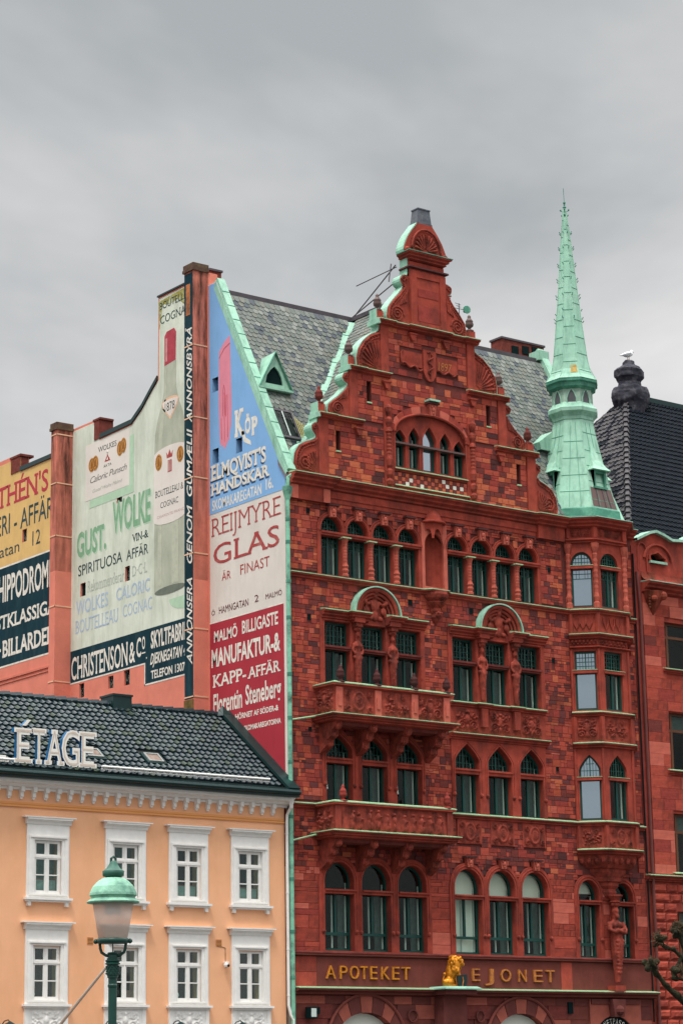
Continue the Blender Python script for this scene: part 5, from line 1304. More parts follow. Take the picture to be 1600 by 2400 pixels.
for w in gw: bk.box(w[0][0]-.02,w[1][0]+.02,.07,.10,w[0][1]-.02,w[2][1]+.02)
bkk=bk.build('window_back',hole,R_)
la=MB(S)
for w in gw[1:]:
    for i in range(26):
        x=random.uniform(w[0][0]+.02,w[1][0]-.02); z=random.uniform(w[0][1]+.02,w[2][1]-.02); s=random.uniform(.015,.04)
        la.add([(x-s,.062,z),(x,.058,z-s),(x+s,.062,z+s*.3),(x,.058,z+s)],[(0,1,2,3)])
la.build('wire_mesh_screen',mat('grey_mesh',(.12,.15,.13),.8,.3,20),bkk)
# painted fields
gfield=[(-12.64,16.25),(-4.7,16.25),(-4.7,27.3),(-7.10,27.3),(-7.13,24.50),(-7.45,24.28),(-7.73,24.06),(-8.15,23.72),(-8.79,23.34),(-10.86,23.30),(-10.86,24.0),(-12.64,24.0)]
gf=MB(S).plate(gfield,gw[:3],-.006,-.002).build('pale_green_painted_field',p_green,R_)
tf=MB(S).plate([(-12.64,15.16),(-7.92,15.16),(-7.92,14.46),(-4.7,14.46),(-4.7,16.25),(-12.64,16.25)],[],-.0065,-.002).build('teal_painted_field',p_teal,R_)
bd=MB(S); 
for a,b,c,d in ((-12.64,-7.95,15.11,15.16),(-7.96,-7.91,14.41,15.16),(-7.96,-4.7,14.41,14.46)): bd.box(a,b,-.0075,-.002,c,d)
bd.build('border_line',t_white,tf)
yf=MB(S).plate([(-18.6,20.09),(-14.05,20.09),(-14.05,23.36),(-16.26,23.36),(-16.26,23.9),(-18.6,23.9)],[gw[3]],-.006,-.002).build('ochre_painted_field',p_yellow,R_)
tf2=MB(S).box(-18.6,-14.05,-.006,-.002,16.46,20.03).build('teal_painted_field',p_teal,R_)
MB(S).box(-18.6,-14.05,-.007,-.002,20.03,20.09).box(-18.6,-14.05,-.007,-.002,16.40,16.46).build('border_line',t_white,tf2)
MB(S).box(-18.6,-14.05,-.05,0,15.93,16.0).box(-18.6,-14.05,-.03,0,15.80,15.84).build('wall_moulding',pinkw,R_)
# dark parapet cappings
pc=MB(S)
def capline(pts,h=.11):
    for (a,za),(b,zb) in zip(pts[:-1],pts[1:]): pc.add([(a,-.05,za-h*.4),(b,-.05,zb-h*.4),(b,-.05,zb+h),(a,-.05,za+h),(a,.4,za-h*.4),(b,.4,zb-h*.4),(b,.4,zb+h),(a,.4,za+h)],[(0,1,2,3),(3,2,6,7),(7,6,5,4),(0,4,5,1),(0,3,7,4),(1,5,6,2)])
capline([(-7.2,24.55),(-7.45,24.36),(-7.73,24.14),(-8.15,23.80),(-8.79,23.43)]); capline([(-8.79,23.43),(-10.80,23.39)]); capline([(-14.0,23.43),(-16.27,23.43)]); capline([(-4.7,27.38),(-7.2,27.38)],.04)
pc.build('parapet_capping',tile_gd,R_)
MB(S).box(-11.18,-10.83,-.03,.3,23.35,24.04).box(-10.95,-10.80,.0,.5,23.3,24.02).box(-16.94,-16.27,-.03,.3,23.4,23.97).build('flue_stub',brick_m,R_)
MB(S).box(-11.24,-10.76,-.05,.5,24.02,24.09).box(-17.0,-16.22,-.05,.5,23.95,24.03).build('chimney_cap',brick_m,R_)
# buttress chimneys
def butt(y0,y1,p,z1,mlow,mup,zs):
    c=MB().box(-p,.0,y0,y1,0,zs).box(-p,.0,y0,y1,zs,z1,1).build('buttress_chimney',[mlow,mup],R_)
    MB().box(-p-.05,.0,y0-.05,y1+.05,z1,z1+.10).box(-p-.03,.0,y0-.03,y1+.03,z1+.10,z1+.26).build('chimney_cap',mat('sooty_brick_%d'%int(y0),(.10,.06,.045),.9,.4,5,.3,12,mottled=(.16,.15,.06),mott=.6),c)
    return c
c1=butt(4.21,4.73,.58,27.36,pink,pinkw,17.2)
c2=butt(12.63,13.02,.64,24.0,pink,pinkw,19.0)
def straps(c,y0,y1,p,zs,m=beige_t):
    b=MB()
    for z in zs: b.box(-p-.015,.0,y0-.015,y0-.0,z-.02,z+.02); b.box(-p-.015,-p,y0-.015,y1,z-.02,z+.02)
    b.build('metal_strap',m,c)
straps(c1,4.21,4.73,.582,(24.86,22.46,20.49,18.04,15.64,13.51)); straps(c2,12.63,13.02,.642,(23.83,22.09,20.23,17.78,15.19))
PF=frame((-.58,0,0),(0,-1,0))
strip_=MB(PF).box(-4.722,-4.235,-.006,-.002,13.45,27.3).build('teal_painted_field',p_teal,c1)
MB(PF).box(-4.73,-4.22,-.03,-.002,12.2,13.42).build('rusty_sheet',mat('rusty_sheet_metal',(.16,.10,.035),.8,.3,5,mottled=(.05,.05,.02),mott=.7),c1)
def vtext(body,z0,z1,**k):
    M=PF@Matrix.Translation((-4.28,0,z0))@Matrix.Rotation(PI/2,4,Vector((0,-1,0)))
    text(body,0,z1-z0,0,.30,M=M,y=-.011,bold=.012,shear=.45,**k).build('lettering',t_white,strip_)
vtext('ANNONSERA',14.51,17.25); vtext('GENOM',17.66,19.5); vtext('GUMÆLII',19.82,22.0); vtext('ANNONSBYRÅ',22.28,25.45)
MB(PF).box(-4.62,-4.38,-.012,-.006,25.9,26.95).build('worn_patch',mat('worn_orange_patch',(.42,.15,.06),.9,.4,5,mottled=(.03,.05,.05),mott=.9),strip_)
# label
def P2(name,outl,m,par,y=-.009): return MB(S).plate(outl,[],y-.003,y).build(name,m,par)
P2('label_shadow',[(-11.46,21.01),(-8.66,21.01),(-8.66,23.0),(-8.92,23.0),(-8.92,21.3),(-11.46,21.3)],t_pgreen,gf)
lb=P2('painted_label',rect(-11.75,-8.92,21.31,23.28),p_label,gf)
O_=-.0145
def TT(par,m,body,y0,y1,z0,z1,off=O_,**k): return text(body,-y0,-y1,z0,z1,M=S,y=off,**k).build('lettering',m,par)
TT(lb,t_dark,'WOLKES',10.93,9.74,22.86,23.04,serif=.04); TT(lb,t_dark,'ÄKTA',10.57,10.05,22.25,22.34)
TT(lb,t_grey,'Caloric Punsch',11.47,9.12,21.88,22.10,shear=.4,spacing=.9).data.materials[0]=mat('ink_grey_paint',(.16,.16,.15),.9,.1)
TT(lb,t_grey,'Gustaf Wolke Malmö',11.3,9.4,21.52,21.64,shear=.5)
def oval(par,cy,cz,ry,rz,m=gold_p,off=-.016,ring=True):
    o=MB(S).plate(arc(-cy,cz,ry,rz,0,2*PI,20)[:-1],[],off-.002,off).build('medal',m,par)
    if ring:
        b=MB(S); b.tube([(x,off-.003,z) for x,z in arc(-cy,cz,ry*.78,rz*.78,0,2*PI,18)],.008,4); b.plate([(-cy-.3*ry,cz-.5*rz),(-cy+.35*ry,cz-.45*rz),(-cy+.25*ry,cz+.1*rz),(-cy+.1*ry,cz+.55*rz),(-cy-.25*ry,cz+.3*rz)],[],off-.005,off-.002)
        b.build('medal_relief',mat('dark_ochre_paint',(.27,.11,.03),.8,.2,9) if 'dark_ochre_paint' not in MATS else MATS['dark_ochre_paint'],o)
oval(lb,11.33,22.52,.21,.25); oval(lb,11.10,22.54,.20,.26,off=-.0185); oval(lb,9.52,22.70,.19,.26); oval(lb,9.30,22.76,.18,.26,off=-.0185)
MB(S).prism([(-10.50,22.44),(-10.14,22.44),(-10.32,22.68)],-.017,-.012).build('triangle_mark',t_red,lb); MB(S).prism([(-10.38,22.48),(-10.26,22.48),(-10.32,22.60)],-.019,-.017).ball((-10.32,-.012,22.76),.05,seg=6,rings=3).build('mark_inset',p_label,lb)
# adverts
OF=-.0105
def TG(m,body,y0,y1,z0,z1,**k): return TT(gf,m,body,y0,y1,z0,z1,off=k.pop('off',OF),**k)
for dx,dz,m,o in ((-.06,-.06,t_pgreen,-.008),(0,0,t_green,-.0105)):
    TG(m,'GUST.',12.28+dx,10.38+dx,19.42+dz,20.30+dz,bold=.03,off=o); TG(m,'WOLKE',9.97+dx,7.62+dx,19.82+dz,20.92+dz,bold=.03,off=o)
TG(t_dark,'VIN-&',8.73,7.75,19.31,19.57,serif=.04,bold=.01); TG(t_dark,'SPIRITUOSA',12.17,9.35,18.77,19.14,bold=.005); TG(t_dark,'AFFÄR',9.08,7.75,18.76,19.10,bold=.005)
TG(t_grey,'Rekommenderar',11.54,9.22,18.11,18.50,serif=.03); TG(t_grey,'D·C·L',8.72,7.80,18.15,18.50,serif=.03)
TG(t_lblue,'WOLKES',12.28,10.22,17.44,17.92,bold=.01); TG(t_lblue,'CALORIC',9.70,7.64,17.50,17.92,bold=.01)
TG(t_lblue,'BOUTELLEAU',12.31,9.57,16.80,17.25,serif=.03); TG(t_lblue,'COGNAC',9.29,7.50,16.88,17.28)
TT(tf,t_white,'CHRISTENSON',12.56,8.97,15.24,16.02,off=-.011,serif=.03,bold=.012); TT(tf,t_white,'&',8.88,8.52,15.28,15.98,off=-.011,serif=0,bold=.012); TT(tf,t_white,'C',8.44,8.16,15.40,16.04,off=-.011,bold=.02); TT(tf,t_white,'O',8.10,7.92,15.62,16.04,off=-.011,bold=.02); TT(tf,t_white,',',7.86,7.80,15.3,15.46,off=-.011,bold=.02)
MB(S).box(-8.12,-7.90,-.012,-.008,15.48,15.52).build('lettering',t_white,tf)
TT(tf,t_white,'SKYLTFABRIK',7.57,5.38,15.56,16.13,off=-.011,bold=.03); TT(tf,t_white,'DJEKNEGATAN 4',7.61,5.56,15.04,15.40,off=-.011,bold=.025,shear=.2); TT(tf,t_white,'TELEFON 1307',7.56,5.58,14.57,14.84,off=-.011,bold=.025)
TT(yf,t_crim,"THÉN'S",18.0,14.28,22.28,23.06,off=-.011,serif=.06,bold=.012); TT(yf,t_dark,'ERI - AFFÄR',17.95,13.9,21.25,21.98,off=-.011,bold=.005); TT(yf,t_dark,'gatan',18.1,16.27,20.44,20.86,off=-.011); TT(yf,t_dark,'12',15.34,14.79,20.46,20.98,off=-.011)
TT(tf2,t_white,'HIPPODROMEN',17.72,13.4,18.77,19.74,off=-.011,bold=.02); TT(tf2,t_white,'FÖRSTKLASSIGA',19.3,13.65,17.79,18.30,off=-.011,bold=.02,serif=.04); TT(tf2,t_white,'BILLARDER',17.36,13.75,16.75,17.37,off=-.011,bold=.025,serif=.03); MB(S).box(-17.62,-17.48,-.012,-.008,17.0,17.1).build('lettering',t_white,tf2)
# bottle
bx=-6.45
def sym(pts): return [(bx-d,z) for d,z in pts]+[(bx+d,z) for d,z in reversed(pts)]
body=[(.93,17.3),(.93,22.0),(.90,22.65),(.75,23.1),(.5,23.6),(.37,24.0),(.35,25.0)]
bt=P2('painted_bottle',arc(bx,17.35,.93,.16,PI,2*PI,12)[:-1]+[(bx+d,z) for d,z in body]+[(bx-d,z) for d,z in reversed(body[1:])],bottle_m,gf,y=-.009)
P2('bottle_foot_shadow',arc(bx,17.33,.90,.13,0,2*PI,20)[:-1],mat('bottle_foot_paint',(.15,.17,.14),.9,.2,3),bt,y=-.0125)
P2('bottle_sheen',[(bx-.72,17.55),(bx-.50,17.52),(bx-.46,22.4),(bx-.24,23.6),(bx-.22,24.8),(bx-.30,24.8),(bx-.34,23.7),(bx-.66,22.7)],bottle_h,bt,y=-.0125)
P2('bottle_highlight',[(bx+.12,17.5),(bx+.5,17.5),(bx+.5,19.6),(bx+.12,19.6)],bottle_h,bt,y=-.0125)
P2('bottle_ground_shadow',arc(bx+.9,17.0,.95,.42,PI,2*PI,14),t_pgreen,gf,y=-.0075)
fo=P2('painted_foil_capsule',[(bx-.33,24.88),(bx+.33,24.94),(bx+.36,25.9),(bx+.25,26.05),(bx-.2,26.03),(bx-.33,25.9)],foil_m,bt,y=-.0125)
P2('foil_highlight',rect(bx-.26,bx-.16,25.0,25.8),mat('pale_foil_paint',(.55,.25,.25),.8,.3,6),fo,y=-.016)
nl=P2('neck_label',arc(bx+.02,23.6,.50,.16,PI*1.0,0,12)+[(bx+.46,23.42),(bx+.02,22.98),(bx-.44,23.42)],beige_t,bt,y=-.0125)
P2('neck_label_face',arc(bx+.02,23.6,.46,.08,PI*1.0,0,12)+[(bx+.40,23.44),(bx+.02,23.06),(bx-.38,23.44)],p_label,nl,y=-.016); TT(nl,t_dark,'1878',6.74,6.16,23.30,23.58,off=-.021)
ml_=P2('bottle_label',[(bx-.95,19.72)]+arc(bx,19.72,.95,.20,PI,2*PI,10)[1:-1]+[(bx+.95,19.72),(bx+.95,21.92)]+arc(bx,21.92,.95,.20,0,PI,12)[1:-1]+[(bx-.95,21.92)],p_label,bt,y=-.0165)
TT(ml_,t_dark,'BOUTELLEAU & Co',7.30,5.30,20.50,20.72,off=-.021,serif=.03); TT(ml_,t_dark,'COGNAC',7.0,5.94,20.10,20.29,off=-.021,serif=.03); TT(ml_,mat('faded_rose_lettering_paint',(.45,.30,.28),.9,.1),'CHARENTE FRANCE',7.2,5.5,19.78,19.87,off=-.021)
oval(ml_,7.11,21.67,.20,.28,off=-.022); oval(ml_,5.83,21.68,.20,.27,off=-.022)
MB(S).box(-6.57,-6.33,-.022,-.0195,21.22,21.62).prism([(-6.62,21.70),(-6.30,21.70),(-6.26,21.92),(-6.36,21.80),(-6.46,21.98),(-6.56,21.80),(-6.66,21.92)],-.022,-.0195).build('crown_mark',t_red,ml_)
MB(S).box(-6.55,-6.53,-.024,-.022,21.25,21.6).box(-6.49,-6.47,-.024,-.022,21.25,21.6).box(-6.42,-6.40,-.024,-.022,21.25,21.6).build('crown_detail',p_label,ml_)
TG(t_dark,'BOUTELLEAU',7.08,5.0,26.88,27.14,bold=.008); TG(t_dark,'COGNAC',7.04,5.26,26.38,26.66,serif=.03)
ms=MB(S)
P2('moss_stain',[(-7.16,27.2),(-4.8,27.3),(-4.8,26.75),(-5.2,26.95),(-5.6,26.70),(-6.0,27.0),(-6.5,26.95),(-6.9,27.05),(-7.1,26.2)],mat('moss_stain_paint',(.30,.26,.06),.9,.5,6,mottled=(.5,.6,.45),mott=.95),gf,y=-.0068)

# ================================================================== SPIRE (part of the corner house)
SX,SY=12.67,.92
sp=None
def octa(prof,name,m,par,rot=PI/8,seg=8): return MB().lathe(prof,(SX,SY,0),seg,rot=rot).build(name,m,par)
c8=1/math.cos(PI/8)
base=octa([(1.52*c8,19.86),(1.54*c8,19.93),(1.47*c8,19.96),(1.44*c8,20.22),(1.40*c8,20.26)],'spire_base_gutter',mintd,B)
skirt=[(1.38,20.26),(1.18,21.0),(1.01,21.7),(.86,22.4),(.74,23.0),(.655,23.5)]
spr=octa([(r*c8,z) for r,z in skirt],'spire_skirt',mint,B)
octa([(.64*c8,23.48),(.68*c8,23.52),(.68*c8,23.62),(.74*c8,23.7),(.82*c8,23.78),(.83*c8,23.90),(.72*c8,24.02),(.66*c8,24.12)],'spire_collar',mint,spr)
octa([(.655*c8,24.0),(.655*c8,24.62)],'lantern_drum',mat('mottled_verdigris',(.30,.42,.34),.6,.3,5,mottled=(.12,.28,.22),mott=.8),spr)
octa([(.66*c8,24.58),(.78*c8,24.66),(.80*c8,24.78),(.86*c8,24.82),(.86*c8,24.92)],'lantern_cornice',mintd,spr)
upper=[(.87,24.92),(.74,25.1),(.65,25.3),(.575,25.7),(.52,26.2),(.46,26.8),(.41,27.3),(.355,27.9),(.30,28.5),(.25,29.1),(.20,29.7),(.14,30.35),(.085,30.95),(.05,31.3)]
ups=octa([(r*c8,z) for r,z in upper],'spire_top',mint,B)
# lantern lancets
for k in range(8):
    a=-PI/2+k*PI/4; M=frame((SX+math.cos(a)*.655,SY+math.sin(a)*.655,0),(-math.sin(a),math.cos(a),0))
    o=MB(M).plate([(-.14,24.08),(.14,24.08),(.14,24.25),(.08,24.42),(0,24.54),(-.08,24.42),(-.14,24.25)],[],-.012,.0).build('lancet_opening',mat('grey_lancet',(.10,.10,.11),.8,.2) if 'grey_lancet' not in MATS else MATS['grey_lancet'],spr)
    MB(M).tube([(-.16,-.02,24.06),(-.16,-.02,24.25),(-.09,-.02,24.45),(0,-.02,24.58),(.09,-.02,24.45),(.16,-.02,24.25),(.16,-.02,24.06)],.02,5).build('lancet_moulding',mint,o)
# hips, seams and crockets
def prof_r(prof,z):
    for (r0,z0),(r1,z1) in zip(prof[:-1],prof[1:]):
        if z0<=z<=z1: return r0+(r1-r0)*(z-z0)/(z1-z0)
    return prof[-1][0]
def face_pt(prof,z,a,t,off=.0):
    """t in -1..1 across the face whose outward direction is a"""
    r=prof_r(prof,z)+off; w=(prof_r(prof,z))*math.tan(PI/8)*t
    return (SX+math.cos(a)*r-math.sin(a)*w, SY+math.sin(a)*r+math.cos(a)*w, z)
seam=MB(); hip=MB()
for prof,z0,z1,st in ((upper,25.0,31.2,.62),(skirt,20.3,23.45,.62)):
    for k in range(8):
        a=-PI/2+k*PI/4
        n=16
        hp=[(SX+math.cos(a+PI/8)*(prof_r(prof,z)*c8+.004),SY+math.sin(a+PI/8)*(prof_r(prof,z)*c8+.004),z) for z in [z0+(z1-z0)*i/n for i in range(n+1)]]
        hip.tube(hp,.011,4)
        z=z0+st*(.4+.5*(k%2))
        while z<z1-.2:
            p0=face_pt(prof,z,a,-.97,.004); p1=face_pt(prof,z+.03*(k%3-1),a,.97,.004); seam.tube([p0,p1],.011,4); z+=st*random.uniform(.9,1.1)
        if prof is skirt:
            for t in (-.33,.36): seam.tube([face_pt(prof,zz,a,t*(1 if zz<22 else .9),.004) for zz in (20.3,21.0,21.7,22.4,23.0,23.4)],.010,4)
seam.build('sheet_seam',mat('dark_seam',(.10,.30,.21),.7,.2),spr,kind='stuff'); hip.build('hip_roll',mint,ups)
cr_=MB()
for z in (27.15,27.45,28.0,28.6,29.16,29.77,30.33):
    for k in range(8):
        if z==27.45 and k%2: continue
        a=-PI/2+PI/8+k*PI/4; r=prof_r(upper,z)*c8
        x,y=SX+math.cos(a)*(r+.02),SY+math.sin(a)*(r+.02)
        cr_.ball((x+math.cos(a)*.02,y+math.sin(a)*.02,z+.02),.024,seg=6,rings=4); cr_.ball((x+math.cos(a)*.05,y+math.sin(a)*.05,z+.06),.024,seg=5,rings=3)
cr_.build('crocket',mintd,ups)
fn=MB().lathe([(.05,31.2),(.03,31.28),(.07,31.33),(.03,31.38),(.03,31.45),(.05,31.5),(.02,31.56)],(SX,SY,0),8).tube([(SX,SY,31.5),(SX-.02,SY,32.03)],.010,5)
for k in range(4):
    a=k*PI/2+PI/4
    for zz,l in ((31.20,.14),(31.0,.10)): fn.tube([(SX,SY,zz-.04),(SX+math.cos(a)*l,SY+math.sin(a)*l,zz)],.014,4).ball((SX+math.cos(a)*l,SY+math.sin(a)*l,zz+.03),.035,seg=6,rings=4)
fn.build('spire_finial',mintd,ups)
# rust patch and new brown sheet
def face_patch(prof,z0,z1,a,t0,t1,m,name,par,off=.008,n=4):
    b=MB()
    zs=[z0+(z1-z0)*i/n for i in range(n+1)]
    for za,zb in zip(zs[:-1],zs[1:]): b.quad(face_pt(prof,za,a,t0,off),face_pt(prof,za,a,t1,off),face_pt(prof,zb,a,t1,off),face_pt(prof,zb,a,t0,off))
    return b.build(name,m,par)
AC=-3*PI/4; AF=-PI/2; AL=PI
face_patch(upper,25.12,25.42,AC,.05,.8,rustc,'rust_patch',ups,n=3)
fp=face_patch(skirt,20.3,21.0,AF,-.92,.95,browncop,'new_copper_sheet',spr)
for t in (-.45,.1,.5): MB().tube([face_pt(skirt,20.32,AF,t,.02),face_pt(skirt,20.98,AF,t*.95,.02)],.012,4).build('seam',ridge_m,fp)
# little spire dormers (on the -X face and on the front face)
for a in (AL,AF,0,PI/2):
    M=frame((SX+math.cos(a)*.90,SY+math.sin(a)*.90,0),(-math.sin(a),math.cos(a),0)) if a!=AL else frame((SX-.90,SY,0),(0,-1,0))
    b=MB(M)
    # roof: concave pyramid leaning back to the spire
    prof=[(.40,21.62,-.42),(.30,21.76,-.30),(.20,22.0,-.15),(.11,22.35,-.02),(.03,22.72,.10)]
    for (w0,z0,y0),(w1,z1,y1) in zip(prof[:-1],prof[1:]):
        b.add([(-w0,y0,z0),(w0,y0,z0),(w1,y1,z1),(-w1,y1,z1),(-w0*.9,.35,z0),(w0*.9,.35,z0),(-w1*.9,.35,z1),(w1*.9,.35,z1)],[(0,1,2,3),(4,0,3,6),(1,5,7,2)])
    b.add([(-.4,-.42,21.62),(.4,-.42,21.62),(.36,.35,21.62),(-.36,.35,21.62)],[(3,2,1,0)])
    o=b.build('spire_dormer_roof',mint,spr)
    MB(M).box(-.27,-.20,-.30,.1,21.0,21.62).box(.20,.27,-.30,.1,21.0,21.62).box(-.30,.30,-.34,.15,20.98,21.05).box(-.27,.27,-.28,.1,21.52,21.62).build('dormer_frame',mintd,spr)
    MB(M).box(-.20,.20,-.12,-.10,21.05,21.52).build('dormer_pane',mat('dormer_glass',(.10,.09,.10),.2,.1) if 'dormer_glass' not in MATS else MATS['dormer_glass'],spr)
    MB(M).box(-.27,-.255,-.3,.4,21.05,21.6).box(.255,.27,-.3,.4,21.05,21.6).build('dormer_cheek',hole,spr)
MB().add([(11.35,1.2,22.75),(11.35,1.75,22.75),(11.95,1.75,23.2),(11.95,1.2,23.2),(11.42,1.2,22.5),(11.42,1.75,22.5),(12.0,1.2,22.5),(12.0,1.75,22.5)],[(0,1,2,3),(0,4,5,1),(0,3,6,4),(1,5,7,2)]).build('valley_box',mint,roof)
# ================================================================== NEIGHBOUR on the right
Nb=thing('neighbour_building',(18,4,0),'plain dark red sandstone house with black pantiled hip roof at the right edge','building')
nw=[(16.42,.78,z0,z1,z1,'rect') for z0,z1 in ((15.21,16.83),(11.79,13.75),(8.39,10.37))]
nw+=[(19.2,.78,z0,z1,z1,'rect') for z0,z1 in ((15.21,16.83),(11.79,13.75),(8.39,10.37))]
nw+=[(16.5,.9,5.0,7.16,7.16,'rect'),(19.3,.9,5.0,7.16,7.16,'rect')]
oct_=[(15.0,18.90),(15.12,19.05),(15.28,19.1)]
par_top=[(14.42,19.50),(14.75,19.66),(15.05,19.80),(15.35,19.88),(15.7,19.80),(16.1,19.66),(16.6,19.70),(17.2,19.95),(17.8,20.1),(18.6,19.7),(22,19.7)]
vent_q=[(15.02,18.92),(15.12,18.80),(15.5,18.78),(15.86,18.84),(15.90,18.98),(15.72,19.05),(15.64,19.14),(15.46,19.25),(15.30,19.16),(15.16,19.14),(15.02,19.06)]
dx=.0
nbw_=MB().plate([(14.2,0),(22,0)]+par_top[::-1]+[(14.2,19.5)],[opening(*w) for w in nw]+[vent_q],.04,.5).build('front_wall',dressed,Nb)
MB().box(14.5,22,1.2,1.25,0,18.9).build('room_interior',dark,Nb); MB().box(14.9,16.1,.35,.4,18.6,19.4).build('vent_back',hole,Nb)
MB().plate(vent_q,[[((x-15.46)*.8+15.46,(z-18.98)*.72+19.0) for x,z in vent_q]],-.02,.12).build('vent_moulding',dressed,Nb)
MB().box(15.06,15.84,-.06,.1,18.80,18.88).build('copper_flashing',mint,Nb)
MB().tube([(x,.0,z) for x,z in arc(15.46,18.85,.66,.62,PI*.05,PI*.95,18)],.05,5).tube([(x,.0,z) for x,z in arc(14.72,19.15,.22,.30,0,PI,10)]+[(14.50,.0,18.5)],.03,5).tube([(14.94,0,19.15),(14.94,0,18.45)],.03,5).build('arch_relief',dressed,Nb)
# parapet coping
cp=MB()
for (xa,za),(xb,zb) in zip(par_top[:-1],par_top[1:]):
    cp.add([(xa,-.12,za-.02),(xb,-.12,zb-.02),(xb,-.12,zb+.07),(xa,-.12,za+.07),(xa,.6,za),(xb,.6,zb),(xb,.6,zb+.12),(xa,.6,za+.12)],[(0,1,2,3),(3,2,6,7),(0,4,5,1),(7,6,5,4)])
cp.build('parapet_coping',mint,Nb)
def ncourse(z,d,h,path,m=dressed,c=mint,name='string_course'):
    o=MB().sweep(path,corn(z,d,h,3)).build(name,m,Nb)
    if c: MB().sweep(path,cap_sheet(z,d,.03)).build('copper_flashing',c,o)
ncourse(18.08,.45,.34,[(14.62,.04),(22,.04)]); ncourse(8.28,.25,.2,[(14.2,.04),(22,.04)],c=mintl)
# stained cavetto below the parapet and brackets
cv=MB(); n=8
for i in range(n):
    a0=PI/2*i/n;a1=PI/2*(i+1)/n
    cv.quad((14.62,-.38+.40*math.sin(a0),18.10+.36*(1-math.cos(a0))),(22,-.38+.40*math.sin(a0),18.10+.36*(1-math.cos(a0))),(22,-.38+.40*math.sin(a1),18.10+.36*(1-math.cos(a1))),(14.62,-.38+.40*math.sin(a1),18.10+.36*(1-math.cos(a1))))
cv.build('coved_moulding',mat('stained_sandstone',(.26,.05,.035),.9,.3,3,.3,20,stain=.95,stain_col=(.05,.03,.015),stain_scale=(2,2,.8),stain_lo=.44),Nb)
for x in (15.1,19.0):
    b=MB().lathe([(.02,17.0),(.12,17.15),(.25,17.35),(.36,17.55),(.42,17.78)],(x,.0,0),10).ball((x+.18,-.32,17.62),.16,seg=8,rings=5).ball((x-.2,-.3,17.5),.12,seg=8,rings=5)
    for i in range(5): b.ball((x-.3,-.18,17.6-.1*i),.05,seg=6,rings=4)
    b.build('carved_bracket',mat('stained_carving',(.30,.06,.04),.9,.3,5,.3,20,stain=.9,stain_col=(.04,.03,.015),stain_scale=(2,2,1),stain_lo=.45) if 'stained_carving' not in MATS else MATS['stained_carving'],Nb)
def nall(za,zb):
    iv=[(14.64,21.9)]; cuts=[]
    for w in nw:
        e=ext_int(w,za+.01,zb-.01)
        if e: cuts.append((e[0]-.03,e[1]+.03))
    return subtract(iv,cuts)
nb_=stone_rows(8.35,17.7,[.32,.36,.40],.42,1.0,nall,.0,j=.006)
place_blocks(nb_,'ashlar_block',Nb,y0=.0,y1=.06,weights=(3,5,1.2,1.2,.8),mats=[STONE[1],dressed,lightdress,STONE[2],STONE[4]],limit=300,nameafter='ashlar_work',jit=.004)
def rall(za,zb):
    iv=[(14.42,21.9)]; cuts=[(w[0]-w[1]-.03,w[0]+w[1]+.03) for w in nw[-2:] if zb>w[2] and za<w[4]]
    return subtract(iv,cuts)
z=.3; rr=0
while z<8.0:
    for a,b in rall(z,z+.31):
        x=a
        while x<b-.05:
            w=min(random.uniform(.45,.85),b-x); 
            if b-x-w<.25: w=b-x
            rb_=MB().relief(x+.012,x+w-.012,z+.02,z+.28,(lambda sd:(lambda U,V,asp: .75+.25*np.random.RandomState(sd).rand(*U.shape)))(random.randrange(9999)),.02,.07,.09) if z>3.2 and x<17 else MB().box(x+.012,x+w-.012,-.05,.05,z+.02,z+.28)
            rb_.build('rusticated_block',[STONE[1],dressed][rr%2],Nb); rr+=1; x+=w
    z+=.31
MB().box(14.22,14.6,.0,.06,8.4,19.3).build('recess_strip',STONE[2],Nb)
MB().tube([(14.46,-.06,3.0),(14.46,-.06,17.2),(14.40,-.02,18.4)],.055,8).build('downpipe',mat('brown_pipe_paint',(.13,.035,.03),.5,.2),Nb)
MB().tube([(14.23,-.05,3.6),(14.23,-.05,19.0)],.03,6).build('conductor_cable',hole,Nb)
brf=mat('brown_window_frame',(.12,.045,.02),.5,.2,4)
for w in nw:
    cx,a,z0,zs,zt,k=w; H=zt-z0; tr=z0+H*.70
    fr=MB().plate([(cx-a-.02,z0),(cx+a+.02,z0),(cx+a+.02,zt),(cx-a-.02,zt)],[rect(cx-a+.22-.12,cx-a+.22,z0+.07,tr-.04),rect(cx-a+.32,cx+a-.3,z0+.07,tr-.04),rect(cx+a-.22,cx+a-.1,z0+.07,tr-.04),rect(cx-a+.1,cx-a+.22,tr+.05,zt-.07),rect(cx-a+.32,cx+a-.3,tr+.05,zt-.07),rect(cx+a-.22,cx+a-.1,tr+.05,zt-.07)],.22,.30).build('window',brf,Nb)
    MB().box(cx-a,cx+a,.26,.265,z0,zt).build('pane',gls,fr)
    MB().box(cx-a+.12,cx-a+.2,.32,.34,z0+.1,tr-.1).box(cx+a-.2,cx+a-.13,.32,.34,z0+.1,tr-.1).build('inner_frame',inner,fr)
    if z0<15: MB().box(cx-a+.3,cx+a-.35,.5,.51,tr+.0,zt-.05).build('curtain',curtain,fr)
    if z0>8: ncourse(z0,.13,.16,[(cx-a-.2,.04),(cx+a+.2,.04)],name='window_sill',c=mintl)
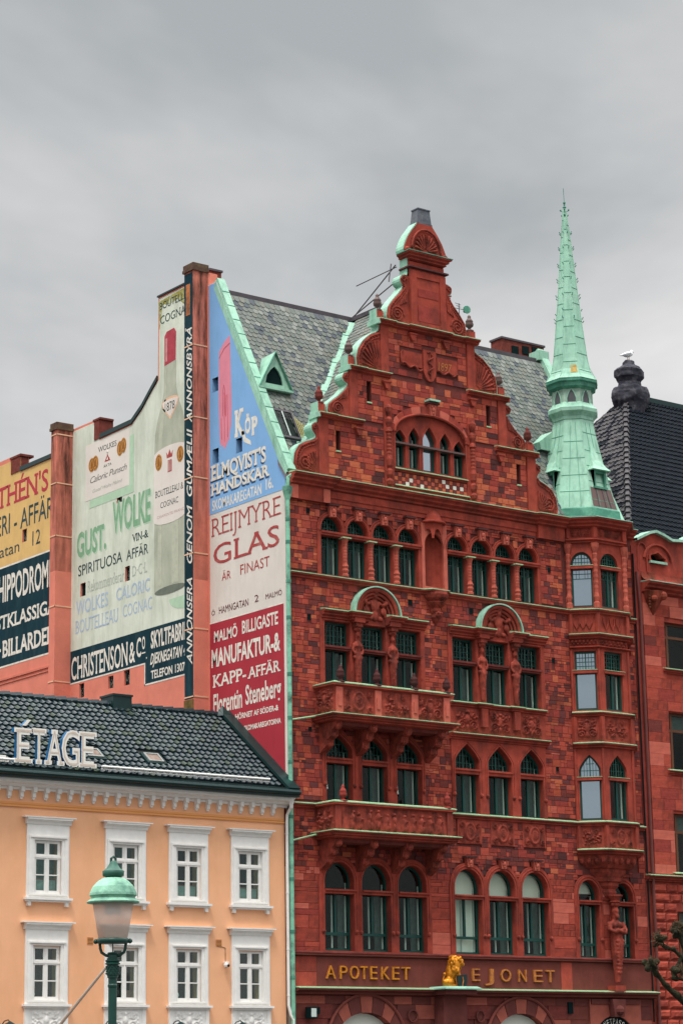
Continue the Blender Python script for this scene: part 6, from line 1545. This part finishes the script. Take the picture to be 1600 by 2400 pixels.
# hip roof
HX,HY,HZ=14.42,.30,19.75; PT=1.2; T_=6.15
rp=MB().add([(HX,HY,HZ),(26,HY,HZ),(26,HY+T_,HZ+PT*T_),(HX+T_,HY+T_,HZ+PT*T_),(HX,HY+2*T_,HZ),(26,HY+2*T_,HZ)],[(0,1,2,3),(0,3,4),(3,2,5,4)])
nr=rp.build('roof',roofbase,Nb)
s3=math.hypot(1,PT); bF=Vector((0,1/s3,PT/s3)); nF=Vector((0,-PT/s3,1/s3)); aF=Vector((1,0,0))
OF_=Vector((HX,HY,HZ))
def ins_f(u,v):
    y=v*bF.y; return y<T_-.05 and u>y+.02 and u<9.5-.0
tile_field(OF_,aF,bF,nF,9.5,T_*s3,ins_f,.20,.29,[tile_n],[1],nr,'roof_tile',shape='pan',limit=200,near=lambda p:abs(p.x-16.5)+abs(p.z-21),lift=.045,jitter=.1)
bH=Vector((1/s3,0,PT/s3)); nH=Vector((-PT/s3,0,1/s3)); aH=Vector((0,-1,0)); OH=Vector((HX,HY+T_*2,HZ))
def ins_h(u,v):
    x=v*bH.x; y=HY+2*T_-u; return x<T_-.05 and y>HY+x+.02 and y<HY+2*T_-x
tile_field(OH,aH,bH,nH,T_*2,T_*s3,ins_h,.20,.29,[tile_n2,tile_n],[3,1],nr,'roof_tile',shape='pan',limit=100,near=lambda p:abs(p.y-2.5)+abs(p.z-23),lift=.045,jitter=.1)
# hip tiles
for i in range(26):
    t=T_*(i+.2)/26; t1=T_*(i+1.35)/26
    MB().tube([(HX+t,HY+t,HZ+PT*t+.05),(HX+t1,HY+t1,HZ+PT*t1+.0)],[.13,.10],6).build('hip_tile',tile_n2,nr)
MB().box(HX+T_,26,HY+T_-.12,HY+T_+.12,HZ+PT*T_-.05,HZ+PT*T_+.14).build('ridge_cap',tile_gd,nr)
MB().add([(13.9,6.2,23.5),(15.5,6.2,23.5),(17.2,6.2,27.05),(13.9,6.2,27.05),(13.9,9,27.05),(17.2,9,27.05)],[(0,1,2,3),(3,2,5,4)]).box(13.8,17.3,6.1,9.0,27.05,27.15).build('roof_hatch',tile_gd,nr)
# sooty chimney as stacked bulging drums
def nz(r,k): return r
st=MB()
def blk(r0,z): return (r0,z)
prof=[(.72,25.6),(.80,26.2),(.86,26.9),(.92,27.0),(1.08,27.25),(1.12,27.55),(.98,27.78),(.72,27.86),(.66,28.02),(.74,28.10),(.86,28.20),(.86,28.48),(.66,28.60),(.38,28.66),(.34,28.84),(.20,28.9)]
st.lathe(prof,(20.7,6.3,-.35),8,sx=.72,sy=.62,rot=.3)
chs=st.build('chimney',blackstone,Nb)
md=chs.modifiers.new('sub','SUBSURF'); md.subdivision_type='SIMPLE'; md.levels=3; md.render_levels=3
tx=bpy.data.textures.new('rough','CLOUDS'); tx.noise_scale=.35; md2=chs.modifiers.new('disp','DISPLACE'); md2.texture=tx; md2.strength=.16; md2.mid_level=.5
smooth_edges(chs,.5)
# ---- seagull
G=(20.66,6.3,28.52)
gull=blob('seagull',[((G[0],G[1],G[2]+.27),(.26,.10,.11),-.25),((G[0]+.22,G[1],G[2]+.42),(.075,.065,.075)),('t',[(G[0]+.15,G[1],G[2]+.30),(G[0]+.22,G[1],G[2]+.42)],(.09,.06)),('t',[(G[0]-.15,G[1],G[2]+.24),(G[0]-.42,G[1],G[2]+.16)],(.07,.02)),('t',[(G[0]+.28,G[1],G[2]+.42),(G[0]+.36,G[1],G[2]+.40)],(.025,.012))],whiteb,None,vox=.02)
tag(gull,'white and grey seagull standing on top of the sooty chimney','bird')
MB().add([(G[0]+.1,G[1]-.1,G[2]+.36),(G[0]-.4,G[1]-.08,G[2]+.18),(G[0]-.1,G[1]-.115,G[2]+.22),(G[0]+.1,G[1]-.12,G[2]+.28)],[(0,1,2,3)]).build('folded_wing',greyb,gull)
MB().tube([(G[0]+.03,G[1]-.04,G[2]+.2),(G[0]+.03,G[1]-.04,G[2])],.012,5).tube([(G[0]+.03,G[1]+.04,G[2]+.2),(G[0]+.03,G[1]+.04,G[2])],.012,5).build('leg',gold_p,gull)
# ================================================================== YELLOW HOUSE
Y=thing('apricot_house',(-7,3,0),'low apricot stucco house with white window surrounds and black glazed pantile roof','building')
WX=[-12.6,-10.5,-8.11,-5.65,-3.58,-1.48]
yo=[]
for cx in WX:
    yo+= [(cx,.42,6.90,8.34,8.34,'rect'),(cx,.42,4.10,5.52,5.52,'rect')]
MB().plate([(-16,0),(-.24,0),(-.24,9.75),(-16,9.75)],[opening(*w) for w in yo],.0,.4).build('front_wall',yel,Y)
MB().box(-16,-.24,.5,.55,0,9.7).build('room_interior',dark,Y)
MB().box(-.6,-.24,.4,6.6,0,9.8).box(-16,-15.7,.4,6.6,0,9.8).box(-16,-.24,6.4,6.6,0,9.8).build('outer_wall',yel,Y)
MB().box(-16,-.26,-.045,.01,9.20,9.26).box(-16,-.26,-.03,.01,9.27,9.33).build('string_band',yband,Y)
# cornice
MB().sweep([(-16,0),(-.16,0)],[(-.05,9.66),(.05,9.66),(.06,9.72),(.16,9.74),(.20,9.78),(.22,9.80),(.34,9.83),(.36,9.93),(-.05,9.93)]).build('cornice',whitep,Y)
for i in range(42):
    x=-.68-.3765*i
    if x<-15.8: break
    MB().box(x-.055,x+.055,-.16,.0,9.60,9.735).box(x-.05,x+.05,-.10,.0,9.47,9.60).prism([(x-.03,9.41),(x+.03,9.41),(x+.05,9.47),(x-.05,9.47)],-.06,0).build('cornice_bracket',whitep,Y)
def ywin(cx,zb,lower):
    z0=zb; 
    M=Matrix.Translation((cx,0,zb))     # zb: casement bottom (sash opening bottom)
    s=MB(M).plate([(-.655,-.10),(.655,-.10),(.655,1.86),(-.655,1.86)],[rect(-.42,.42,.0,1.44)],-.05,.06).build('window_surround',whitep,Y)
    MB(M).plate([(-.60,-.04),(.60,-.04),(.60,1.56),(-.60,1.56)],[rect(-.50,.50,.0,1.48)],-.085,-.05).box(-.56,.56,-.11,-.085,1.50,1.54).plate([(-.50,-.0),(.50,-.0),(.50,1.48),(-.50,1.48)],[rect(-.43,.43,.0,1.44)],-.065,-.05).build('architrave',whitep,s)
    MB(M).sweep([(-.70,-.05),(.70,-.05)],[(-.05,1.86),(.02,1.86),(.04,1.92),(.09,1.97),(.12,1.98),(.12,2.03),(-.05,2.05)]).box(-.80,.80,-.19,0,2.03,2.06).build('lintel_cornice',whitep,s)
    MB(M).box(-.72,.72,-.16,0,-.16,-.10).box(-.68,.68,-.11,0,-.21,-.16).build('window_sill',whitep,s)
    if not lower: MB(M).box(-.63,-.53,-.09,0,-.32,-.21).box(.53,.63,-.09,0,-.32,-.21).build('sill_bracket',whitep,s)
    else:
        MB(M).box(-.66,.66,-.05,.0,-.95,-.21).box(-.66,-.54,-.07,-.05,-.95,-.21).box(.54,.66,-.07,-.05,-.95,-.21).build('apron_panel',whitep,s)
        MB(M).relief(-.44,.44,-.80,-.26,pat_scroll(5),-.05,.045,.025).build('stucco_ornament',whitep,s,smooth=True)
    f=MB(M).plate([(-.42,0),(.42,0),(.42,1.44),(-.42,1.44)],[rect(-.33,-.07,.10,.50),rect(.07,.33,.10,.50),rect(-.33,-.07,.53,.93),rect(.07,.33,.53,.93),rect(-.33,-.07,1.07,1.36),rect(.07,.33,1.07,1.36)],.02,.06)
    f.box(-.42,.42,.0,.02,.97,1.03).box(-.02,.02,.005,.02,.02,1.42).box(-.40,.40,-.01,.02,.0,.04)
    w=f.build('window',whitep,Y)
    for a in (-.2,.2):
        for z,h in ((.30,.2),(.73,.2),(1.215,.145)): MB(M).box(a-.135,a+.135,.045,.05,z-h-.01,z+h+.01).build('pane',gls2,w)
    return w
for i,cx in enumerate(WX):
    w=ywin(cx,6.90,False); MB().box(cx-.38,cx+.38,.20,.21,6.95,7.30).build('cafe_curtain',mat('cafe_curtain',(.42,.44,.42),.9,.2,9) if 'cafe_curtain' not in MATS else MATS['cafe_curtain'],w)
    MB().box(cx-.38,cx+.38,.195,.20,7.30,7.33).build('curtain_hem',mat('rose_hem',(.40,.14,.10),.9,.2) if 'rose_hem' not in MATS else MATS['rose_hem'],w)
    if i in (2,3): MB().box(cx-.4,cx+.4,.34,.35,6.95,8.3).build('net_curtain',mat('net_curtain',(.13,.20,.19),.9,.3,8) if 'net_curtain' not in MATS else MATS['net_curtain'],w)
    w=ywin(cx,4.10,True)
    if i==3: MB().box(cx+.08,cx+.33,.18,.19,4.15,4.40).build('pink_card',mat('pink_card',(.35,.15,.12),.9,.1),w)
def ovase(x,z,s,m,lab):
    o=MB().lathe([(.03*s,0),(.045*s,.03*s),(.03*s,.08*s),(.05*s,.12*s),(.035*s,.19*s),(.02*s,.2*s)],(x,.13,z),8).build('ornament_figure',m,None,smooth=True); return tag(o,lab,'ornament')
ovase(-8.42,4.14,1.0,whitep,'small white figurine standing inside the lower left house window'); ovase(-3.86,4.14,1.1,whitep,'small white bust in the lower third window of the apricot house')
# vents
vg=mat('vent_slot',(.12,.05,.03),.8,.1)
for x0,z0 in ((-6.85,5.60),(-2.65,5.64)):
    v=MB().box(x0,x0+.20,-.012,.005,z0,z0+.19).build('wall_vent',yband,Y)
    for k in range(5): MB().box(x0+.015,x0+.185,-.016,-.010,z0+.02+.036*k,z0+.035+.036*k).build('vent_slot',vg,v)
# roof
EY,EZ,RY2,RZ2=-.36,10.08,3.12,12.76
s4=math.hypot(RY2-EY,RZ2-EZ); bY=Vector((0,(RY2-EY)/s4,(RZ2-EZ)/s4)); nY=Vector((0,-bY.z,bY.y))
yr=MB().add([(-16,EY,EZ),(-.12,EY,EZ),(-.12,RY2,RZ2),(-16,RY2,RZ2),(-.12,6.6,EZ),(-16,6.6,EZ)],[(0,1,2,3),(3,2,4,5),(1,4,2),(0,3,5)]).build('roof',roofbase,Y)
OY=Vector((-15.9,EY,EZ))+bY*.22
SKY=[(-6.62,10.72),(-4.62,10.72)]
def ins_y(u,v):
    x=-15.9+u; z=OY.z+v*bY.z
    for sx,sz in SKY:
        if sx-.03<x<sx+.62 and sz-.05<z<sz+.36: return False
    return v<s4-.28 and x<-.42
tile_field(OY,Vector((1,0,0)),bY,nY,15.6,s4,ins_y,.205,.252,[tile_g,mat('faded_glazed_tile',(.035,.055,.058),.42,.3,4,spec=.4),mat('mossy_glazed_tile',(.022,.040,.026),.5,.4,6,spec=.4)],[7,2,1],yr,'roof_tile',shape='pan',limit=300,near=lambda p:abs(p.x+4)*.9+abs(p.z-11.2)*2,lift=.05,jitter=.18)
# ridge
for i in range(44):
    x=-15.8+.37*i
    if x>-.2: break
    MB().tube([(x,RY2,RZ2+.02),(x+.40,RY2,RZ2+.045)],[.10,.115],6).build('ridge_tile',tile_g,yr)
MB().box(-16,-.02,EY-.14,EY+.02,EZ-.16,EZ+.10).box(-16,-.02,EY-.02,EY+.24,EZ-.14,EZ+.06).build('eaves_fascia',tile_gd,yr)
MB().tube([(-16,EY-.18,EZ-.02),(-.05,EY-.18,EZ-.02)],.075,8).build('gutter',tile_gd,yr)
vp_=[Vector((-.42,EY-.1,EZ+.02)),Vector((-.02,EY-.1,EZ+.02)),Vector((-.02,RY2+.02,RZ2+.10)),Vector((-.42,RY2+.02,RZ2+.10))]
MB().add([tuple(p+nY*.02) for p in vp_]+[tuple(p+nY*.11) for p in vp_],[(4,5,6,7),(0,1,5,4),(1,2,6,5),(2,3,7,6),(3,0,4,7)]).build('verge_sheet',tile_gd,yr)
MB().lathe([(.30,0),(.26,.06),(.05,.30),(.01,.34)],(-.28,RY2-.03,RZ2-.02),6).build('verge_peak',tile_gd,yr)
# snow rail
sr=MB().tube([(-6.55,-.22,10.43),(-.89,-.22,10.43)],.035,6).tube([(-6.55,-.20,10.36),(-.89,-.20,10.36)],.018,6).build('snow_rail',whitep,yr)
for i in range(7): MB().tube([(-6.3+i*.87,-.2,10.42),(-6.3+i*.87,-.05,10.28)],.018,5).build('rail_bracket',tile_gd,sr)
MB().tube([(-16,-.22,10.43),(-9.3,-.22,10.43)],.035,6).build('snow_rail',whitep,yr)
for sx,sz in SKY:
    o=Vector((sx,EY+(sz-EZ)/bY.z*bY.y,sz)); A=Matrix(((1,nY.x,bY.x,o.x),(0,nY.y,bY.y,o.y),(0,nY.z,bY.z,o.z),(0,0,0,1)))
    r=MB(A).box(-.04,.62,.0,.07,-.06,.50).build('roof_window',tile_gd,yr)
    MB(A).box(.04,.54,.07,.10,.02,.07).box(.04,.54,.07,.10,.41,.46).box(.04,.09,.07,.10,.07,.41).box(.49,.54,.07,.10,.07,.41).build('roof_window_frame',mat('grey_frame',(.25,.27,.26),.5,.1) if 'grey_frame' not in MATS else MATS['grey_frame'],r)
    MB(A).box(.09,.49,.075,.08,.07,.41).build('pane',mat('skylight_glass',(.30,.22,.18),.1,.3,3,mottled=(.5,.5,.5),mott=.6,metal=.3) if 'skylight_glass' not in MATS else MATS['skylight_glass'],r)
MB().box(-4.27,-3.63,RY2-.2,RY2+.5,12.5,13.08).box(-4.30,-3.60,RY2-.23,RY2+.53,13.04,13.10).build('vent_box',tile_gd,yr)
# white downpipe
wp=MB().lathe([(.05,9.62),(.06,9.72),(.10,9.86),(.15,9.95),(.15,10.0),(.12,10.0)],(-.20,-.30,0),10).tube([(-.20,-.30,9.66),(-.22,-.12,9.45),(-.22,-.10,9.2),(-.22,-.10,4.0),(-.16,-.12,3.75),(-.10,-.16,3.62),(-.10,-.16,.1)],.045,8)
wp=wp.build('white_downpipe',whitep,Y,smooth=False)
for z in (8.9,7.2,5.6,4.3): MB().tube([(-.22,-.10,z-.02),(-.22,-.10,z+.02)],.055,8).build('pipe_clip',whitep,wp)
# mint downpipe of the corner house
gp=MB().tube([(-.09,-.14,19.2),(-.09,-.14,3.0),(-.09,-.14,.1)],.065,8).lathe([(.07,18.9),(.10,19.0),(.15,19.18),(.16,19.3),(.12,19.3)],(-.09,-.14,0),8).tube([(-.09,-.14,19.3),(-.02,-.10,19.6),(.1,-.25,19.74)],.07,6).build('copper_downpipe',mat('pipe_verdigris',(.20,.48,.34),.6,.3,3,mottled=(.03,.10,.08),mott=.9),B,smooth=False)
for z in (18.3,17.6,16.4,15.3,13.6,12.3,11.0,9.4,7.6,6.1,4.8): 
    MB().tube([(-.09,-.14,z-.05),(-.09,-.14,z+.05)],.078,8).build('pipe_collar',mintd,gp)
MB().box(-.035,.01,-.02,.04,2,19.2).build('conductor_strip',STONE[7],B)
MB().tube([(-.05,-.14,12.25),(.85,-.25,12.42)],.03,6).build('overflow_pipe',mintl,B); MB().tube([(-.05,-.14,8.72),(.86,-.25,8.95)],.03,6).build('overflow_pipe',mintl,B)

# ================================================================== ROOF SIGN
SG=thing('rooftop_sign',(-7.9,-.05,10.3),'white serif letters spelling ETAGE standing on the black roof of the apricot house','sign')
for ch,x0,x1,z1,acc in (('É',-9.22,-8.64,11.33,1),('T',-8.68,-8.22,11.36,0),('A',-8.28,-7.64,11.36,0),('G',-7.74,-7.16,11.38,0),('E',-7.20,-6.62,11.38,0),('L',-10.0,-9.36,11.3,0)):
    base=ch
    t=text('E' if ch=='É' else ch,x0,x1,10.38,z1,y=-.06,bold=.025,serif=.10,depth=.14)
    if ch=='É': t.add([(-8.98,-.06,11.40),(-8.86,-.06,11.40),(-8.70,-.06,11.57),(-8.82,-.06,11.57)],[(0,1,2,3)]).add([(-8.98,-.06,11.40),(-8.86,-.06,11.40),(-8.70,-.06,11.57),(-8.82,-.06,11.57),(-8.98,.08,11.40),(-8.86,.08,11.40),(-8.70,.08,11.57),(-8.82,.08,11.57)],[(0,4,5,1),(1,5,6,2),(2,6,7,3),(3,7,4,0)],1)
    o=t.build('sign_letter',[neonw,signblue],SG)
    text('E' if ch=='É' else ch,x0+.05,x1-.05,10.42,z1-.04,y=-.068,bold=-.03,serif=.05).build('letter_inset',neonb,o)
rk=MB().tube([(-10.2,.12,10.6),(-6.6,.12,10.6)],.02,5).tube([(-10.2,.12,11.1),(-6.6,.12,11.1)],.02,5)
for x in (-9.9,-8.9,-7.9,-6.9): rk.tube([(x,.1,11.15),(x,.12,10.4)],.02,5).tube([(x,.1,11.0),(x,.7,10.9)],.018,5)
rk.build('sign_rack',tile_gd,SG)
# ================================================================== small wall fittings
c_=MB().lathe([(.02,-.07),(.06,-.05),(.075,0),(.06,.05),(.03,.06)],(-2.38,-.12,5.12),10).box(-2.40,-2.26,-.10,-.0,5.18,5.22).build('security_camera',whitep,None)
tag(c_,'white round security camera beside the lower right window of the apricot house','camera'); MB().ball((-2.35,-.19,5.10),.04,seg=8).build('lens',hole,c_)
MB().tube([(-2.62,-.01,5.64),(-2.45,-.01,5.63),(-2.33,-.01,5.60),(-2.33,-.01,5.2)],.008,4).build('cable',vg,c_)
fp=thing('flagpole',(-7.93,0,2.6),'pale grey flagpole slanting up and out from the apricot wall','pole')
MB().tube([(-7.93,-.02,3.19),(-7.93,-2.85,4.88)],[.045,.035],8).build('pole',greypole,fp); MB().box(-8.02,-7.84,-.12,.0,3.0,3.3).tube([(-7.93,-.05,3.15),(-7.93,-.35,3.4)],.07,8).build('bracket',lampgreen,fp); MB().ball((-7.93,-2.88,4.90),.05,seg=8).build('knob',greypole,fp)
LX=(-9.9,-7.05,-4.75,-2.55,-.9)
for i,x in enumerate((-9.45,-6.3,-4.15,-2.1)):
    l=thing('sign_lamp',(x,-.5,3.4),'dark green gooseneck lamp over the shopfront, '+('leftmost of the row','under the second window from the left','under the third window','nearest the white downpipe')[i],'lamp','gooseneck lamps over the shopfront')
    MB().lathe([(.20,3.36),(.21,3.40),(.12,3.48),(.05,3.52),(.02,3.54)],(x,-.5,0),10,sx=1.0).build('shade',tile_gd,l); MB().tube([(x,-.5,3.52),(x,-.4,3.58),(x,-.2,3.55),(x,0,3.4)],.015,5).build('arm',tile_gd,l)
fl=thing('floodlight',(.6,-.25,3.8),'black floodlight box on the brown stone by the foot of the mint pipe','lamp')
MB().box(.36,.62,-.34,-.1,3.66,3.98).box(.62,.86,-.14,-.02,3.78,3.98).build('housing',hole,fl); MB().box(.40,.58,-.345,-.34,3.7,3.94).build('lens',inner,fl)
for x,lab,w in ((1.48,'small white shaded table lamp in the second floor window behind the left finial',0),(4.15,'small white shaded table lamp in the third window above the lower balcony',0)):
    l=thing('table_lamp',(x,.40,9.9),lab,'lamp','white shaded table lamps in the windows')
    MB().lathe([(.17,10.36),(.12,10.72)],(x,.42,0),12).build('lamp_shade',whitep,l); MB().lathe([(.09,9.95),(.10,10.02),(.04,10.1),(.11,10.2),(.05,10.3),(.03,10.38)],(x,.42,0),8).build('lamp_base',MATS['mottled_verdigris'],l)
ls_=thing('loudspeaker',(7.75,.7,26.6),'small dark horn loudspeaker on a bracket beside the top of the gable','loudspeaker')
MB().lathe([(.13,0),(.14,.02),(.06,.12),(.05,.22)],(0,0,0),12,M=Matrix.Translation((7.78,.55,26.58))@Matrix.Rotation(-PI/2,4,'X')@Matrix.Rotation(.3,4,'Y')@Matrix.Scale(1,4)).build('horn',mintd,ls_)
MB().tube([(7.35,.7,26.6),(7.9,.72,26.62)],.012,5).tube([(7.58,.72,26.2),(7.58,.72,26.8)],.015,5).tube([(7.4,.7,26.78),(7.66,.72,26.76)],.010,4).tube([(7.45,.7,26.7),(7.66,.72,26.68)],.010,4).build('bracket',ridge_m,ls_)
# ================================================================== GILT LION
LN=(5.62,-.42,4.56)
ln=thing('lion_statue',LN,'gilded lion sitting on a mint ledge between the two words, holding a dark shield','statue')
x,y,z=LN
blob('lion_body',[((x-.05,y,z+.50),(.20,.17,.30),.25),((x+.02,y-.02,z+.72),(.22,.18,.20)),((x+.12,y-.06,z+.83),(.15,.12,.13)),((x+.25,y-.08,z+.80),(.08,.08,.07)),((x-.02,y,z+.90),(.12,.13,.08)),((x-.20,y,z+.16),(.20,.18,.16)),
   ((x-.10,y-.1,z+.06),(.17,.07,.06)),('t',[(x+.05,y-.12,z+.56),(x+.12,y-.14,z+.30),(x+.16,y-.14,z+.04)],(.08,.06,.055)),('t',[(x+.06,y+.1,z+.56),(x+.12,y+.1,z+.30),(x+.16,y+.1,z+.04)],(.08,.06,.055)),
   ('t',[(x-.34,y,z+.10),(x-.42,y-.03,z+.22),(x-.38,y-.04,z+.38)],(.045,.03,.03)),((x-.37,y-.04,z+.40),(.05,.05,.06)),((x+.04,y-.15,z+.66),(.12,.06,.14)),((x-.10,y-.12,z+.60),(.09,.07,.10)),((x+.14,y-.16,z+.92),(.04,.03,.04)),((x-.12,y-.12,z+.78),(.10,.08,.09)),((x+.0,y-.17,z+.50),(.09,.05,.09))]+[((x+.02+.21*math.cos(t)*q,y-.17*abs(math.sin(t*1.7))-.03,z+.70+.20*math.sin(t)*q),(.045,.045,.06)) for q in (.75,1.05) for t in [k*.52+q for k in range(12)]]+[((x-.14+.05*k,y-.16,z+.52-.03*(k%2)),(.04,.03,.05)) for k in range(5)],gilt,ln,vox=.016)
shield=[(x-.02,z+.36),(x+.34,z+.40),(x+.34,z+.18)]+[(x+.30,z+.05),(x+.17,z-.05),(x+.03,z+.05),(x-.02,z+.18)]
MB().prism(shield[::-1],y-.24,y-.19).build('shield',tile_gd,ln)
MB().tube([(x+.16,y-.25,z+.32),(x+.18,y-.25,z+.2),(x+.14,y-.25,z+.05)],.02,5).build('shield_emblem',giltd,ln)
# ================================================================== STREET LAMP
lx,ly=-26.88,-33.9
LP=thing('street_lamp',(lx,ly,0),'green cast iron street lamp with verdigris dome, standing before the apricot house','street lamp')
# heights: 1.7 + (Z30-1.7)*.85 from the reference plane
h=lambda q:1.7+(q-1.7)*.851
dm_=mat('lamp_dome_verdigris', (.24,.48,.35), .6, .25, 6, .2, 14, mottled=(.04,.14,.10), mott=.8)
A=lambda pr:[(r,z) for r,z in pr]
MB().lathe(A([(.335,h(4.045)),(.34,h(4.06)),(.28,h(4.105)),(.285,h(4.125)),(.305,h(4.14)),(.30,h(4.17)),(.265,h(4.25)),(.20,h(4.32)),(.14,h(4.36)),(.10,h(4.37))]),(lx,ly,0),28,sx=.85,sy=.85).build('lamp_dome',dm_,LP,smooth=False)
smooth_edges(LP.children[-1],.9) if False else None
MB().lathe([(.10,h(4.36)),(.10,h(4.38)),(.135,h(4.385)),(.14,h(4.45)),(.125,h(4.46)),(.09,h(4.485)),(.05,h(4.55)),(.045,h(4.575)),(.035,h(4.58))],(lx,ly,0),20,sx=.85,sy=.85).build('ventilator_cap',mat('dark_cap_verdigris',(.03,.11,.08),.5,.4,7,mottled=(.15,.28,.2),mott=.7),LP,smooth=True)
MB().tube([(lx-.028,ly,h(4.57)),(lx-.028,ly,h(4.61)),(lx,ly,h(4.635)),(lx+.028,ly,h(4.61)),(lx+.028,ly,h(4.57))],.014,6).build('lifting_ring',lampgreen,LP)
MB().lathe([(.185,h(3.60)),(.265,h(4.06))],(lx,ly,0),32,sx=.85,sy=.85).build('lamp_glass',lampgl,LP,smooth=True)
MB().lathe([(.105,h(3.91)),(.095,h(4.10))],(lx,ly,0),16,sx=.85,sy=.85).build('lamp_reflector',mat('milky_reflector',(.30,.30,.28),.5,.1),LP,smooth=True)
MB().lathe([(.185,h(3.535)),(.195,h(3.54)),(.205,h(3.57)),(.195,h(3.60)),(.18,h(3.60))],(lx,ly,0),28,sx=.85,sy=.85).build('glass_ring',lampgreen,LP,smooth=True)
fk=MB()
for s in (-1,1):
    R3=_R.copy(); R3.z=0; R3.normalize()
    P=lambda d,zz:(lx+R3.x*d*s*.86,ly+R3.y*d*s*.86,h(zz))
    fk.tube([P(.21,3.565),P(.165,3.555),P(.158,3.48),P(.14,3.425),P(.09,3.39),P(.03,3.375)],.016,8)
    fk.ball(P(.215,3.565),.028,seg=8)
fk.build('lamp_fork',lampgreen,LP,smooth=True)
MB().tube([(lx,ly,h(3.4)),(lx,ly,h(3.56))],.006,5).build('cable',hole,LP)
po=[(.055,0.3),(.055,h(2.98)),(.062,h(3.0)),(.062,h(3.02)),(.055,h(3.03)),(.055,h(3.10)),(.068,h(3.11)),(.068,h(3.13)),(.075,h(3.14)),(.075,h(3.22)),(.07,h(3.25)),(.072,h(3.27)),(.095,h(3.275)),(.095,h(3.29)),(.08,h(3.30)),(.095,h(3.315)),(.095,h(3.33)),(.075,h(3.335)),(.075,h(3.355)),(.06,h(3.36)),(.058,h(3.39)),(.072,h(3.41)),(.06,h(3.425)),(.0,h(3.43))]
MB().lathe([(.16,0),(.16,.12),(.12,.16),(.11,.3),(.07,.36),(.055,.5)]+po[1:],(lx,ly,0),16,sx=.85,sy=.85).build('lamp_post',lampgreen,LP)
orn=MB()
for k in range(10):
    a=2*PI*k/10
    for zz in (3.16,3.19,3.22,3.245): orn.ball((lx+.068*math.cos(a+zz*9),ly+.068*math.sin(a+zz*9),h(zz)),.012,seg=5,rings=3)
orn.build('post_ornament',lampgreen,LP)
# ================================================================== POLLARDED TREE
TR=thing('plane_tree',(2.6,-14,0),'pollarded tree with dark knobbly branches at the lower right edge','tree')
MB().tube([(2.6,-14,0),(2.55,-14,1.5),(2.5,-14,2.8),(2.35,-14,3.6)],[.28,.22,.20,.18],10).build('trunk',bark,TR,smooth=True)
br=[([(2.35,-14,3.5),(1.75,-14,3.55),(1.35,-14,3.80),(1.05,-14,4.0),(.78,-14.02,4.25),(.62,-14,4.48)],[.13,.10,.08,.065,.06,.06]),
    ([(2.4,-14,3.6),(1.95,-14,4.1),(1.75,-14,4.5),(1.62,-14,4.72),(1.42,-13.95,4.86),(1.15,-13.9,4.95),(.98,-13.9,5.12)],[.12,.08,.06,.05,.05,.055,.06]),
    ([(2.3,-14,3.7),(2.0,-13.9,4.4),(1.8,-13.9,5.0),(1.62,-13.9,5.38)],[.10,.06,.05,.06]),([(1.62,-14,4.68),(1.5,-14,4.5),(1.42,-14.05,4.3)],[.05,.05,.05]),
    ([(2.4,-14,3.6),(2.9,-14.2,4.4),(3.2,-14.3,5.2)],[.13,.09,.1]),([(2.4,-14,3.6),(2.6,-13.4,4.5),(2.5,-13.1,5.4)],[.12,.09,.1])]
knobs=[]
for pts,rs in br:
    bl=[('t',pts,rs)]
    for i,(p,r) in enumerate(zip(pts,rs)):
        if i>1:
            for _ in range(3): bl.append(((p[0]+random.uniform(-.06,.06),p[1]+random.uniform(-.06,.06),p[2]+random.uniform(-.05,.05)),(r*random.uniform(.7,1.15),)*3))
    e=pts[-1]
    for _ in range(12): bl.append(((e[0]+random.uniform(-.13,.13),e[1]+random.uniform(-.12,.12),e[2]+random.uniform(-.16,.14)),(random.uniform(.05,.09),)*3))
    blob('branch',bl,bark,TR,vox=.03)
    knobs.append(e)
tw=MB()
for e in knobs:
    for _ in range(90):
        d=Vector((random.gauss(0,1),random.gauss(0,1),random.gauss(.4,1))).normalized(); p=Vector(e)+d*random.uniform(.07,.13); q=p+d*random.uniform(.03,.10)+Vector((0,0,random.uniform(0,.03)))
        tw.tube([tuple(p),tuple(q)],[.012,.006],4).ball(tuple(q),random.uniform(.008,.018),seg=5,rings=3)
tw.build('twig_stubs',twig,TR,kind='stuff')
# ================================================================== GROUND
g=MB().quad((-300,-300,-.02),(300,-300,-.02),(300,400,-.02),(-300,400,-.02)).build('ground',asph,None,kind='structure')
sq=MB().quad((-45,-62,.0),(40,-62,.0),(40,-9,.0),(-45,-9,.0)).build('square_paving',pave,None,kind='structure')
MB().box(-45,40,-3.2,-.0,-.02,.12).build('pavement',pave,None,kind='structure'); MB().box(-45,40,-3.35,-3.21,-.02,.125).build('kerb',kerbm,None,kind='structure')
print('objects',len(bpy.data.objects))
